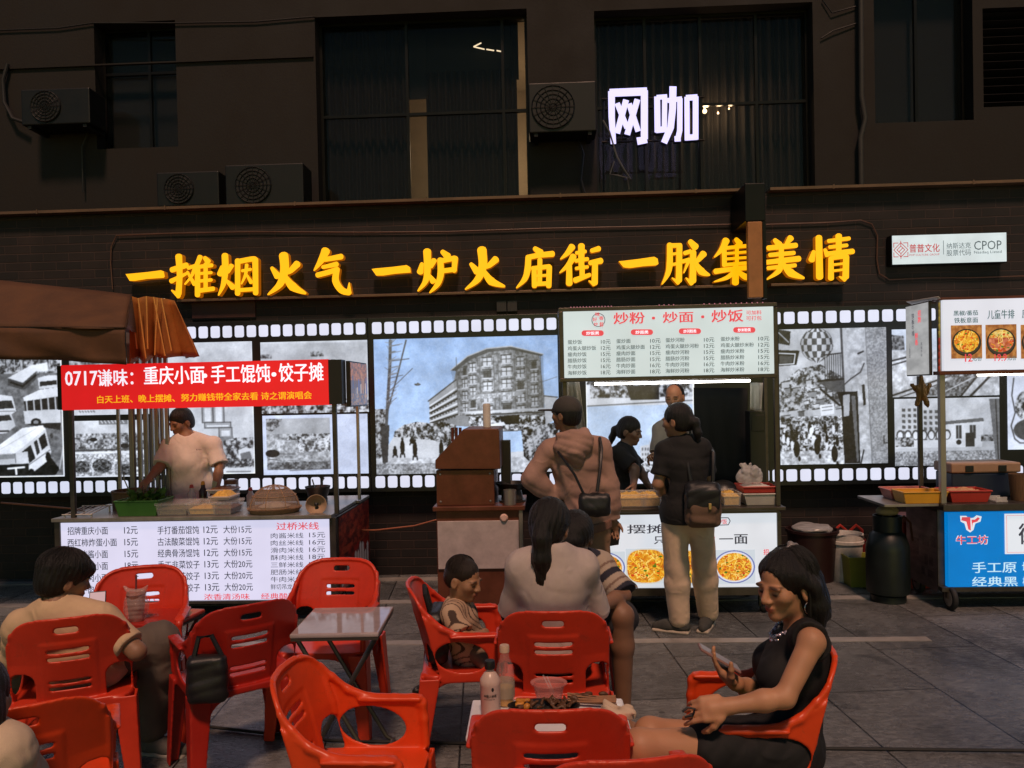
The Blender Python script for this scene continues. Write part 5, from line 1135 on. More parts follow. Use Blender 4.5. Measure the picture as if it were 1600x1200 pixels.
lettering(it, emis('green_black_print', (.03, .05, .05), 1, base=(.02, .02, .02)), bd)
pill = MB(); itp = []
for ci, (px, py) in enumerate(((926, 520.5), (1003, 519), (1078, 517.5), (1163, 515.5))):
    pts = [];
    for (sx, a0) in ((1, -90), (-1, 90)):
        for a in range(0, 181, 30): pts.append((px+sx*13+4.4*math.cos(R_(a0+a)), py+4.4*math.sin(R_(a0+a))))
    MB().add([P(*p, BY-.001) for p in pts][::-1], [tuple(range(len(pts)))]).build('heading_pill', redink, bd, fix=False); itp.append(tr('炒'+names[ci]+'类', px-10, py-2.6, px+10, py+2.6, BY-.003, .02))
lettering(itp, whitep, bd)
lg = MB(); c0 = P(935, 500, BY)
lg.tube([c0+Vector((.048*math.cos(a), 0, .048*math.sin(a))) for a in np.linspace(0, 6.283, 30)], .0022, 4); lg.build('emblem_ring', ink, bd)
lettering([tr('味', 930, 488, 937, 494, BY-.002, .018), tr('好', 926, 496, 933, 502, BY-.002, .02), tr('香', 936, 494, 943, 500, BY-.002, .02), tr('炒', 928, 504, 934, 509, BY-.002, .02), tr('鲜', 937, 503, 943, 511, BY-.002, .018)], redink, bd)
lgt = MB(); rr = np.random.default_rng(9)
for (pa, pb, n) in ((892, 960, 14), (1030, 1060, 4), (1100, 1200, 12)):
    for k in range(n):
        px = pa+(pb-pa)*k/n; c = P(px, 480.5-(px-880)*.025, Y1_-.05); lgt.lathe([(0, -.006), (.006, 0), (0, .006)], c, 6)
lgt.build('fairy_lights', emis('fairy_glow', (.5, .18, .22), .7), stall)
for (px, y) in ((884, Y1_), (1214, Y1_)): post(px, y, z1+.055, bz1-.002, stall, .017, steel_d)
for (px, y) in ((905, Y1_+.6), (1197, Y1_+.6)): post(px, y, z1+.055, bz1-.01, stall, .014, steel_d)
a, b_ = P(929, 599, Y1_+.1), P(1172, 596, Y1_+.1)
tl = MB().tube([(a.x, Y1_+.1, (a.z+b_.z)/2), (b_.x, Y1_+.1, (a.z+b_.z)/2)], .009, 10).build('tube_lamp', tube_m, stall, smooth=True); MB().box((a.x-.02, Y1_+.085, (a.z+b_.z)/2+.016), (b_.x+.02, Y1_+.12, bz0-.003)).build('lamp_batten', steel_d, stall)
for x in (x0+.08, x1-.08):
    for y in (Y1_+.1, Y1_+.55): caster(z0-.052, x, y, .05, stall)
# white cloth on the left post, dark curtain and box at the back
o = canvas_wall([P(884, 596, Y1_+.2), P(905, 596, Y1_+.2)], [P(884, 690, Y1_+.22), P(918, 690, Y1_+.22)], 'hanging_cloth', mat('grey_white_cloth', (.5, .42, .36), .8), None, 21, .02, nx=16)
tag(o, 'greyish white cloth hanging from the left post of the fried noodle stall', 'cloth')
o = canvas_wall([P(1084, 606, Y1_+.75), P(1168, 606, Y1_+.75)], [P(1086, 760, Y1_+.75), P(1168, 760, Y1_+.75)], 'black_curtain', mat('black_cloth', (.010, .010, .010), .8), None, 22, .015, nx=30)
tag(o, 'plain black curtain hanging at the back of the fried noodle stall', 'curtain')
x_a, x_b, z_a, z_b = rect(1170, 642, 1194, 765, Y1_+.5); o = MB().box((x_a, Y1_+.45, CZ), (x_b, Y1_+.6, z_b)).box((x_a+.01, Y1_+.442, z_b-.16), (x_b-.01, Y1_+.449, z_b-.03)).build('speaker_box', black_pl, bevel=.006); tag(o, 'tall black box beside the right post of the fried noodle stall', 'speaker')
o = canvas_wall([P(1172, 598, Y1_+.3), P(1192, 598, Y1_+.3)], [P(1172, 640, Y1_+.3), P(1190, 644, Y1_+.3)], 'paper_roll', white_pl, None, 23, .008, nx=10); tag(o, 'pale carrier bags hung at the upper right of the fried noodle stall', 'bags')
# trays on the counter
CZ1 = z1+.056; ty = Y1_+.12; TG = 'food trays on the fried noodle stall'
for (px, w_, lab) in ((984, 50, 'clear tray of yellow noodles left of the woman with the backpack'), (1014, 34, 'second clear tray of yellow noodles, nearest the woman with the backpack'), (1138, 28, 'small clear tray of yellow noodles beside the red tub')):
    tub('noodle_tray', lab, 'tray', (P(px, 780, ty).x, ty, CZ1), w_*s_(ty)*.97, .26, .095, clearp, taper=.94, group=TG, fill=.03, fill_m=noodle_m, fh=.7, fname='noodles')
tub('white_tub', 'white tapered tub under the red tub at the right of the stall counter', 'tub', (P(1183, 785, ty).x, ty, CZ1), 52*s_(ty), .24, .085, white_pl, taper=.8)
tub('red_tub', 'red shallow tub stacked on the white tub', 'tub', (P(1181, 770, ty).x, ty, CZ1+.093), 52*s_(ty), .24, .045, red_pl, taper=.9, fill=.02, fill_m=white_pl, fname='packets', fh=.7)
bg = Field((-.12, -.1, 0), (.12, .1, .18), .006)
rr = np.random.default_rng(12)
for k in range(16): bg.ell(((rr.random()-.5)*.12, (rr.random()-.5)*.08, .05+rr.random()*.05), (.03+.025*rr.random(), .03, .03+.03*rr.random()), k=.006)
for k in range(5): bg.cone((0, 0, .09), ((rr.random()-.5)*.12, (rr.random()-.5)*.06, .15), .016, .012, .006)
bg.folds(.004, 90, 2)
o = bg.build('plastic_bag', mat('thin_film', (.72, .70, .70), .2, alpha=.45, var=.2), None, world=False); o.location = (P(1170, 760, ty).x, ty, CZ1+.145); tag(o, 'crumpled clear plastic bag lying on the red tub', 'bag')
wk = thing('wok', 'black round wok in place of a dark head-like shape behind the stall counter beside the clear bag', 'wok', (P(1130, 770, Y1_+.45).x, Y1_+.45, CZ1))  # stands in for a dark rounded shape that looks like a seated head
MB().lathe([(0, .0), (.09, .01), (.12, .06), (.105, .10), (.05, .135), (0, .145)], (0, 0, 0), 24).build('body', black_pl, wk, world=False, smooth=True); MB().tube([(.11, 0, .06), (.17, .02, .09), (.22, .03, .1)], .011, 7).build('handle', bam, wk, world=False, smooth=True)

# ---------------------------------------------------------------- brown cooking cart
Y2_ = 5.6
copper = mat('brown_painted_sheet', (.155, .048, .026), .42, .25, var=.4, vscale=5, bump=.15, bscale=12); greyboard = mat('mauve_board', (.50, .41, .39), .55, var=.2, vscale=12)
x0, x1, z0, z1 = rect(682, 798, 815, 906, Y2_)
ck = thing('cooking_cart', 'brown sheet-metal cooking cart with slanted hood and pale front board', 'food cart', ((x0+x1)/2, Y2_+.3, 0))
MB().box((x0, Y2_+.02, .12), (x1, Y2_+.56, z1)).build('cabinet', copper, ck, bevel=.005)
px0_, px1_, pz0_, pz1_ = rect(684, 814, 811, 889, Y2_); MB().box((px0_, Y2_+.002, pz0_), (px1_, Y2_+.019, pz1_)).build('front_board', greyboard, ck, bevel=.003)
MB().box((x0-.02, Y2_-.02, z1+.001), (x1+.03, Y2_+.58, z1+.035)).build('counter_top', copper, ck, bevel=.005)
MB().box((px1_+.004, Y2_-.004, .14), (x1+.012, Y2_+.018, z1-.002)).build('corner_rail', steel, ck)
ux0, ux1, uz0, uz1 = rect(681, 735, 772, 796, Y2_); MB().box((ux0, Y2_+.03, z1+.036), (ux1, Y2_+.5, uz1)).build('upper_box', copper, ck, bevel=.004)
poly = [P(*p, Y2_) for p in ((680, 733), (680, 719), (721, 674), (723, 671), (778, 670), (780, 674), (782, 733))]
MB().prism([(p.x, p.z) for p in poly], lambda u, v, d: (u, Y2_+d, v), 0, .5).build('hood', copper, ck, bevel=.004)
hb = MB(); q = rect(706, 668, 720, 676, Y2_+.2)
for k in range(3): hb.tube([P(707+k*6, 690, Y2_+.3), P(707+k*6, 668, Y2_+.3)], .012, 8)
hb.build('vent_pipe', copper, ck)
c = P(761, 671, Y2_+.3); MB().lathe([(0, -.05), (.03, -.05), (.03, .19), (.022, .20), (0, .20)], c, 16).build('flue', mat('flue_white', (.62, .58, .52), .5), ck, smooth=True)
x_a, x_b, z_a, z_b = rect(783, 688, 798, 765, Y2_+.35); MB().box((x_a, Y2_+.3, z1+.036), (x_b, Y2_+.42, z_b)).build('side_stand', blackcase, ck)
for x in (x0+.07, x1-.07):
    for y in (Y2_+.08, Y2_+.5): caster(.12, x, y, .052, ck)
CZ2 = z1+.036
fpn = thing('frying_pan', 'black frying pan on the burner beside the brown cart hood', 'pan', (P(800, 760, Y2_+.2).x, Y2_+.2, CZ2+.10))
MB().lathe([(0, .0), (.085, .0), (.125, .045), (.13, .045), (.09, -.006), (0, -.006)], (0, 0, 0), 26).build('pan', black_pl, fpn, world=False, smooth=True); MB().tube([(.12, 0, .04), (.2, .02, .07), (.26, .03, .085)], .011, 8).build('handle', black_pl, fpn, world=False, smooth=True)
MB().lathe([(.1, -.1), (.1, -.085), (.075, -.085), (.06, -.01), (.07, -.01), (.085, -.08)], (0, 0, 0), 18).build('burner', steel_d, fpn, world=False, smooth=True)
o = MB().lathe([(0, 0), (.045, 0), (.048, .11), (.044, .11), (.04, .006), (0, .006)], (P(797, 793, Y2_+.04).x, Y2_+.04, CZ2), 20).build('steel_cup', steel, smooth=True); tag(o, 'small steel cup on the counter under the frying pan', 'cup')
o = MB().lathe([(0, .014), (.02, .014), (.03, 0), (.02, -.014), (0, -.014)], P(787.5, 809, Y2_-.004), 16, ax=(0, 1, 0)).build('knob', mat('pink_knob', (.75, .5, .42), .35), ck, smooth=True)

# ---------------------------------------------------------------- steak stall, right
Y3_ = 5.85
x0, _, z0, z1 = rect(1481, 800, 1700, 916, Y3_); x1 = x0+1.75
sk = thing('steak_stall', 'sizzling steak stall with a bright blue front panel at the right edge', 'food stall', ((x0+x1)/2, Y3_+.4, 0))
MB().box((x0-.05, Y3_+.05, z0-.03), (x1, Y3_+.55, z1+.02)).build('cabinet', steel_d, sk, bevel=.004)
xl = P(1382, 785, Y3_).x
MB().box((xl, Y3_+.0, z1+.05), (x0-.06, Y3_+.5, z1+.07)).build('side_shelf', steel, sk, bevel=.003)
MB().box((x0-.058, Y3_-.06, z1+.022), (x1+.02, Y3_+.58, z1+.072)).build('counter_top', steel_d, sk, bevel=.004)
MB().box((x0-.05, Y3_-.01, z0-.035), (x1, Y3_+.045, z0-.003)).build('base_rail', steel_d, sk)
fp = MB().box((x0, Y3_-.004, z0), (x1, Y3_+.045, z1)).build('front_panel', emis('panel_blue', (.0, .20, .60), .9, base=(.0, .06, .18), var=.12, vscale=3), sk)
TY = Y3_-.006; wh = emis('panel_white', (.75, .80, .86), .9); paleb = emis('pale_blue_print', (.55, .82, .95), .9)
def poly_px(pts, Y, m, parent, name): return MB().add([P(*p, Y) for p in pts][::-1], [tuple(range(len(pts)))]).build(name, m, parent, fix=False)
poly_px([(1500,806),(1510,806),(1513,810),(1521,809),(1526,805),(1534,807),(1532,815),(1524,818),(1521,828),(1516,832),(1510,828),(1507,818),(1501,815)], TY, wh, fp, 'logo_backing'); poly_px([(1503,808),(1516,808),(1517,829),(1513,827),(1510,815),(1502,813)], TY-.002, redink, fp, 'logo')
poly_px([(1523,812),(1528,808),(1531,810),(1527,815),(1520,817),(1519,824),(1518,812)], TY-.002, redink, fp, 'logo')
lettering([tr('牛工坊', 1493.5, 836, 1544, 851, TY, .018)], wh, fp); lettering([tr('牛工坊', 1494.5, 837, 1543, 850, TY-.002, .012)], redink, fp)
lettering([tr('手工原', 1519, 878, 1588, 895, TY, .012), tr('切', 1597, 878, 1612, 894, TY, .01), tr('经典黑', 1519, 901, 1590, 916, TY, .012), tr('椒', 1598, 901, 1612, 915, TY, .01)], paleb, fp)
x_a, x_b, z_a, z_b = rect(1570, 802, 1690, 865, TY-.004); MB().box((x_a, TY-.006, z_a), (x_b, TY-.002, z_b)).build('white_plaque', wh, fp); bo = MB()
for (a, b_) in (((x_a+.012, z_a+.012), (x_b, z_a+.014)), ((x_a+.012, z_b-.014), (x_b, z_b-.012)), ((x_a+.012, z_a+.014), (x_a+.014, z_b-.014))): bo.box((a[0], TY-.008, a[1]), (b_[0], TY-.0065, b_[1]))
bo.build('plaque_border', redink, fp); lettering([tr('街', 1592, 818, 1620, 850, TY-.009, .02)], ink, fp)
# left end panel with faint posters
cv = Canvas(0, 0, 40, 130, 2.2, (.42, .33, .32)); cv.noise(np.ones_like(cv.X, bool), (.36, .28, .27), (.48, .38, .37), 8, 81)
for (x, y, w_, h) in ((22, 46, 8, 16), (32, 42, 6, 18), (5, 55, 12, 28), (24, 76, 4, 18), (30, 78, 5, 14), (20, 98, 4, 14), (28, 100, 8, 12)): cv.noise((cv.X > x) & (cv.X < x+w_) & (cv.Y > y) & (cv.Y < y+h), (.2, .14, .15), (.36, .28, .28), 1.6, 82+x)
me = cv.mesh('end_panel', lambda u, v: (x0-.054, Y3_+.54-.49*u, z1+(z0-.05-z1)*v)); link('end_panel', me, pmr, sk)
for x in (x0+.02, x1-.1):
    for y in (Y3_+.01, Y3_+.5): caster(z0-.032, x, y, .088, sk)
# sign
sx0, _, sz0, sz1 = rect(1474, 466, 1700, 577, Y3_-.05); sx1 = sx0+1.7; BY = Y3_-.056
sb = MB().box((sx0, Y3_-.05, sz0), (sx1, Y3_+.02, sz1)).build('menu_board', emis('board_white', (.70, .72, .80), 1.0, base=(.22, .22, .22), var=.1, vscale=2.5), sk)
MB().box((sx0-.03, Y3_-.045, sz0-.03), (sx1, Y3_+.05, sz0-.002)).box((sx0-.03, Y3_-.045, sz1+.002), (sx1, Y3_+.05, sz1+.02)).build('board_frame', copper, sk, bevel=.003)
lettering([tr('黑椒/番茄', 1490, 485, 1528, 493, BY, .01), tr('铁板意面', 1491, 496, 1528, 504.5, BY, .01), tr('儿童牛排', 1543, 484, 1585, 498, BY, .01), tr('原切牛排', 1597, 483, 1640, 497, BY, .01), tr('元/份', 1519, 557, 1534, 564, BY-.004, .006), tr('元/份', 1574, 556, 1588, 563, BY-.004, .006)], emis('dark_green_print', (.04, .10, .10), 1), sb)
lettering([tr('12', 1508, 553, 1519, 565, BY-.004, .02), tr('19.9', 1554, 553, 1573, 564, BY-.004, .012)], redink, sb)
place_pic(food(2, 91), 1486, 508, 1534.5, 560, BY-.002, sb); place_pic(food(3, 92), 1540, 507, 1588.5, 560, BY-.002, sb); place_pic(food(3, 93), 1595, 507, 1643, 560, BY-.002, sb)
# side sign with menus in vertical red and black writing
cv = Canvas(0, 0, 34, 115, 3, (.70, .70, .72)); cv.noise(np.ones_like(cv.X, bool), .62, .74, 14, 83)
sd2 = MB().box((sx0-.05, Y3_+.052, sz0-.03), (sx0-.032, Y3_+.42, sz1+.01)).build('side_board', steel_d, sk)
me = cv.mesh('side_print', lambda u, v: (sx0-.053, Y3_+.42-.36*u, sz1+(sz0-.02-sz1)*v)); link('side_print', me, attr_mat('lit_side', .8, .35), sd2)
def side_pt(u0, v0): return lambda a, b_: (sx0-.0555, Y3_+.42-u0-a, sz1-v0+b_)
lettering([('\n'.join('铁板牛排'), side_pt(.10, .10), .045, .006), ('\n'.join('儿童意面'), side_pt(.05, .32), .028, .002), ('\n'.join('黑椒牛柳'), side_pt(.24, .32), .028, .002)], ink, sd2)
lettering([('\n'.join('招牌'), side_pt(.20, .09), .05, .012), ('\n'.join('鲜香'), side_pt(.15, .26), .05, .012)], redink, sd2)
canvas_wall([P(1416, 471, Y3_+.45), P(1466, 463, Y3_-.1)], [P(1426, 476, Y3_+.45), P(1470, 466, Y3_-.1)], 'roof_edge', white_pl, sk, 24, .003, nx=8, ny=2)
post(1472, Y3_, z1+.072, sz1+.02, sk, .02, steel); post(1438, Y3_+.42, z1+.072, sz0-.03, sk, .016, steel_d); post(0, Y3_, z1+.072, sz1, sk, .02, steel, x=x1-.1)
a, b_ = P(1528, 585, Y3_+.1), P(1800, 581, Y3_+.1); MB().tube([(a.x, Y3_+.1, a.z), (b_.x, Y3_+.1, a.z)], .013, 10).build('tube_lamp', tube_m, sk, smooth=True)
fl = MB(); cs_ = [(.6, .5, .1), (.6, .08, .04)]
for k in range(10):
    c = P(1467.5, 478+k*11, Y3_-.03); fl.lathe([(0, -.03), (.008, -.02), (.008, .02), (0, .03)], c, 6, mi=0 if k < 5 else 1)
fl.build('light_string', [mat('string_yellow', (.55, .5, .12), .4), mat('string_red', (.55, .08, .04), .4)], sk, smooth=True)
# starfish bag hanging from the post
sf = []
for k in range(10): a = R_(90+36*k); r = (.105 if k % 2 == 0 else .05)*(1.25 if k == 5 else 1); sf.append((r*math.cos(a), r*math.sin(a)))
cc = P(1440, 612, Y3_+.33)
t = thing('star_bag', 'crumpled orange star-shaped bag hanging from the left post of the steak stall', 'bag', cc); fd = Field((-.15, -.06, -.16), (.15, .06, .16), .005)
fd.ell((0, 0, 0), (.06, .03, .07), k=.02)
for (dx, dz, L_) in ((-.09, .06, .03), (.085, .06, .03), (-.05, -.12, .025), (.06, -.13, .025), (0, .13, .02)): fd.cone((0, 0, 0), (dx, .0, dz), .035, .018, .02)
fd.folds(.005, 110, 4); fd.build('bag', mat('dull_orange_bag', (.26, .13, .03), .6, var=.3), t, world=False); t.scale = (.8, .8, .85); MB().tube([(0, 0, .12), (0, .04, .2), (-.01, .07, .24)], .004, 5).build('string', black_pl, t, world=False)
# goods on the steak stall
CZ3 = z1+.073; yy = Y3_+.1
tub('pink_basket', 'pink shallow plastic basket at the rear of the side shelf', 'basket', (P(1415, 780, yy+.22).x, yy+.22, CZ3-.002), 66*s_(yy), .2, .075, pink_pl, taper=.84)
tub('yellow_basket', 'yellow-orange plastic basket at the front of the side shelf', 'basket', (P(1437, 788, yy).x, yy, CZ3-.002), 66*s_(yy), .2, .085, yel_pl, taper=.88)
tub('red_basket', 'red plastic basket of packets beside the blue cool box', 'basket', (P(1505, 788, yy+.02).x, yy+.02, CZ3), 62*s_(yy), .22, .085, red_pl, taper=.84, fill=.03, fill_m=mat('orange_packets', (.6, .3, .15), .5, bump=.5), fh=.75, fname='packets')
cb_ = thing('cool_box', 'dark blue cool box with tan lid on the steak stall counter', 'cool box', (P(1526, 780, yy+.3).x, yy+.3, CZ3)); w_ = 98*s_(yy+.3)
MB().box((-w_/2, -.13, 0), (w_/2, .13, .19)).build('box', mat('navy_plastic', (.015, .025, .05), .4), cb_, world=False, bevel=.012); MB().box((-w_/2-.01, -.14, .192), (w_/2+.01, .14, .27)).build('lid', mat('tan_lid', (.36, .22, .14), .5), cb_, world=False, bevel=.012)
for x in (-.13, .12): MB().box((x-.03, -.15, .20), (x+.03, -.1405, .25)).build('latch', black_pl, cb_, world=False, bevel=.003)
o = MB().box((P(1550, 786, yy-.05).x, yy-.1, CZ3), (P(1569, 786, yy-.05).x, yy, CZ3+.012)).box((P(1551, 786, yy-.05).x, yy-.098, CZ3+.012), (P(1568, 786, yy-.05).x, yy-.09, CZ3+.04)).box((P(1551, 786, yy-.05).x, yy-.01, CZ3+.012), (P(1568, 786, yy-.05).x, yy-.002, CZ3+.04)).build('small_dish', smoke, bevel=.003); tag(o, 'small clear dish in front of the blue cool box', 'dish')
o = MB().lathe([(0, 0), (.06, 0), (.075, .2), (.07, .2), (.055, .01), (0, .01)], (P(1594, 785, yy).x, yy, CZ3), 20).build('utensil_pot', bam, smooth=True); tag(o, 'dark brown utensil pot at the right edge of the steak stall', 'pot')

# ---------------------------------------------------------------- things on the ground between the stalls
gc = thing('gas_cylinder', 'dark green gas cylinder standing left of the steak stall', 'gas cylinder', G(1388, 938)); k_ = .155
gm = mat('cylinder_paint', (.010, .015, .014), .4, var=.35, vscale=6)
MB().lathe([(0, 0), (.13, 0), (.13, .05), (.125, .055), (k_, .07), (k_+.004, .1), (k_+.004, .40), (k_, .44), (.13, .52), (.09, .56), (.04, .575)], (0, 0, 0), 32).build('body', gm, gc, world=False, smooth=True)
MB().lathe([(.105, .55), (.105, .67), (.098, .67), (.098, .55)], (0, 0, 0), 28).build('collar', gm, gc, world=False, smooth=True)
MB().lathe([(0, .57), (.02, .57), (.02, .64), (.035, .645), (.035, .665), (0, .668)], (0, 0, 0), 14).tube([(.02, 0, .61), (.07, -.01, .62)], .012, 8).build('valve', steel_d, gc, world=False, smooth=True)
MB().tube([(.07, -.01, .62), (.13, 0, .66), (.2, .05, .6), (.24, .1, .45)], .009, 7).build('hose', mat('hose', (.09, .035, .02), .5), gc, world=False, smooth=True)
o = Field((-.12, -.1, 0), (.12, .1, .1), .006); o.ell((0, 0, .03), (.085, .06, .04)); o.folds(.004, 80, 5); o = o.build('cloth', mat('tan_cloth', (.35, .27, .16), .8), gc, world=True, relax=1); o.location = (gc.location.x, gc.location.y, .672); o.matrix_parent_inverse = Matrix.Identity(4); o.location = (0, 0, .672)
bk = thing('white_bucket', 'white plastic bucket behind the yellow-green bin', 'bucket', G(1322, 906)); h = .41
MB().lathe([(0, 0), (.115, 0), (.14, h*.8), (.15, h*.8), (.15, h*.86), (.143, h*.87), (.146, h), (.138, h), (.11, .01), (0, .01)], (0, 0, 0), 28).build('body', mat('bucket_white', (.70, .66, .60), .4, var=.25, vscale=12), bk, world=False, smooth=True); MB().tube([(.15*math.cos(a), .15*math.sin(a), h*.84-.08*math.sin(a)) for a in np.linspace(math.pi, 2*math.pi, 12)], .004, 5).build('handle', steel, bk, world=False, smooth=True)
tub('yellow_bin', 'yellow-green square plastic bin in front of the white bucket', 'bin', G(1341, 914), .22, .2, .25, mat('yellow_green_plastic', (.36, .36, .05), .4), taper=.82)
db = thing('dark_bin', 'dark maroon round bin beside the fried noodle stall', 'bin', G(1270, 905)); MB().lathe([(0, 0), (.17, 0), (.21, .42), (.222, .42), (.222, .445), (.205, .445), (.165, .02), (0, .02)], (0, 0, 0), 30).build('body', mat('maroon_plastic', (.024, .009, .009), .45), db, world=False, smooth=True)
bg = Field((-.2, -.2, 0), (.2, .2, .12), .008); bg.ell((0, 0, .02), (.17, .17, .035)); bg.folds(.008, 60, 6); bg.build('bin_liner', mat('grey_film', (.3, .29, .29), .25), db, world=False).location = (0, 0, .43)
for (px, lab) in ((1313, 'left of two red carrier bags hung behind the white bucket'), (1338, 'right of two red carrier bags hung behind the white bucket')):
    c = P(px, 842, 7.09); t = thing('red_bag', lab, 'bag', c, 'red carrier bags by the white bucket'); MB().tube([(-.055, 0, 0), (-.05, 0, .08), (0, 0, .125), (.05, 0, .08), (.055, 0, 0)], .014, 7).build('handle', red_pl, t, world=False, smooth=True)
    f_ = Field((-.11, -.06, -.22), (.11, .06, .05), .007); f_.box((0, 0, -.1), (.085, .04, .11), rnd=.02); f_.folds(.005, 60, 7+px); f_.build('bag', red_pl, t, world=False)
rbx = thing('red_crate', 'tall red plastic crate between the gas cylinder and the steak stall', 'crate', G(1425, 915)); MB().box((-.12, -.10, .0), (.12, .14, .55)).build('body', red_pl, rbx, bevel=.012, world=False); MB().box((-.13, -.11, .552), (.13, .15, .60)).build('lid', pink_pl, rbx, bevel=.01, world=False)
# trailing hose and ground cable
o = MB().tube([(P(682, 809, 6.2).x-.0, 6.3, .66), (-1.1, 6.35, .60), (-1.45, 6.45, .55), (-1.9, 6.6, .53), (-4.9, 6.7, .80)], .008, 6).build('hose', mat('orange_hose', (.35, .12, .06), .5), smooth=True); tag(o, 'thin orange-brown gas hose strung behind the carts', 'hose')
pts = [G(-30, 1122), G(300, 1135), G(520, 1160), G(720, 1164), G(1000, 1166), G(1250, 1172), G(1620, 1176)]
o = MB().tube([p+Vector((0, 0, .009)) for p in pts], .008, 6).build('ground_cable', rubber, smooth=True); tag(o, 'black cable lying across the paving in the foreground', 'cable')

# smaller kitchen things
for (px, yb_, h, m_, cap_m, lab) in ((300, .50, .15, smoke, red_pl, 'squeeze bottle with a red cap behind the clear food boxes'), (318, .55, .17, mat('soy_brown', (.05, .02, .012), .2), yel_pl, 'dark soy sauce bottle with a yellow cap behind the clear food boxes'), (392, .50, .12, white_pl, red_pl, 'small white seasoning tub left of the mesh food cover')):
    t = thing('sauce_bottle', lab, 'bottle', (M_at(px, Y0+yb_), Y0+yb_, CZ), 'sauce bottles on the noodle cart'); MB().lathe([(0, 0), (.032, 0), (.034, .01), (.034, h*.7), (.018, h*.86), (.016, h), (0, h)], (0, 0, 0), 18).build('body', m_, t, world=False, smooth=True); MB().lathe([(0, h+.03), (.012, h+.028), (.019, h+.001), (0, h+.001)], (0, 0, 0), 16).build('cap', cap_m, t, world=False, smooth=True)
t = thing('spatula', 'steel spatula standing up behind the meat tray on the noodle cart', 'spatula', (M_at(322, Y0+.45), Y0+.45, CZ+.0)); MB().tube([(0, 0, 0), (.05, 0, .12)], .006, 6).build('handle', black_pl, t, world=False); MB().prism([(.045, .11), (.06, .10), (.10, .20), (.06, .215)], lambda u, v, d: (u, d, v), -.002, .002).build('blade', steel, t, world=False)
for (px, py, w_, lab) in ((705, 905, .03, 'a'),):
    pass
    for xx in (ux0+.03, ux1-.03):
        for zz in (CZ2+.03, uz1-.03): MB().lathe([(0, -.006), (.007, -.004), (.009, 0)], (xx, Y2_+.03, zz), 8, ax=(0, 1, 0)).build('rivet', steel, ck)
# ================================================================ RED PLASTIC ARMCHAIRS
def chair_material(name, col):
    m = mat(name, col, .36, var=.12, vscale=9, bump=.06, bscale=160, sss=.0, spec=.5)
    nt = m.node_tree; b = nt.nodes['Principled BSDF']; N = nt.nodes.new; L = nt.links.new      # scuffs and grime
    tc = N('ShaderNodeTexCoord'); oi = N('ShaderNodeObjectInfo'); va = N('ShaderNodeVectorMath'); L(tc.outputs['Object'], va.inputs[0]); L(oi.outputs['Location'], va.inputs[1])
    nz = N('ShaderNodeTexNoise'); nz.inputs['Scale'].default_value = 7; nz.inputs['Detail'].default_value = 9; nz.inputs['Roughness'].default_value = .8; nz.inputs['Distortion'].default_value = 2.5; L(va.outputs[0], nz.inputs['Vector'])
    mr = N('ShaderNodeMapRange'); mr.inputs[1].default_value = .56; mr.inputs[2].default_value = .72; mr.inputs[4].default_value = .55; L(nz.outputs[0], mr.inputs[0])
    mx = N('ShaderNodeMix'); mx.data_type = 'RGBA'; L(mr.outputs[0], mx.inputs[0]); L(b.inputs['Base Color'].links[0].from_socket, mx.inputs[6]); mx.inputs[7].default_value = (col[0]*.45, col[1]*.9+.01, col[2]*.9+.01, 1); L(mx.outputs[2], b.inputs['Base Color'])
    return m
red_chair = chair_material('red_chair_plastic', (.64, .046, .018)); lamplit_chair = chair_material('red_chair_plastic_lamplit', (.74, .066, .012))  # second one: same red plastic, warm lamplight put into its colour
shaded_chair = chair_material('red_chair_plastic_shaded', (.42, .020, .012))  # same red plastic darkened, shade put into the colour of chair C
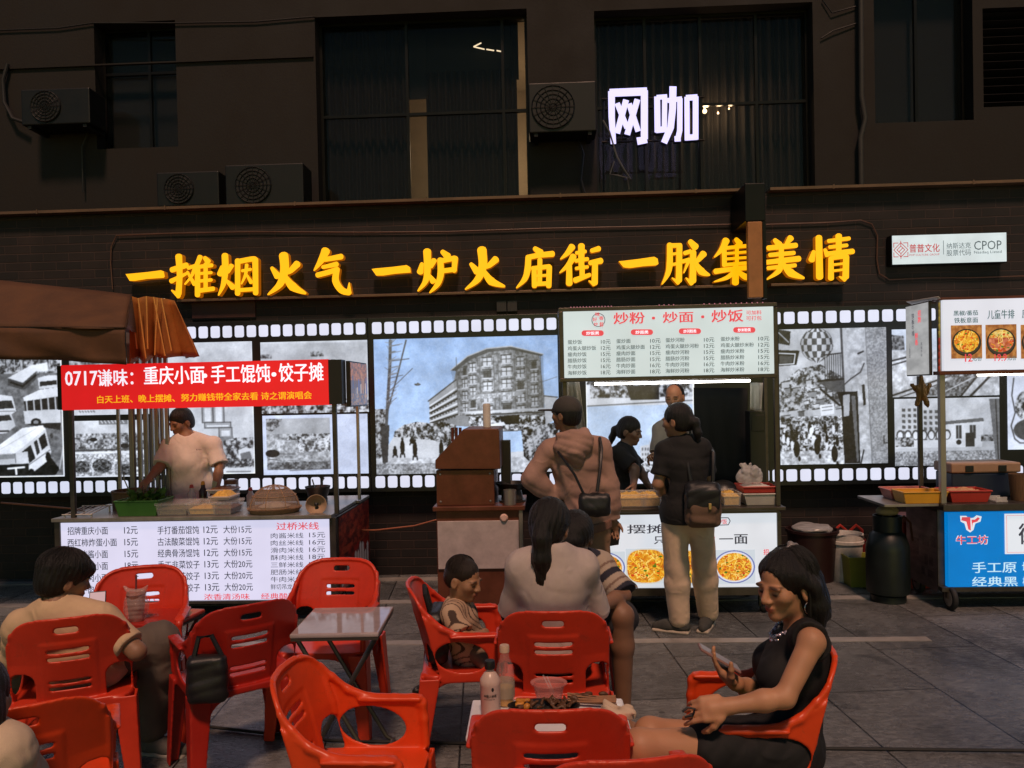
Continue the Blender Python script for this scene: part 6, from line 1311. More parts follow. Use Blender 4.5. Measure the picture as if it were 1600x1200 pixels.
def chair_parts(h=.0048):
    F_ = Field((-.33, -.42, -.005), (.33, .32, .83), h)
    SZ, TOP = .425, .80
    def yb(z): return -.170-.26*(z-SZ)-.06*(z-SZ)**2      # leaning back
    def rr2(x, z, cx, cz, hx, hz, r):
        qx = np.abs(x-cx)-hx+r; qz = np.abs(z-cz)-hz+r
        return np.sqrt(np.maximum(qx, 0)**2+np.maximum(qz, 0)**2)+np.minimum(np.maximum(qx, qz), 0)-r
    def back(X, Y, Z):
        ax = np.abs(X)
        # outline of the back: wide rounded upper panel narrowing a little towards the arms
        hw = .222+.010*np.clip((.66-Z)/.2, 0, 1)
        q = ax-hw
        cz, r = TOP-.105, .105
        d_up = np.sqrt(np.maximum(ax-(hw-r), 0)**2+np.maximum(Z-cz, 0)**2)-r
        d2 = np.where((Z > cz) & (ax > hw-r), d_up, np.maximum(q, Z-TOP-.006*np.cos(ax*7)))
        # teardrop openings left and right of the lower panel
        ho = rr2(ax, Z, .185, .475, .052-.0*ax, .085+0*ax, .045)
        ho = np.maximum(ho, -(ax-.118-.05*np.clip((Z-.5)/.1, 0, 1)))
        d2o = np.maximum(d2, -ho)
        for (cx, cz_, hx, hz) in ((0, TOP-.052, .043, .0125), (0, .655, .078, .0075), (0, .620, .078, .0075), (0, .515, .078, .0065), (0, .485, .078, .0065)):
            d2o = np.maximum(d2o, -rr2(X, Z, cx, cz_+.10*X*X, hx, hz, min(hz, .006) if hz < .01 else .011))
        rim = np.clip(1-np.abs(d2+.010)/.012, 0, 1)
        t = .0048+.0055*rim
        s = (Y-(yb(Z)+1.15*X*X*np.clip((Z-.3)/.3, .4, 1)-.004*np.clip((.112-ax)/.012, 0, 1)*np.clip((.70-Z)/.012, 0, 1)+.006*rim))*.94
        return np.maximum(np.abs(s)-t, np.maximum(d2o, SZ-.03-Z))
    F_.put((-.27, -.40, .38), (.27, -.02, .82), back, 0)
    # seat, dished, with front roll and apron
    def seat(X, Y, Z):
        zc = SZ-.018*np.exp(-(X/.15)**2-((Y+.0)/.16)**2)-.05*np.clip((Y-.19)/.05, 0, 1)**2
        e = rr2(X, Y, 0, -.005, .228, .195, .06)
        return np.maximum(np.abs(Z-zc)-.0065, e)
    F_.put((-.24, -.22, .34), (.24, .25, .45), seat, .006)
    def apron(X, Y, Z):
        e = rr2(X, Y, 0, -.008, .230, .195, .06)
        arch = Z-(.345+.055*np.clip(1-np.maximum((np.abs(X)/.19)**4, 0), 0, 1))
        u = np.minimum(np.abs(Y-.01)/.19, 1); v = np.minimum(np.abs(X)/.19, 1); side = np.where(np.abs(X) > np.abs(Y), u, v)
        zb = .395-.10*side**4
        return np.maximum(np.maximum(np.abs(e+.004)-.0045, zb-Z), Z-SZ)
    F_.put((-.25, -.23, .28), (.25, .25, SZ), apron, .006)
    # side walls below the arms with round opening
    for s in (-1, 1):
        def side(X, Y, Z, s=s):
            xs = s*(.228+.006*np.clip((Z-SZ)/.2, 0, 1)+.006*np.clip((Y)/.2, -1, 1)*np.clip((Z-SZ)/.2, 0, 1))
            arm = .602+.12*np.clip((-.02-Y)/.20, 0, 1)**1.5
            ya = yb(Z)+.05
            e = np.maximum(np.maximum(Z-arm, SZ-.03-Z), np.maximum(Y-(.168-.0*Z), ya-Y))
            op = np.sqrt(((Y+.02+.25*(Z-.51))/.118)**2+((Z-.508)/.070)**2)-1
            return np.maximum(np.maximum(np.abs(X-xs)-.0055, e), -op*.07)
        F_.put((-.3 if s < 0 else .19, -.30, .38), (-.19 if s < 0 else .3, .24, .72), side, .008)
        pts = [(s*.212, -.200, .735), (s*.222, -.160, .690), (s*.229, -.105, .640), (s*.235, -.03, .608), (s*.238, .06, .602), (s*.238, .125, .601), (s*.236, .162, .585), (s*.233, .168, .53), (s*.230, .172, .44)]
        for a, b_ in zip(pts[:-1], pts[1:]):
            i = pts.index(a); w0 = .009+.007*min(1, i/3)*(1 if i < 6 else .8)
            F_.cone(a, b_, w0, w0, .012)
        F_.box((s*.236, .045, .606), (.025, .115, .007), rnd=.006, k=.01)
        # legs: tapered, splayed, hollow angle section
        for (y0, y1) in ((.165, .205), (-.175, -.235)):
            f_ = 1 if y0 > 0 else -1
            def leg(X, Y, Z, y0=y0, y1=y1, f_=f_, s=s):
                t = np.clip((SZ-.02-Z)/(SZ-.02), 0, 1); cx = s*(.205+.035*t); cy = y0+(y1-y0)*t-f_*.01; w_ = .046-.019*t
                qx = (X-cx)*s; qy = (Y-cy)*f_
                out = np.maximum(np.maximum(np.abs(qx)-w_, np.abs(qy)-w_), np.maximum(-Z, Z-SZ+.006))
                inn = np.maximum(qx-(w_-.010), qy-(w_-.010))
                return np.maximum(out, -(-np.maximum(-inn, -inn)) if False else -(-(np.maximum(qx-(w_-.011), qy-(w_-.011)))*-1))
            F_.put((min(s*.16, s*.31), min(y0, y1)-.06, 0), (max(s*.16, s*.31), max(y0, y1)+.06, SZ), leg, .012)
    v, q = F_.net()
    for _ in range(2):
        acc = np.zeros_like(v); c = np.zeros(len(v))
        for a in range(4):
            i, j = q[:, a], q[:, (a+1) % 4]
            for ax in range(3): acc[:, ax] += np.bincount(i, v[j, ax], len(v))+np.bincount(j, v[i, ax], len(v))
            c += np.bincount(i, minlength=len(v))+np.bincount(j, minlength=len(v))
        v = v*.45+.55*acc/np.maximum(c, 1)[:, None]
    me = np_mesh('chair', v, q, None, True); nr = np.zeros(len(v)*3, np.float32); me.vertices.foreach_get('normal', nr); nr = nr.reshape(-1, 3)
    c = v[q].mean(1); x, y, z = c[:, 0], c[:, 1], c[:, 2]
    legm = (z < .372) & (np.abs(x) > .15) & (np.abs(y) > .12)
    backm = ~legm & (z > SZ+.006) & (y < yb(z)+.075+1.15*np.minimum(x*x, .06)) & (np.abs(x) < .262) & ~((np.abs(x) > .212) & (z < .66))
    armm = ~legm & ~backm & (z > SZ+.012) & (np.abs(x) > .2)
    part = np.zeros(len(q), int); part[backm] = 1; part[armm & (x < 0)] = 2; part[armm & (x > 0)] = 3
    for k, (sx, sy) in enumerate(((-1, -1), (1, -1), (1, 1), (-1, 1))): part[legm & (np.sign(x) == sx) & (np.sign(y) == sy)] = 4+k
    out = []
    for k, nm in enumerate(('seat', 'backrest', 'armrest', 'armrest', 'leg', 'leg', 'leg', 'leg')):
        qq = q[part == k]; used, inv = np.unique(qq, return_inverse=True); m2 = np_mesh(nm, v[used], inv.reshape(-1, 4), None, True)
        try: m2.normals_split_custom_set_from_vertices([tuple(n) for n in nr[used]])
        except Exception: pass
        out.append((nm, m2))
    bpy.data.meshes.remove(me); return out
PARTS = chair_parts()
def place_chair(loc, rz, label, m, group='red plastic armchairs around the square'):
    t = thing('plastic_armchair', label, 'chair', (loc[0], loc[1], 0), group, R_(rz))
    for nm, me in PARTS:
        o = bpy.data.objects.new(nm, me); COL.objects.link(o); o.parent = t
        if not me.materials: me.materials.append(red_chair)
        o.material_slots[0].link = 'OBJECT'; o.material_slots[0].material = m
    return t
def back_at(px, py, dep, rz):
    """floor position for a chair whose back top centre is surveyed at (px, py) at that distance"""
    p = D(px, py, dep); a = R_(rz); off = Vector((0, -.275, 0)); return p-Vector((off.x*math.cos(a)-off.y*math.sin(a), off.x*math.sin(a)+off.y*math.cos(a), 0))
CH = {}
def chair(key, px, py, rz, label, m, dep=None):
    dd = ray(px, py); dep = dep or (.80-CAMH)/dd.z; p = back_at(px, py, dep, rz); CH[key] = place_chair(p, rz, label, m); return CH[key]
chair('A', 102, 967, 24, 'red armchair with the man in the tan tee sitting in it, seen from behind', red_chair)
chair('B', 226, 884, 197, 'empty red armchair facing us in front of the noodle menu', red_chair)
chair('C', 394, 945, 38, 'red armchair with shade in its colour and a black bag hung on its left side', shaded_chair)
chair('D', 535, 872, 178, 'empty red armchair facing us behind the glossy folding table', red_chair)
chair('E', 436, 1044, -90, 'empty red armchair in lamplit colour turned sideways in the left foreground', lamplit_chair)
chair('F', 636, 910, -84, 'red armchair seen sideways with the small child and a black backpack in it', red_chair)
chair('G', 864, 957, 0, 'red armchair under the woman with the long ponytail, seen from behind', red_chair)
chair('H', 860, 1112, 1, 'empty red armchair in the centre foreground, pushed up to the food table', red_chair)
chair('I', 992, 1190, 8, 'red armchair at the bottom edge of which only the top rim shows', red_chair)
chair('J', 1296, 1012, 88, 'red armchair in lamplit colour under the woman in the black dress, turned to the left', lamplit_chair, 2.66)
chair('K', 32, 1106, 30, 'red armchair in lamplit colour in the bottom left corner beside the person in cream', lamplit_chair)

# ================================================================ FOLDING TABLES AND WHAT LIES ON THEM
top_white = mat('white_laminate', (.78, .78, .80), .16, var=.12, vscale=9); top_dark = mat('glossy_dark_laminate', (.42, .34, .34), .05, var=.2, vscale=6, spec=.8); edge_d = mat('table_edge', (.05, .04, .035), .4)
leg_st = mat('dark_leg_tube', (.13, .12, .115), .35, .8)
def folding_table(label, cx, cy, w, d, h, m, rz=0):
    t = thing('folding_table', label, 'table', (cx, cy, 0), 'low folding tables', R_(rz))
    MB().box((-w/2, -d/2, h-.022), (w/2, d/2, h)).build('tabletop', m, t, bevel=.008, world=False, seg=3)
    MB().box((-w/2+.004, -d/2+.004, h-.034), (w/2-.004, d/2-.004, h-.0225)).build('edge_trim', edge_d, t, world=False)
    for y in (-d/2+.05, d/2-.05):
        for s in (-1, 1):
            off = .012 if s > 0 else -.012
            MB().tube([(s*w*.44, y+off, h-.036), (-s*w*.40, y+off, .03), (-s*w*.48, y+off, .012)], .011, 8).build('leg', leg_st, t, world=False, smooth=True)
    for s in (-1, 1): MB().tube([(s*w*.48, -d/2+.05, .012), (s*w*.48, d/2-.05, .012)], .011, 8).build('crossbar', leg_st, t, world=False, smooth=True)
    return t
p = D(531, 971, 3.52); folding_table('glossy low folding table with crossed steel legs before the rear red chair', p.x, 3.55, .395, .42, .65, top_dark, 2)
TH = .60; pa, pb = G(726, 1150, TH), G(987, 1142, TH); pc = G(728, 1092, TH)
tcx, tcy = (pa.x+pb.x)/2, (pa.y+pc.y)/2; TW, TD = pb.x-pa.x, pc.y-pa.y
folding_table('white low folding table with bottles and leftover food in the centre foreground', tcx, tcy, TW, TD, TH, top_white, 1)
p = P(246, 970, 3.88); folding_table('small red folding table between the seated man and the empty red chair', p.x, 3.88, .36, .30, .58, mat('red_laminate', (.40, .03, .02), .12, var=.15), -8)
# drink in a carrier bag on the red table
dk = thing('drink_cup', 'iced drink in a clear carrier bag on the red table by the seated man', 'drink', P(214, 985, 3.80)); dk.location.z = .581
MB().lathe([(0, 0), (.034, 0), (.045, .13), (.047, .135), (.04, .15), (0, .155)], (0, 0, 0), 22).build('cup', mat('milky_cup', (.42, .20, .15), .25, alpha=.85, var=.4, vscale=30), dk, world=False, smooth=True)
MB().tube([(0, 0, .12), (.004, 0, .23)], .005, 8).build('straw', mat('dark_straw', (.2, .05, .05), .4), dk, world=False)
bgf = Field((-.09, -.08, -.01), (.09, .08, .22), .0045); bgf.ell((0, 0, .07), (.058, .056, .085)); bgf.cone((-.02, 0, .13), (-.06, 0, .17), .02, .006); bgf.cone((.02, 0, .13), (.06, .0, .175), .02, .006); bgf.folds(.003, 120, 3)
bgf.build('carrier_bag', mat('clear_film', (.75, .6, .55), .15, alpha=.3, var=.2), dk, world=False)
# bottles
def at_table(px, py): q = G(px, py, TH); return (q.x, q.y, TH+.001)
b1 = thing('tea_bottle', 'pink-white plastic bottle with black cap at the left of the food table', 'bottle', at_table(767, 1118)); k = .034
MB().lathe([(0, 0), (k*.9, 0), (k, .01), (k, .105), (k*1.04, .108), (k*1.0, .125), (k*.6, .146), (.013, .152), (.013, .16), (0, .16)], (0, 0, 0), 26).build('body', mat('pink_bottle', (.62, .46, .38), .3, var=.08), b1, world=False, smooth=True)
MB().lathe([(0, .188), (.0165, .188), (.018, .184), (.018, .161), (0, .161)], (0, 0, 0), 20).build('cap', black_pl, b1, world=False, smooth=True)
lettering_b = text_mesh([('中国人的茶', lambda u, v: (k*1.02*math.sin((u-.02)/k), -k*1.02*math.cos((u-.02)/k), .072+v), (.044, .010), .01), ('OUR CHINESE TEA', lambda u, v: (k*1.02*math.sin((u-.02)/k), -k*1.02*math.cos((u-.02)/k), .064+v), (.038, .004), 0), ('·', lambda u, v: (k*1.02*math.sin((u+.006)/k), -k*1.02*math.cos((u+.006)/k), .092+v), (.009, .014), .0)])
me = bpy.data.meshes.new('lettering'); me.from_pydata(*[lettering_b[0], [], lettering_b[1]]); link('lettering', me, mat('dark_ink', (.02, .02, .02), .5), b1, world=False)
b2 = thing('glass_bottle', 'clear glass bottle of amber drink with a white cap behind the pink bottle', 'bottle', at_table(790, 1101)); k = .033
MB().lathe([(0, 0), (k, 0), (k, .10), (k*.98, .115), (k*.85, .14), (.017, .165), (.015, .19), (.0, .19)], (0, 0, 0), 26).build('body', mat('bottle_glass', (.72, .62, .56), .06, alpha=.16, var=0), b2, world=False, smooth=True)
MB().lathe([(0, .004), (k-.004, .004), (k-.004, .062), (0, .062)], (0, 0, 0), 24).build('drink', mat('amber_drink', (.62, .34, .06), .12), b2, world=False, smooth=True); MB().lathe([(0, .21), (.016, .21), (.0175, .206), (.0175, .186), (0, .186)], (0, 0, 0), 18).build('cap', mat('beige_cap', (.6, .42, .3), .4), b2, world=False, smooth=True)
MB().lathe([(k+.0008, .03), (k+.0008, .088)], (0, 0, 0), 26).build('label', mat('pale_label', (.45, .40, .30), .5, alpha=.7), b2, world=False, smooth=True)
# clear takeaway bowl with chopsticks wrapper
cbw = thing('takeaway_bowl', 'clear plastic takeaway bowl with plastic spoons on the food table', 'bowl', at_table(858, 1092))
MB().lathe([(0, 0), (.045, 0), (.056, .05), (.066, .056), (.066, .06), (.054, .055), (.043, .004), (0, .004)], (0, 0, .0), 28, sx=1.0, sy=.8).build('bowl', mat('pink_clear', (.72, .30, .26), .12, alpha=.45, var=0), cbw, world=False, smooth=True)
MB().tube([(-.02, 0, .085), (.012, -.01, .02)], .003, 6).tube([(-.006, 0, .08), (.018, -.01, .022)], .003, 6).build('spoon', clearp, cbw, world=False, smooth=True)
dishm = mat('black_takeaway_tray', (.015, .014, .013), .3)
dt = thing('takeaway_tray', 'black takeaway tray of charred leftovers on the food table', 'tray', at_table(850, 1112)); MB().lathe([(0, .004), (.10, .004), (.115, .022), (.12, .022), (.105, 0), (0, 0)], (0, 0, 0), 28, sx=1.05, sy=.5).build('tray', dishm, dt, world=False, smooth=True)
fm = [mat('charred_food', (.11, .05, .02), .5, var=.5, vscale=60, bump=.6), mat('orange_food', (.60, .24, .03), .45, var=.5, vscale=60, bump=.6), mat('green_food', (.10, .12, .03), .5, var=.5, vscale=60)]
g = Field((-.12, -.06, 0), (.12, .06, .06), .004); rr = np.random.default_rng(31)
for k in range(30): x = (rr.random()-.5)*.18; y = (rr.random()-.5)*.07; a = rr.random()*3.1; g.cone((x, y, .012+.015*rr.random()), (x+.025*math.cos(a), y+.02*math.sin(a), .018+.018*rr.random()), .006, .005, .004)
g.build('leftovers', fm[0], dt, world=False)
g = Field((-.10, -.05, 0), (.0, .05, .06), .004)
for k in range(12): x = -.075+(rr.random()-.5)*.04; y = (rr.random()-.5)*.05; g.ell((x, y, .02+.012*rr.random()), (.012, .01, .008), k=.004)
g.build('fried_pieces', fm[1], dt, world=False)
sk_ = thing('skewer_pile', 'pile of brown bamboo skewers on the right of the food table', 'skewers', at_table(925, 1100)); g = MB(); bam_s = mat('skewer_wood', (.30, .14, .06), .6, var=.3, vscale=30)
for k in range(16): y = (rr.random()-.5)*.05; a = -.25+(rr.random()-.5)*.2; g.tube([(-.085, y, .012+.02*rr.random()), (.085*math.cos(a), y+.1*math.sin(a), .010+.02*rr.random())], .0035, 5)
g.build('skewers', bam_s, sk_, world=False, smooth=True); g = Field((-.1, -.05, 0), (.1, .05, .05), .004)
for k in range(14): x = (rr.random()-.6)*.13; y = (rr.random()-.5)*.05; g.ell((x, y, .018+.012*rr.random()), (.016, .009, .009), k=.004)
g.build('scraps', fm[0], sk_, world=False)
np_ = Field((-.08, -.07, 0), (.08, .07, .06), .004); np_.box((0, 0, .012), (.05, .035, .008), rnd=.004); np_.cone((.03, -.02, .015), (.055, -.045, .03), .014, .004); np_.cone((-.03, .02, .015), (-.04, .05, .03), .016, .004); np_.folds(.005, 120, 8)
o = np_.build('paper_napkin', mat('cream_paper', (.62, .48, .34), .7), None, world=False); o.location = at_table(966, 1118); tag(o, 'crumpled cream paper napkin at the right end of the food table', 'napkin')

# black bag on chair C, backpack on the child's chair
def soft_bag(name, label, cat, loc, rz, half, m, seed, strap=None, group=None):
    t = thing(name, label, cat, loc, group, R_(rz)); a, b_, c = half
    f_ = Field((-a-.03, -b_-.03, -c-.03), (a+.03, b_+.03, c+.03), .006); f_.box((0, 0, -c*.06), (a, b_, c*.94), rnd=min(half)*.75); f_.ell((0, -b_*.5, -c*.35), (a*.8, b_*.65, c*.5), k=.02); f_.folds(.004, 55, seed); f_.build('bag_body', m, t, world=False)
    if strap: MB().tube(strap, .011, 7).build('strap', m, t, world=False, smooth=True)
    return t
nyl = mat('black_nylon', (.014, .014, .016), .45, var=.3, vscale=20, bump=.2, bscale=200)
soft_bag('shoulder_bag', 'small black bag hanging from the left arm of the shade-coloured red chair', 'bag', D(324, 1058, 3.24), 22, (.080, .038, .105), nyl, 3, [(-.05, .0, .09), (-.03, .01, .17), (.02, .01, .17), (.06, .0, .08)])
bp_c = CH['F'].location+Vector((-.135, -.03, .565)); soft_bag('backpack', 'small black backpack squeezed behind the child on the red chair', 'backpack', bp_c, -84, (.13, .050, .13), nyl, 5, [(-.05, -.03, .11), (-.05, -.05, .19), (.0, -.055, .22), (.05, -.05, .19), (.05, -.03, .11)])

g = Field((-.07, -.06, -.005), (.07, .06, .06), .005); g.ell((0, 0, .018), (.045, .03, .022)); g.cone((.02, 0, .02), (.05, .02, .03), .014, .006); g.folds(.006, 110, 4)
o = g.build('crumpled_bag', nyl, None, world=False); o.location = G(658, 1084); tag(o, 'small crumpled black plastic bag on the paving left of the child', 'bag')
# ================================================================ PEOPLE
def nrm(v): v = np.array(v, float); return v/np.linalg.norm(v)
def A3(v): return np.array(tuple(v), float)
def hand(F_, wr, d, pn, s=1, curl=.5, side=1, spread=.25, k=.006, thumb=1.0):
    """wr wrist, d direction of the fingers, pn palm normal (palm faces this way), side +1: thumb towards d x pn"""
    d = nrm(d); pn = nrm(A3(pn)-d*np.dot(pn, d)); lat = np.cross(d, pn)*side; wr = A3(wr)
    pc = wr+d*.045*s; F_.box(pc, (.038*s, .042*s, .0135*s), np.stack([d, lat, pn]), rnd=.012*s, k=.012)
    F_.cone(wr-d*.01, pc, .024*s, .024*s, .015)
    for i, (o, L_, r) in enumerate(((.029, .072, .0085), (.010, .080, .009), (-.010, .074, .0085), (-.028, .058, .0075))):
        b_ = wr+d*.080*s+lat*o*s; dd = nrm(d+lat*o*spread*4); p = b_; a = curl*(.55+.12*i)
        for q, f in enumerate((.42, .32, .26)):
            dd = nrm(dd*math.cos(a)+pn*math.sin(a)); n_ = p+dd*L_*s*f; F_.cone(p, n_, r*s*(1-.08*q), r*s*(.94-.08*q), .003 if q else .006); p = n_
    b_ = wr+d*.028*s+lat*.036*s; dd = nrm(d*.75+lat*.55*thumb+pn*(.25+.5*curl)); p = b_
    for q, f in enumerate((.030, .030, .024)):
        n_ = p+dd*f*s; F_.cone(p, n_, (.0125-.0015*q)*s, (.0115-.0018*q)*s, .006); p = n_; dd = nrm(dd-lat*.25+pn*.25*curl)

def mid(a, b_, t=.5): return A3(a)*(1-t)+A3(b_)*t
class Person:
    def __init__(s, label, J, base, h=.007, sc=1.0, skin=(.36, .19, .11), face=(0, -1, 0), up=(0, 0, 1), female=False, name='person', hands=None, seated=False, group=None, build=1.0, armk=1.0):
        s.J = {k: A3(v) for k, v in J.items()}; s.h = h; s.sc = sc; s.skin = skin; s.fem = female; s.bd = build; s.armk = armk
        s.f = nrm(face); s.u = nrm(A3(up)-s.f*np.dot(up, s.f)); s.l = np.cross(s.u, s.f)       # l: the person's left
        s.root = thing(name, label, 'person', base, group)
        pts = np.array([v for v in s.J.values()]); s.lo = pts.min(0)-.22*sc; s.hi = pts.max(0)+.22*sc; s.lo[2] = max(s.lo[2], -.004)
        j = s.J; s.tu = nrm(j['nk']-j['pel']); s.tl = nrm((j['shL']-j['shR'])-s.tu*np.dot(j['shL']-j['shR'], s.tu)); s.tf = np.cross(s.tl, s.tu)
        s.hands = hands or {}; s.facepts = None
    def field(s, h=None, lo=None, hi=None): return Field(s.lo if lo is None else lo, s.hi if hi is None else hi, h or s.h)
    def torso(s, F_, o=0, k=.03, waist=1.0, hem=None):
        j = s.J; c = s.sc; b_ = s.bd; T = np.stack([s.tl, s.tf, s.tu]); L = j['nk']-j['pel']; H = np.linalg.norm(L)
        w = (.93 if s.fem else 1.0)*b_
        F_.ell(j['pel']+L*.67+s.tf*.005, (.158*c*w+o, .108*c*b_+o, .36*H+o*.5), T, k)
        F_.ell(j['pel']+L*.33, ((.122 if s.fem else .138)*c*b_*waist+o, .098*c*b_+o, .28*H), T, k)
        F_.ell(j['pel']+L*.02, (.165*c*b_+o, .118*c*b_+o, .14*c+o), T, k)
        if s.fem:
            for q in (-1, 1): F_.ell(j['pel']+L*.62+s.tl*q*.072*c+s.tf*.078*c, (.06*c+o, .05*c+o, .06*c+o), T, .03)
        for q in ('shL', 'shR'):
            F_.cone(mid(j['nk'], j[q], .15)-s.tu*.035*c, j[q], .055*c*b_+o, .050*c*b_+o, k)
            F_.cone(j['nk']+s.tu*.01, j[q]+s.tu*.01, .035*c+o, .036*c+o, k)
    def arm(s, F_, q, o=0, t=2.0, k=.018, flare=0):
        j = s.J; c = s.sc*s.bd*s.armk; sh, el, wr = j['sh'+q], j['el'+q], j['wr'+q]
        e1 = mid(sh, el, min(t, 1)); F_.cone(sh, e1, .047*c+o, .047*c+(.038-.047)*c*min(t, 1)+o+flare, k)
        if t > 1:
            e2 = mid(el, wr, min(t-1, 1)); F_.cone(el, mid(el, wr, min(t-1, .35)), .037*c+o, .039*c+o, k); F_.cone(mid(el, wr, min(t-1, .35)), e2, .039*c+o, .0265*c+o+flare, k)
    def leg(s, F_, q, o=0, t=2.0, k=.025, wide=0):
        j = s.J; c = s.sc*s.bd; hp, kn, an = j['hp'+q], j['kn'+q], j['an'+q]
        F_.cone(hp, mid(hp, kn, min(t, 1)), .082*c+o, .082*c-.027*c*min(t, 1)+o+wide*min(t, 1)*.6, k)
        if t > 1:
            F_.cone(kn, mid(kn, an, .3), .055*c+o+wide*.6, .056*c+o+wide*.7, k); F_.cone(mid(kn, an, .3), mid(kn, an, min(t-1, 1)), .056*c+o+wide*.7, .036*c+o+wide, k)
    def head(s, F_):
        c = s.sc_h; H = s.J['hd']; f, u, l = s.f, s.u, s.l; R3 = np.stack([l, f, u])
        F_.ell(H+u*.028*c-f*.010*c, (.074*c, .095*c, .088*c), R3, .02); F_.ell(H-u*.030*c+f*.022*c, ((.054 if s.fem else .060)*c, .070*c, .075*c), R3, .02)
        F_.ell(H-u*.088*c+f*.066*c, (.024*c, .022*c, .020*c), R3, .025)                                                        # chin
        for q in (-1, 1):
            F_.ell(H-u*.016*c+f*.060*c+l*q*.042*c, (.022*c, .022*c, .022*c), R3, .025)                                           # cheek
            F_.ell(H+u*.018*c+f*.082*c+l*q*.030*c, (.026*c, .012*c, .008*c), R3, .012)                                          # brow
            F_.ell(H-u*.002*c+f*.094*c+l*q*.031*c, (.016*c, .012*c, .009*c), R3, .012, 's')                                     # socket
            F_.ell(H-u*.003*c+f*.077*c+l*q*.031*c, (.0135*c, .0125*c, .0105*c), R3, .003)                                       # lids
            F_.ell(H-u*.012*c-f*.010*c+l*q*.077*c, (.010*c, .021*c, .032*c), R3, .008); F_.ell(H-u*.012*c-f*.006*c+l*q*.087*c, (.006*c, .011*c, .018*c), R3, .004, 's')
        F_.cone(H+u*.012*c+f*.090*c, H-u*.024*c+f*.106*c, .0075*c, .0125*c, .012)
        for q in (-1, 1): F_.ell(H-u*.029*c+f*.098*c+l*q*.012*c, (.010*c, .011*c, .008*c), R3, .006)
        F_.ell(H-u*.052*c+f*.089*c, (.020*c, .012*c, .0058*c), R3, .008); F_.ell(H-u*.062*c+f*.087*c, (.016*c, .012*c, .0065*c), R3, .008)
        for q in (-1, 1): F_.cone(H-u*.0562*c+f*.1035*c, H-u*.0600*c+f*.094*c+l*q*.021*c, .0016*c, .0018*c, .003, 's')
        F_.cone(s.J['nk']-s.tu*.01*s.sc, H-u*.055*c-f*.015*c, .058*s.sc*(.88 if s.fem else 1), .052*c*(.9 if s.fem else 1), .03)
    def skincol(s, v):
        c = s.sc_h; d = v-s.J['hd']; a, b_, e = d@s.l, d@s.f, d@s.u
        col = np.ones((len(v), 3))*np.array(s.skin); front = b_ > .055*c
        n_ = .92+.16*np.sin(v[:, 0]*37+np.sin(v[:, 2]*23)*2)*np.sin(v[:, 2]*31+v[:, 1]*29)*.5
        col *= n_[:, None]
        def m(x, y, rx, ry): return np.clip(1.4-(((np.abs(a)-x)/(rx*c))**2+((e-y*c)/(ry*c))**2), 0, 1)*front
        lip = m(0, -.057, .020, .011); col = col*(1-lip[:, None]*.75)+np.array(s.lip)*lip[:, None]*.75
        ey = m(.031*c, -.004, .0145, .0052); col = col*(1-ey[:, None]*.93)+np.array((.012, .008, .006))*ey[:, None]*.93
        br = np.clip(1.4-(((np.abs(a)-.033*c)/(.021*c))**2+((e-.0215*c+.08*(np.abs(a)-.03*c))/(.0052*c))**2), 0, 1)*front; col = col*(1-br[:, None]*.85)+np.array((.015, .010, .008))*br[:, None]*.85
        
        return np.clip(col, 0, 1)
    def body(s, sc_h=None, legs=True, lip=(.30, .07, .06), feet=True, barefoot=True):
        s.sc_h = sc_h or s.sc; s.lip = lip; F_ = s.field(); s.torso(F_, -.008*s.sc)
        s.head(F_)
        for q in 'LR':
            s.arm(F_, q)
            hd = s.hands.get(q, {}); d = hd.get('d', s.J['wr'+q]-s.J['el'+q]); hand(F_, s.J['wr'+q], d, hd.get('pn', -s.tf), s.sc*.98, hd.get('curl', .55), hd.get('side', 1 if q == 'L' else -1), thumb=hd.get('thumb', 1))
            if legs:
                s.leg(F_, q)
                if feet: s.foot(F_, q)
        s.mesh = F_.build('body', skin_m, s.root, s.skincol); return s
    def foot(s, F_, q, o=0, sole=False):
        a = s.J['an'+q]; d = s.toe(q); c = s.sc; z = np.array((0, 0, 1.))
        F_.cone(a-z*.045*c-d*.035*c, a-z*.05*c+d*.10*c, .032*c+o, .030*c+o, .02); F_.cone(a-z*.05*c+d*.08*c, a-z*.062*c+d*.165*c, .034*c+o, .022*c+o, .02); F_.cone(a, a-z*.04*c, .037*c+o, .036*c+o, .02)
    def toe(s, q): return s.J.get('to'+q, s.tf) if 'to'+q in s.J else nrm(np.array((s.tf[0], s.tf[1], 0))+1e-6)
    def piece(s, name, m, fn, folds=(.0035, 38), seed=1, h=None, colfn=None, dirv=None):
        F_ = s.field(h); fn(F_)
        if folds: F_.folds(folds[0], folds[1], seed, dirv)
        return F_.build(name, m, s.root, colfn)
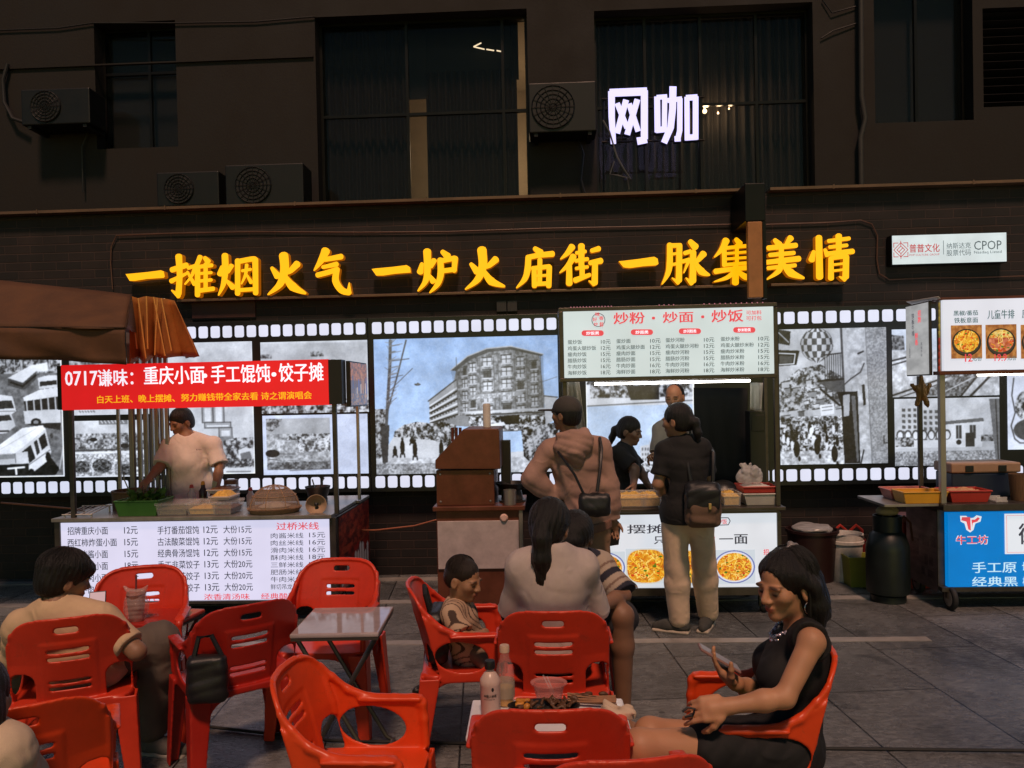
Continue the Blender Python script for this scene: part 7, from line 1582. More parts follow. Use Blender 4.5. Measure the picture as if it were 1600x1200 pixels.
    def top(s, m, sleeve=.6, o=.016, name='shirt', hem=.0, folds=(.004, 34), seed=1, colfn=None, flare=.012, neckhole=.058, boxy=0.0, collar=None, ka=.025, dirv=None):
        def fn(F_):
            s.torso(F_, o, .04, 1.0+boxy)
            L = s.J['nk']-s.J['pel']
            T_ = np.stack([s.tl, s.tf, s.tu])
            if hem: F_.ell(s.J['pel']-s.tu*hem*.4, (.168*s.sc*s.bd+o, .120*s.sc*s.bd+o, .17*s.sc+hem*.6), T_, .03)
            F_.box(s.J['pel']-s.tu*(.25+max(hem, .02)), (.5, .5, .25), T_, .004, .006, 's')
            for q in 'LR':
                s.arm(F_, q, o, sleeve, ka, flare); sh, el, wr = s.J['sh'+q], s.J['el'+q], s.J['wr'+q]
                a_, b_ = (sh, el) if sleeve <= 1 else (el, wr); d_ = nrm(b_-a_); e_ = a_+(b_-a_)*(sleeve if sleeve <= 1 else sleeve-1)
                n2 = nrm(np.cross(d_, (.13, .31, .9))); F_.box(e_+d_*.058, (.06, .078, .078), np.stack([d_, n2, np.cross(d_, n2)]), .004, .004, 's')
            F_.ell(s.J['nk']+s.tu*.055*s.sc+s.tf*.02*s.sc, (neckhole*1.15*s.sc, neckhole*1.1*s.sc, .055*s.sc), np.stack([s.tl, s.tf, s.tu]), .006, 's')
        o_ = s.piece(name, m, fn, folds, seed, colfn=colfn, dirv=dirv)
        if collar is not None:
            c = s.sc; C = s.J['nk']+s.tu*.012*c+s.tf*.004*c; r1, r2 = (.066+o*.4)*c*(.92 if s.fem else 1), (.062+o*.4)*c*(.92 if s.fem else 1)
            MB().tube([C+s.tl*r1*math.cos(a)+s.tf*r2*math.sin(a)-s.tu*.020*c*math.sin(a) for a in np.linspace(0, 2*math.pi, 29)], .0085*c, 6, caps=False).build('collar', collar, o_, smooth=True)
        return o_
    def bottoms(s, m, t=1.95, o=.016, wide=.0, name='trousers', seed=2, folds=(.004, 34), dirv=(1.4, .5, .4)):
        def fn(F_):
            T = np.stack([s.tl, s.tf, s.tu]); F_.ell(s.J['pel']-s.tu*.03, (.158*s.sc*s.bd+o*.5, .112*s.sc*s.bd+o*.5, .12*s.sc), T, .03)
            for q in 'LR': s.leg(F_, q, o, t, .03, wide)
        return s.piece(name, m, fn, folds, seed, dirv=dirv)
    def shoes(s, m, sole_m=None, name='shoe'):
        for q in 'LR':
            a = s.J['an'+q]; F_ = Field(a-.28*s.sc, a+.28*s.sc, .006); F_.lo[2] = max(F_.lo[2], -.02); s.foot(F_, q, .009*s.sc); sh = F_.build(name, m, s.root)
            if sole_m is not None:
                d = s.toe(q); F_ = Field(a-.28, a+.28, .006); z = np.array((0, 0, 1.)); F_.box(a+d*.06*s.sc-z*.082*s.sc, (.13*s.sc, .044*s.sc, .012), np.stack([d, np.cross(z, d), z]), rnd=.011); so_ = F_.build('sole', sole_m, sh)
    def hair(s, m, fn, folds=(.003, 70), seed=3, h=None, name='hair'):
        F_ = s.field(h or min(s.h, .006), s.J['hd']-np.array((.26, .26, .48)), s.J['hd']+.26); fn(F_, s.J['hd'], s.f, s.u, s.l, s.sc_h)
        if folds:      # grooves running from the crown downwards
            F_.crop(); ix = np.nonzero(np.abs(F_.d) < .03); X, Y, Z = [F_.lo[i]+F_.h*ix[i] for i in range(3)]; H = s.J['hd']+s.u*.02-s.f*.02
            dx, dy, dz = X-H[0], Y-H[1], Z-H[2]; a = dx*s.l[0]+dy*s.l[1]+dz*s.l[2]; b_ = dx*s.f[0]+dy*s.f[1]+dz*s.f[2]; e = dx*s.u[0]+dy*s.u[1]+dz*s.u[2]
            az = np.arctan2(a, b_+1e-6); q = np.sin(az*folds[1]*.32+3*np.sin(e*14+seed)+seed)+.7*np.sin(az*folds[1]*.55+5*np.sin(e*9)+az*3)+.5*np.sin(e*folds[1]*.6+az*7)*.5
            F_.d[ix] += (folds[0]*.55*q).astype(np.float32)
        o = F_.build(name, m, s.root); return o
    def strands(s, m, n, L=0.0, th=(12, 95), az=(-180, 180), r=.0016, ax=(.086, .104, .096), off=(0, -.018, .036), seed=5, curl=.006):
        """loose locks laid over the hair so that its edge is broken"""
        rr = np.random.default_rng(seed); H = s.J['hd']+s.l*off[0]+s.f*off[1]+s.u*off[2]; g = MB(); c = s.sc_h; z = np.array((0, 0, 1.))
        for k in range(n):
            a = R_(az[0]+(az[1]-az[0])*rr.random()); t0, t1 = R_(th[0]+20*rr.random()), R_(th[1]-18*rr.random()+8); kk = 1.0+.035*rr.random(); pts = []; ph = rr.random()*6
            for i in range(7):
                t = t0+(t1-t0)*i/6; aa = a+.10*math.sin(3*i/6+ph); pts.append(H+c*kk*(ax[0]*math.sin(t)*math.sin(aa)*s.l+ax[1]*math.sin(t)*math.cos(aa)*s.f+ax[2]*math.cos(t)*s.u))
            if L:
                d = nrm(pts[-1]-pts[-2]); LL = L*(.85+.25*rr.random())
                for i in range(5):
                    d = nrm(d*.55-z*.7+np.array((rr.random()-.5, rr.random()-.5, 0))*.15); pts.append(pts[-1]+d*LL/5)
            rad = [r*(.5+.8*rr.random())]*len(pts); rad[0] *= .6; rad[-1] *= .25; g.tube(pts, rad, 5)
        return g.build('hair_locks', m, s.root, smooth=True, fix=False)
skin_m = attr_mat('skin', 0, .56, sss=.15, bump=.12, bscale=260)
hair_m = mat('black_hair', (.010, .008, .007), .42, var=.4, vscale=60, bump=.9, bscale=220, stretch=(3, 3, .25)); hair_b = mat('dark_brown_hair', (.022, .014, .010), .45, var=.4, vscale=60, bump=.9, bscale=220, stretch=(3, 3, .25))
def fabric(name, col, rough=.85, b_=.35): return mat(name, col, rough, var=.16, vscale=5, bump=b_, bscale=420, wrinkle=.55)
def cap_short(F_, H, f, u, l, c, cut=.0):
    R3 = np.stack([l, f, u]); F_.ell(H+u*.036*c-f*.016*c, (.083*c, .101*c, .094*c), R3, .02); F_.ell(H-u*.02*c-f*.045*c, (.077*c, .066*c, .075*c), R3, .03)
    F_.ell(H-u*.045*c+f*.088*c, (.085*c, .075*c, .085*c), R3, .012, 's'); 
    for q in (-1, 1): F_.ell(H-u*.035*c+f*.005*c+l*q*.085*c, (.03*c, .032*c, .05*c), R3, .008, 's')
    F_.ell(H-u*.13*c-f*.03*c, (.10*c, .10*c, .06*c), R3, .02, 's')
def joints(dep, **k):
    """surveyed joints: name=(px, py) or (px, py, extra depth)"""
    return {n: D(v[0], v[1], dep+(v[2] if len(v) > 2 else 0)) for n, v in k.items()}
def legs_down(J, hip=.085, kneez=None, fwd=(0, 1), s=1.0, gap=.1):
    """standing legs from the pelvis to the ground"""
    p = A3(J['pel']); lat = nrm((A3(J['shL'])-A3(J['shR']))*np.array((1, 1, 0))); f = np.array((fwd[0], fwd[1], 0.))
    for q, sg in (('L', 1), ('R', -1)):
        hp = p+lat*sg*hip*s-np.array((0, 0, .05*s)); an = hp*1.0+lat*sg*.02; an[2] = .085*s; kn = mid(hp, an, .48)+f*.025*s
        J['hp'+q], J['kn'+q], J['an'+q] = hp, kn, an
    return J
# ---------------------------------------------------------------- vendor at the noodle cart
J = joints(6.55, hd=(283, 660), nk=(293, 683), shL=(333, 696, .02), shR=(263, 699, -.04), elL=(343, 727, -.02), wrL=(337, 768, -.15), elR=(252, 727, -.14), wrR=(233, 748, -.3), pel=(302, 792, .05))
legs_down(J, fwd=(-.2, -1))
p = Person('noodle vendor in a pale tee reaching towards the boiler behind the cart', J, (J['pel'].x, J['pel'].y, 0), .0075, skin=(.30, .16, .09), face=(-.48, -.82, -.34), hands={'R': dict(curl=.6, pn=(0, 0, -1)), 'L': dict(curl=.7)})
p.body(); p.hair(hair_m, cap_short, (.003, 90)); p.top(fabric('pale_tee', (.80, .72, .66)), .95, .022, 'tee', hem=.08, folds=(.0055, 24), boxy=.25, collar=fabric('pale_rib', (.5, .42, .37))); p.bottoms(fabric('dark_trousers', (.04, .04, .045))); p.shoes(fabric('dark_shoe', (.03, .03, .03)))
cpt = A3(D(292, 707, 6.2)); lettering([('BASIC', lambda u, v: (cpt[0]-.03+u, p.J['pel'][1]-.155, cpt[2]+v), (.05, .010), .0)], mat('tee_print', (.05, .05, .06), .7), p.root, 'chest_print')
# ---------------------------------------------------------------- customer in the tan hoodie
J = joints(5.35, hd=(884, 648), nk=(893, 686), shL=(858, 705), shR=(938, 702, .02), elL=(829, 748, -.04), wrL=(872, 784, .03), elR=(953, 760, .02), wrR=(957, 812, .05), pel=(912, 806, .02))
legs_down(J, fwd=(0, 1))
p = Person('customer in a tan hoodie and grey cap with a black crossbody bag', J, (J['pel'].x, J['pel'].y, 0), .0075, build=.92, skin=(.30, .16, .09), face=(-.80, .58, .02), hands={'L': dict(curl=.8, d=(.8, .4, -.1), pn=(0, .6, -.6)), 'R': dict(curl=.8)})
p.body(); hood_m = fabric('dusty_tan_hoodie', (.37, .225, .18), .95); p.hair(hair_m, cap_short, (.003, 90))
p.top(hood_m, 1.97, .021, 'hoodie', hem=.10, folds=(.0055, 22), seed=4, flare=.006, boxy=.12, neckhole=.05, ka=.055, dirv=(.3, 0, 1.2))
def fn(F_):
    J_ = p.J; b_ = J_['nk']-p.tf*.075
    F_.cone(b_-p.tu*.07-p.tf*.035, b_-p.tu*.165-p.tf*.022, .082, .040, .03); F_.ell(b_-p.tu*.035-p.tf*.022, (.135, .066, .095), np.stack([p.tl, p.tf, p.tu]), .02); F_.path([J_['nk']+p.tl*.075+p.tf*.05+p.tu*.025, b_+p.tl*.085+p.tu*.03, b_+p.tu*.035-p.tf*.02, b_-p.tl*.085+p.tu*.03, J_['nk']-p.tl*.075+p.tf*.05+p.tu*.025], [.026, .034, .036, .034, .026], .012); F_.path([J_['nk']+p.tl*.10+p.tf*.03, b_+p.tl*.10-p.tu*.02, b_-p.tu*.11-p.tf*.01, b_-p.tl*.10-p.tu*.02, J_['nk']-p.tl*.10+p.tf*.03], [.030, .036, .034, .036, .030], .014)
    F_.ell(J_['nk']+p.tu*.07-p.tf*.03, (.075, .07, .07), np.stack([p.tl, p.tf, p.tu]), .02, 's')
p.piece('hood', hood_m, fn, (.0055, 42), 5, dirv=(.2, 0, 1.4))
def fn(F_):
    T = np.stack([p.tl, p.tf, p.tu]); F_.ell(p.J['pel']-p.tu*.075, (.188, .148, .2), T, 0); F_.box(p.J['pel']-p.tu*.075+p.tu*.33, (.4, .4, .30), T, .002, .004, 's'); F_.box(p.J['pel']-p.tu*.075-p.tu*.33, (.4, .4, .30), T, .002, .004, 's')
p.piece('waistband', fabric('rib_knit', (.20, .10, .07)), fn, (.002, 90), 6)
p.bottoms(fabric('tan_brown_trousers', (.30, .17, .10)), 1.95, .022, .02); p.shoes(fabric('dark_shoe', (.03, .03, .03)))
def capf(F_, H, f, u, l, c):
    R3 = np.stack([l, f, u]); F_.ell(H+u*.042*c-f*.012*c, (.090*c, .108*c, .092*c), R3, .01); F_.box(H-u*.075*c, (.14, .14, .092), R3, .01, .006, 's'); F_.box(H+u*.030*c+f*.135*c, (.062, .065, .006), R3, .005, .02); 
p.hair(fabric('grey_cap', (.055, .050, .045), .8), capf, None, name='cap')
t = soft_bag('crossbody_bag', 'small black crossbody bag on the back of the tan hoodie', 'bag', D(929, 788, 5.12), 0, (.105, .045, .08), nyl, 8); sb = Vector(t.location)
def lp(px, py, d): return D(px, py, d)-sb
MB().tube([lp(937, 684, 5.30), lp(940, 700, 5.20), lp(938, 730, 5.14), lp(933, 768, 5.11)], .011, 6).tube([lp(872, 706, 5.22), lp(884, 722, 5.15), lp(898, 742, 5.12), lp(912, 772, 5.11)], .009, 6).build('strap', nyl, t, world=False, smooth=True)
o = MB().box((-.04, -.004, -.08), (.04, .004, .08)).build('phone', black_pl, bevel=.004); o.location = A3(p.J['wrR'])+np.array((.02, .02, -.11)); o.rotation_euler = (.2, 0, .6); tag(o, 'black phone in the right hand of the person in the tan hoodie', 'phone')
# ---------------------------------------------------------------- customer with the backpack
J = joints(5.25, hd=(1058, 658), nk=(1067, 690), shL=(1041, 704, .03), shR=(1094, 702, -.02), elL=(1028, 757, .0), wrL=(1044, 786, .16), elR=(1107, 752, .03), wrR=(1080, 790, .22), pel=(1074, 800, .0))
legs_down(J, fwd=(-.2, 1), gap=.12); J['anL'] = A3(G(1062, 988))*np.array((1, 1, 0))+np.array((0, 0, .09)); J['anR'] = A3(G(1106, 978))*np.array((1, 1, 0))+np.array((0, 0, .09)); J['toL'] = nrm((-.5, -.75, 0)); J['toR'] = nrm((.2, -.9, 0)); J['toL'] = nrm((-.75, .3, 0)); J['toR'] = nrm((-.35, -.8, 0))
for q in 'LR': J['kn'+q] = mid(J['hp'+q], J['an'+q], .47)
p = Person('standing woman in a black tee and wide khaki trousers with a brown backpack', J, (J['pel'].x, J['pel'].y, 0), .0075, female=True, skin=(.36, .19, .11), face=(-.78, .60, -.08), hands={'L': dict(curl=.7), 'R': dict(curl=.7)})
p.body(); blk = fabric('black_cotton', (.013, .013, .014)); p.top(blk, .75, .020, 'tee', hem=.07, folds=(.004, 24), seed=6, boxy=.10)
p.bottoms(fabric('khaki_cotton', (.70, .52, .37)), 1.97, .012, .024, folds=(.0032, 22), dirv=(1.9, .5, .25)); p.shoes(fabric('green_grey_shoe', (.05, .05, .045)), mat('pale_sole', (.45, .38, .30), .6))
def hf(F_, H, f, u, l, c):
    cap_short(F_, H, f, u, l, c); b_ = H-f*.095*c+u*.01*c; F_.path([b_, b_-f*.035-u*.03, b_-f*.05-u*.10, b_-f*.045-u*.15], [.03, .032, .026, .010], .02)
p.hair(hair_m, hf)
bc = D(1098, 788, 5.06)
t = thing('backpack', 'brown and black backpack worn by the standing woman in khaki trousers', 'backpack', bc, None, R_(-8))
f_ = Field((-.16, -.12, -.2), (.16, .12, .2), .006); f_.box((0, 0, -.02), (.115, .065, .13), rnd=.05); f_.box((0, -.055, -.055), (.085, .03, .07), rnd=.025, k=.01); f_.folds(.004, 50, 9); f_.build('bag_body', fabric('brown_canvas_bag', (.14, .085, .055)), t, world=False)
f_ = Field((-.16, -.14, -.2), (.16, .14, .22), .006); f_.box((0, -.005, .095), (.118, .072, .055), rnd=.045); f_.box((0, -.07, .04), (.105, .010, .06), rnd=.009, k=.02); f_.folds(.004, 50, 10); f_.build('flap', nyl, t, world=False)
MB().box((.03, -.098, -.02), (.05, -.090, .02)).build('buckle', mat('brass', (.6, .42, .2), .35, .9), t, world=False, bevel=.003)
MB().tube([(-.07, .05, .13), (-.085, .06, .24), (-.09, .10, .33), (-.085, .2, .35)], .014, 7).tube([(.07, .05, .13), (.075, .06, .24), (.08, .10, .33), (.075, .2, .35)], .014, 7).build('strap', nyl, t, world=False, smooth=True)
# ---------------------------------------------------------------- stall worker, ponytail
J = joints(6.5, hd=(984, 674), nk=(976, 700), shL=(978, 708, .16), shR=(966, 710, -.14), elL=(1000, 735, .12), wrL=(1012, 757, .0), elR=(992, 733, -.2), wrR=(990, 757, -.28), pel=(970, 778, .0))
legs_down(J, fwd=(1, -.2))
p = Person('stall worker in a dark tee with a ponytail bending over the counter', J, (J['pel'].x, J['pel'].y, 0), .008, female=True, skin=(.30, .16, .10), face=(.86, -.42, -.22), hands={'L': dict(curl=.6), 'R': dict(curl=.6)})
p.body(); p.hair(hair_b, hf); p.top(fabric('dark_grey_tee', (.030, .026, .026)), .8, .018, 'tee', hem=.1, seed=8); p.bottoms(fabric('dark_trousers', (.04, .04, .045))); p.shoes(fabric('dark_shoe', (.03, .03, .03)))
# ---------------------------------------------------------------- stall cook
J = joints(6.62, hd=(1054, 621), nk=(1058, 651), shL=(1095, 672, .02), shR=(1031, 672, -.02), elL=(1104, 716, -.05), wrL=(1075, 740, -.25), elR=(1027, 712, -.12), wrR=(1021, 716, -.36), pel=(1064, 778, .05))
legs_down(J, fwd=(0, -1))
p = Person('smiling cook in a cream tee and dark apron behind the fried noodle counter', J, (J['pel'].x, J['pel'].y, 0), .0075, skin=(.44, .22, .12), face=(-.40, -.88, -.16), hands={'R': dict(curl=1.2, d=(-.3, -.6, .3), pn=(.4, -.2, -.6)), 'L': dict(curl=.7)})
def hfb(F_, H, f, u, l, c):
    R3 = np.stack([l, f, u]); F_.ell(H+u*.030*c-f*.022*c, (.078*c, .094*c, .089*c), R3, .02); F_.ell(H-u*.01*c-f*.05*c, (.070*c, .058*c, .06*c), R3, .03); F_.ell(H-u*.025*c+f*.085*c, (.085*c, .085*c, .115*c), R3, .008, 's')
    for q in (-1, 1): F_.ell(H-u*.035*c+f*.005*c+l*q*.085*c, (.03*c, .04*c, .055*c), R3, .008, 's')
p.body(); p.hair(hair_m, hfb, (.002, 90)); p.top(fabric('cream_tee', (.52, .40, .32)), .9, .016, 'tee', hem=.05, seed=11)
def fn(F_):
    T = np.stack([p.tl, p.tf, p.tu]); L_ = p.J['nk']-p.J['pel']; F_.ell(p.J['pel']+L_*.30+p.tf*.03, (.14, .118, .30), T, .02); F_.box(p.J['pel']+L_*.3-p.tf*.16, (.3, .13, .5), T, .01, .01, 's'); F_.path([p.J['pel']+L_*.78+p.tf*.125+p.tl*.07, p.J['nk']+p.tl*.065+p.tf*.03], .012, .01); F_.path([p.J['pel']+L_*.78+p.tf*.125-p.tl*.07, p.J['nk']-p.tl*.065+p.tf*.03], .012, .01)
p.piece('apron', fabric('dark_apron', (.02, .02, .022)), fn, (.003, 34), 12); p.bottoms(fabric('dark_trousers', (.04, .04, .045))); p.shoes(fabric('dark_shoe', (.03, .03, .03)))
# ---------------------------------------------------------------- seated man, left
J = joints(3.36, hd=(101, 905, .06), nk=(88, 952, .0), shL=(34, 980, .04), shR=(158, 970, .04), elL=(18, 1048, .22), wrL=(78, 1010, .50), elR=(214, 1018, .0), wrR=(186, 985, .34), pel=(100, 1078, .02), hpL=(72, 1078, .05), hpR=(128, 1074, .08), knL=(20, 1020, .46), knR=(250, 1002, .26), anL=(40, 1120, .62), anR=(236, 1108, .34))
J['toL'] = nrm((0, 1, 0)); J['toR'] = nrm((.55, -.1, 0))
for q in 'LR': J['an'+q].z = .085
J['pel'] = CH['A'].location+Vector((0, .03, .53)); J['hpL'] = J['pel']+Vector((-.09, .05, -.02)); J['hpR'] = J['pel']+Vector((.09, .06, -.02))
p = Person('seated young man in a tan tee looking at his phone, seen from behind', J, (J['pel'].x, J['pel'].y, 0), .006, skin=(.30, .16, .09), face=(.60, .74, -.28), hands={'R': dict(curl=.9, d=(-.4, .5, .5), pn=(-.7, -.3, .2)), 'L': dict(curl=.6)})
p.body()
def hf2(F_, H, f, u, l, c):
    cap_short(F_, H, f, u, l, c); R3 = np.stack([l, f, u]); F_.ell(H+u*.05*c-f*.015*c, (.095*c, .112*c, .088*c), R3, .02); F_.ell(H-u*.012*c-f*.045*c, (.073*c, .062*c, .066*c), R3, .03); F_.ell(H+u*.055*c+f*.075*c, (.06*c, .04*c, .035*c), R3, .02)
p.hair(hair_m, hf2, (.004, 85)); p.strands(hair_m, 260, 0, (5, 92), ax=(.094, .112, .092), off=(0, -.016, .048), r=.0022); p.top(fabric('tan_tee', (.62, .44, .27), .92), .80, .020, 'tee', hem=.1, folds=(.005, 20), seed=14, boxy=.22, ka=.04, flare=.004, neckhole=.046); p.bottoms(fabric('olive_grey_trousers', (.13, .105, .085)), 1.93, .020, .012, folds=(.006, 26)); p.shoes(fabric('grey_shoe', (.12, .11, .10)), mat('pale_sole_worn', (.35, .32, .28), .6))
o = MB().box((-.038, -.004, -.078), (.038, .004, .078)).build('phone_case', mat('phone_body', (.02, .02, .02), .3), bevel=.004); 
ph = thing('phone', 'phone with a lit pinkish screen in the seated man\'s hand', 'phone', D(152, 949, 3.80)); o.parent = ph; s2 = MB().box((-.034, -.0052, -.073), (.034, -.0042, .073)).build('screen', emis('phone_screen', (.62, .42, .42), .8), ph, world=False); ph.rotation_euler = (-.35, .0, .35)
# ---------------------------------------------------------------- woman with the long ponytail
J = joints(3.30, hd=(860, 824, .10), nk=(864, 866, .04), shL=(818, 888, .10), shR=(908, 888, .10), elL=(800, 958, .22), wrL=(830, 985, .45), elR=(932, 958, .22), wrR=(905, 985, .40), pel=(864, 1036, -.02), hpL=(838, 1040, .02), hpR=(892, 1040, .02), knL=(815, 1010, .48), knR=(905, 1010, .48), anL=(800, 1090, .62), anR=(905, 1090, .62))
for q in 'LR': J['an'+q].z = .085; J['to'+q] = nrm((0, 1, 0))
J['pel'] = CH['G'].location+Vector((0, .03, .53)); J['hpL'] = J['pel']+Vector((-.085, .05, -.02)); J['hpR'] = J['pel']+Vector((.085, .05, -.02))
p = Person('seated woman in a grey tee with a long black ponytail, seen from behind', J, (J['pel'].x, J['pel'].y, 0), .006, female=True, build=.90, skin=(.36, .19, .11), face=(.30, .90, -.34), hands={'L': dict(curl=.6), 'R': dict(curl=.6)})
p.body()
def hf3(F_, H, f, u, l, c):
    cap_short(F_, H, f, u, l, c); R3 = np.stack([l, f, u]); F_.ell(H+u*.03*c-f*.03*c, (.086*c, .095*c, .095*c), R3, .02); b_ = H-f*.105*c-u*.01*c
    F_.ell(b_, (.035, .03, .035), R3, .02); z = np.array((0, 0, 1.)); F_.path([b_, b_-z*.06-f*.02, b_-z*.15-f*.022, b_-z*.24-f*.012, b_-z*.31-f*.0], [.034, .040, .042, .034, .010], .02)
p.hair(hair_m, hf3, (.004, 75)); p.strands(hair_m, 200, 0, (5, 108), ax=(.087, .100, .096), off=(0, -.02, .033), r=.0018); p.top(fabric('mauve_grey_tee', (.52, .44, .41)), .97, .022, 'tee', hem=.03, folds=(.0042, 18), seed=16, flare=.014, boxy=.24, ka=.05, neckhole=.05)
p.bottoms(fabric('black_trousers', (.015, .015, .016))); p.shoes(fabric('dark_shoe', (.03, .03, .03)))
# ---------------------------------------------------------------- man in the striped tee behind her
J = joints(4.05, hd=(898, 842, -.22), nk=(903, 872, -.08), shL=(936, 884, -.06), shR=(866, 884, -.04), elL=(974, 930, -.18), wrL=(938, 948, -.40), elR=(838, 935, -.2), wrR=(866, 955, -.42), pel=(915, 985, .12), hpL=(938, 985, .06), hpR=(893, 985, .06), knL=(972, 962, -.28), knR=(880, 970, -.30), anL=(973, 1078, -.22), anR=(890, 1085, -.2))
for q in 'LR': J['an'+q].z = .085
J['toL'] = nrm((.45, -.9, 0)); J['toR'] = nrm((0, -1, 0))
p = Person('man in a striped tee, shorts and sandals bent forward behind the ponytailed woman', J, (J['pel'].x, J['pel'].y, 0), .007, skin=(.27, .14, .08), face=(-.25, -.80, -.52), hands={'L': dict(curl=.7), 'R': dict(curl=.7)})
p.body(); p.hair(hair_m, hf2, (.004, 85))
def stripes(v):
    t = (v-p.J['pel'])@p.tu; c = np.ones((len(v), 3))*np.array((.42, .34, .27)); sl = np.minimum(np.linalg.norm(np.cross(v-p.J['shL'], nrm(p.J['elL']-p.J['shL'])), axis=1), 1); ta = (v-p.J['shL'])@nrm(p.J['elL']-p.J['shL']); arm_ = (sl < .10) & (ta > .02); t = np.where(arm_, -ta+.3, t)
    m = (np.mod(t+.02, .105) < .036); c[m] = (.02, .02, .035); m2 = (np.mod(t+.02, .105) > .060) & (np.mod(t+.02, .105) < .072); c[m2] = (.20, .13, .10); return c
p.top(attr_mat('striped_cotton', 0, .85, bump=.3, bscale=400), 1.0, .020, 'striped_tee', hem=.08, seed=18, colfn=stripes, flare=.02); p.bottoms(fabric('dark_shorts', (.03, .03, .035)), .8, .03, .02, 'shorts')
for q in 'LR':
    a = p.J['an'+q]; d = p.toe(q); z = np.array((0, 0, 1.)); F_ = Field(a-.3, a+.3, .006); F_.box(a+d*.065-z*.078, (.135, .048, .010), np.stack([d, np.cross(z, d), z]), rnd=.009)
    for e in (.02, .06, .095, .125): F_.path([a+d*e-z*.075+np.cross(z, d)*.046, a+d*e-z*(.028+e*.12)+np.cross(z, d)*.02, a+d*e-z*(.028+e*.12)-np.cross(z, d)*.02, a+d*e-z*.075-np.cross(z, d)*.046], .010, .004)
    F_.build('sandal', mat('sandal_black', (.025, .022, .02), .55), p.root)
# low table between them is hidden; a stool carries the man
o = MB().box((-.16, -.16, .40), (.16, .16, .43)).build('stool_seat', red_chair, bevel=.01); st_ = thing('plastic_stool', 'red plastic stool under the man in the striped tee', 'stool', (J['pel'].x, J['pel'].y, 0)); o.parent = st_
for sx in (-1, 1):
    for sy in (-1, 1): MB().tube([(sx*.13, sy*.13, .40), (sx*.17, sy*.17, 0)], [.022, .018], 8).build('leg', red_chair, st_, world=False, smooth=True)
# ---------------------------------------------------------------- child
S = .60
J = joints(3.62, hd=(724, 905, .0), nk=(713, 946, .02), shL=(716, 962, .13), shR=(706, 962, -.09), elL=(728, 992, .15), wrL=(752, 990, .06), elR=(726, 996, -.14), wrR=(752, 992, -.06), pel=(706, 1032, .02), hpL=(710, 1036, .07), hpR=(710, 1036, -.04), knL=(765, 1034, .08), knR=(766, 1036, -.06), anL=(778, 1084, .08), anR=(778, 1086, -.06))
for q in 'LR': J['to'+q] = nrm((1, 0, 0))
J['pel'] = CH['F'].location+Vector((.01, .0, .49)); J['hpL'] = J['pel']+Vector((.04, .055, -.01)); J['hpR'] = J['pel']+Vector((.04, -.055, -.01))
p = Person('small child in a beige striped tee sitting sideways in the red armchair', J, (J['pel'].x, J['pel'].y, 0), .005, S, skin=(.38, .20, .11), face=(.88, -.40, -.26), hands={'L': dict(curl=.7), 'R': dict(curl=.7)})
p.body(sc_h=.86)
def hf4(F_, H, f, u, l, c):
    R3 = np.stack([l, f, u]); F_.ell(H+u*.034*c-f*.016*c, (.079*c, .098*c, .090*c), R3, .02); F_.ell(H-u*.01*c-f*.05*c, (.070*c, .058*c, .06*c), R3, .03); F_.ell(H-u*.05*c+f*.085*c, (.085*c, .075*c, .095*c), R3, .012, 's')
    for q in (-1, 1): F_.ell(H-u*.035*c+f*.005*c+l*q*.085*c, (.03*c, .04*c, .055*c), R3, .008, 's')
p.hair(hair_b, hf4, (.0012, 120), h=.005); p.strands(hair_b, 200, 0, (5, 88), az=(70, 290), ax=(.079, .097, .090), off=(0, -.016, .034), r=.0012)
def stripe2(v):
    d = (v-p.J['nk']); t = np.sqrt((d@p.tl)**2+(d@p.tu)**2*.15)+.02*np.sin(d[:, 2]*40); m = np.mod(t, .026) < .006; c = np.ones((len(v), 3))*np.array((.48, .33, .22)); c[m] = (.06, .035, .025); return c
p.top(attr_mat('child_tee', 0, .85, bump=.3, bscale=400), .8, .016, 'tee', hem=.12, seed=20, colfn=stripe2); p.bottoms(fabric('patterned_shorts', (.20, .14, .10)), .95, .014, .01, 'shorts', seed=21); p.shoes(fabric('dark_shoe', (.03, .03, .03)))
# ---------------------------------------------------------------- woman in the black dress
J = joints(2.60, hd=(1229, 914, .02), nk=(1254, 983, .04), shL=(1268, 1004, -.15), shR=(1238, 1006, .20), elL=(1226, 1090, -.21), wrL=(1134, 1104, -.20), elR=(1178, 1080, .16), wrR=(1147, 1066, .07), pel=(1228, 1166, .03), hpL=(1222, 1170, -.06), hpR=(1222, 1170, .12), knL=(1000, 1166, -.16), knR=(1016, 1146, .04))
for q, dx in (('L', -.02), ('R', .02)): J['an'+q] = A3(J['kn'+q])+np.array((dx, .02, -.5)); J['an'+q][2] = .085; J['to'+q] = nrm((-1, -.2, 0))
wl_d = nrm((-.92, .05, -.14)); wr_d = nrm((-.62, -.10, .62))
p = Person('woman in a sleeveless black dress looking at her phone in the right foreground', J, (J['pel'].x, J['pel'].y, 0), .0042, female=True, skin=(.52, .26, .14), face=(-.86, -.46, -.16), build=.93, armk=.90,
           hands={'L': dict(d=wl_d, pn=(-.1, .75, -.5), curl=.75, side=1), 'R': dict(d=wr_d, pn=(.5, -.05, .8), curl=.45, side=-1, thumb=.9)})
p.body(lip=(.34, .05, .05), sc_h=1.0)
dress_m = fabric('black_dress', (.010, .010, .011), .8, .2)
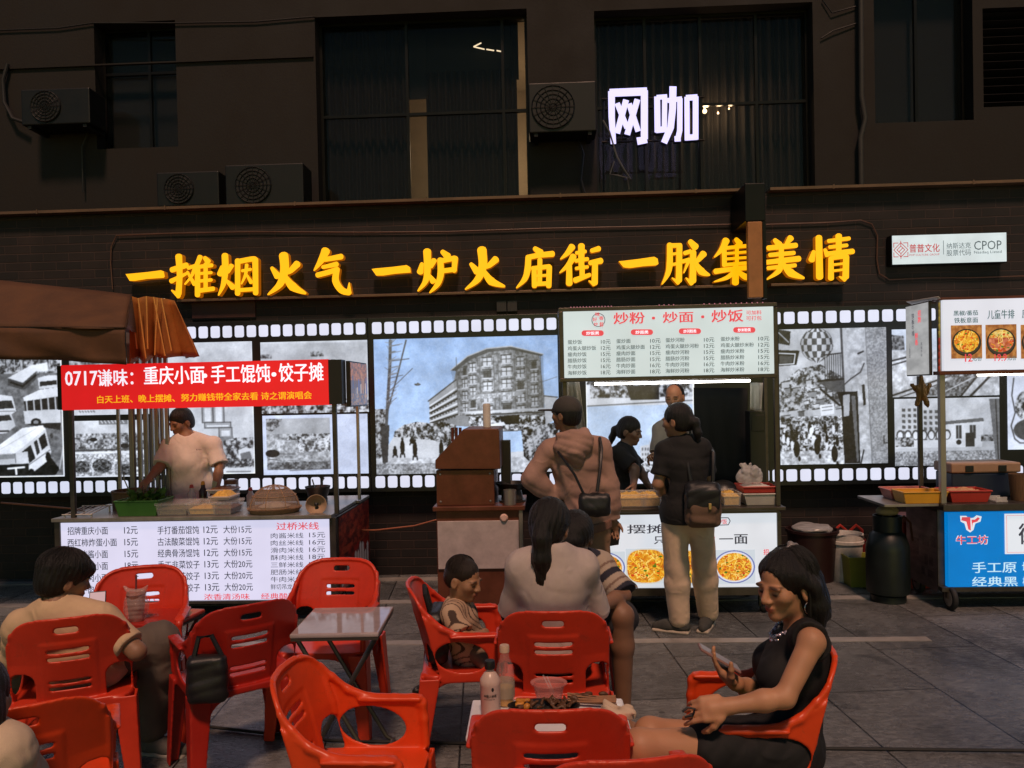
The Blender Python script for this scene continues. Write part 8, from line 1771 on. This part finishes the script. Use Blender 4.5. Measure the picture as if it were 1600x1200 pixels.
def fn(F_):
    T = np.stack([p.tl, p.tf, p.tu]); p.torso(F_, .010, .03)
    for q in 'LR': F_.cone(p.J['hp'+q], mid(p.J['hp'+q], p.J['kn'+q], .52), .100, .088, .05)
    F_.cone(mid(p.J['hpL'], p.J['hpR']), mid(mid(p.J['hpL'], p.J['hpR']), mid(p.J['knL'], p.J['knR']), .5), .09, .08, .05)
    for q in 'LR':      # armholes and neckline
        F_.ell(p.J['sh'+q]+p.tl*(.035 if q == 'L' else -.035)+p.tu*.0, (.058, .085, .10), T, .01, 's')
    F_.ell(p.J['nk']+p.tu*.050+p.tf*.03, (.085, .085, .070), T, .012, 's')
p.piece('dress', dress_m, fn, (.0035, 40), 23, h=.005)
def hf5(F_, H, f, u, l, c):
    R3 = np.stack([l, f, u]); z = np.array((0, 0, 1.)); F_.ell(H+u*.036*c-f*.018*c, (.085*c, .104*c, .094*c), R3, .02); F_.ell(H-u*.03*c-f*.055*c, (.088*c, .066*c, .105*c), R3, .03)
    for q in (-1, 1): F_.path([H+u*.05+l*q*.062+f*.015, H+l*q*.080-f*.03, H-u*.07+l*q*.084-f*.045, H-z*.14+l*q*.082-f*.06], [.03, .028, .030, .020], .025)
    F_.path([H-u*.02-f*.10, H-z*.09-f*.115, H-z*.145-f*.115], [.05, .052, .028], .04); F_.ell(H-z*.12-f*.10, (.088, .05, .035), R3, .03)
    F_.ell(H-u*.036*c+f*.104*c, (.078*c, .074*c, .116*c), R3, .005, 's'); F_.ell(H-u*.09*c+f*.035*c, (.060*c, .060*c, .075*c), R3, .006, 's')
    for q in (-1, 1): F_.ell(H-u*.030*c+f*.020*c+l*q*.098*c, (.034*c, .034*c, .045*c), R3, .01, 's')
p.hair(hair_m, hf5, (.0022, 90), h=.0045); p.strands(hair_m, 240, .17, (8, 88), az=(88, 272), ax=(.086, .105, .095), off=(0, -.020, .036), r=.0019)
Hh = p.J['hd']; ring_m = mat('silver', (.75, .70, .62), .2, 1.0, var=.05)
for q in (1, -1):
    c = Hh+p.l*q*.082-p.u*.062-p.f*.006; MB().tube([c+(p.f*math.cos(a)+p.u*math.sin(a))*.019 for a in np.linspace(0, 6.283, 22)], .0022, 6).build('earring', ring_m, p.root, smooth=True)
nk_ = MB(); rr = np.random.default_rng(44); nc = p.J['nk']
for k in range(34):
    a = -1.25+2.5*k/33; r0 = .078; base = nc+p.tu*(.012-.055*math.cos(a))+p.tl*math.sin(a)*r0*1.0+p.tf*(.045+.052*math.cos(a))
    for e in range(2 if abs(a) < .8 else 1):
        q = base-p.tu*.014*e+np.array((rr.random()-.5, rr.random()-.5, rr.random()-.5))*.006; r = .0045+.004*rr.random(); nk_.lathe([(0, -r), (r*.8, -r*.5), (r, 0), (r*.8, r*.5), (0, r)], q, 8, mi=int(rr.random() < .4))
nk_.build('necklace', [ring_m, mat('crystal', (.55, .50, .60), .08, .3, var=.5)], p.root, smooth=True)
clip = Hh+p.u*.118-p.f*.045; g = Field(clip-.05, clip+.05, .004); g.path([clip-p.f*.02, clip+p.u*.012, clip+p.f*.022], .010, .006); g.folds(.003, 200, 2); g.build('hair_clip', mat('grey_clip', (.22, .20, .20), .4), p.root)
ph = thing('phone', 'phone held up in the right hand of the woman in the black dress', 'phone', D(1112, 1034, 2.66)); ang = math.atan2(38, 67)
MB().box((-.078, -.038, -.0045), (.078, .038, .0045)).build('phone_case', mat('phone_case_pink', (.30, .16, .14), .35), ph, bevel=.004, world=False); MB().box((-.074, -.034, .0047), (.074, .034, .0056)).build('screen', emis('phone_screen_dim', (.20, .13, .11), .5), ph, world=False); MB().box((-.074, .012, -.0075), (-.044, .034, -.0046)).build('camera_bump', black_pl, ph, world=False, bevel=.0015)
px_ = nrm((-.84, .05, .50)); pz_ = nrm(np.array((.50, .0, .85))-px_*np.dot(px_, (.50, .0, .85))); py_ = np.cross(pz_, px_); pw_ = p.J['wrR']+wr_d*.095+nrm((.5, -.05, .8))*.026
ph.matrix_world = Matrix(((px_[0], py_[0], pz_[0], pw_[0]), (px_[1], py_[1], pz_[1], pw_[1]), (px_[2], py_[2], pz_[2], pw_[2]), (0, 0, 0, 1)))
hb_ = soft_bag('handbag', 'black handbag standing against the near leg of the lamplit red chair', 'bag', A3(D(1262, 1188, 2.50))*np.array((1, 1, 0))+np.array((0, 0, .33)), 85, (.09, .06, .13), nyl, 31) if False else None
bw_ = thing('bracelet', 'thin dark bracelet on the left wrist of the woman in the black dress', 'bracelet', p.J['wrL']) if False else None
MB().tube([D(1066, 1112, 2.40), D(1075, 1105, 2.40), D(1086, 1108, 2.40), D(1082, 1118, 2.40), D(1070, 1120, 2.40)], .004, 6).build('cord', nyl, p.root, smooth=True)
# ---------------------------------------------------------------- person cut by the left edge
J = joints(2.02, hd=(-40, 1100, .04), nk=(-48, 1155, .02), shL=(-130, 1192, .0), shR=(6, 1180, .0), elL=(-150, 1300, .08), wrL=(-110, 1330, .25), elR=(10, 1290, .12), wrR=(10, 1330, .3), pel=(-40, 1400, .05), hpL=(-70, 1400, .1), hpR=(-10, 1400, .1), knL=(-80, 1385, .5), knR=(0, 1385, .5), anL=(-80, 1500, .55), anR=(0, 1500, .55))
for q in 'LR': J['an'+q].z = .085; J['to'+q] = nrm((0, 1, 0))
for q in ('pel', 'hpL', 'hpR'): J[q].z = .42
for q in 'LR': J['kn'+q].z = .44
p = Person('person in a cream shirt with black hair at the very left edge', J, (J['pel'].x, J['pel'].y, 0), .006, female=True, skin=(.36, .19, .11), face=(-.2, .95, -.1))
p.body()
def hf6(F_, H, f, u, l, c):
    cap_short(F_, H, f, u, l, c); R3 = np.stack([l, f, u]); F_.ell(H-u*.05-f*.05, (.092, .07, .12), R3, .03); F_.ell(H-u*.12-f*.06, (.085, .05, .08), R3, .03)
p.hair(hair_m, hf6); p.top(fabric('cream_cotton', (.62, .48, .34)), 1.0, .02, 'shirt', seed=40, folds=(.007, 24), dirv=(.6, .2, 1), collar=fabric('cream_rib', (.5, .38, .27))); p.bottoms(fabric('dark_trousers', (.04, .04, .045))); p.shoes(fabric('dark_shoe', (.03, .03, .03)))
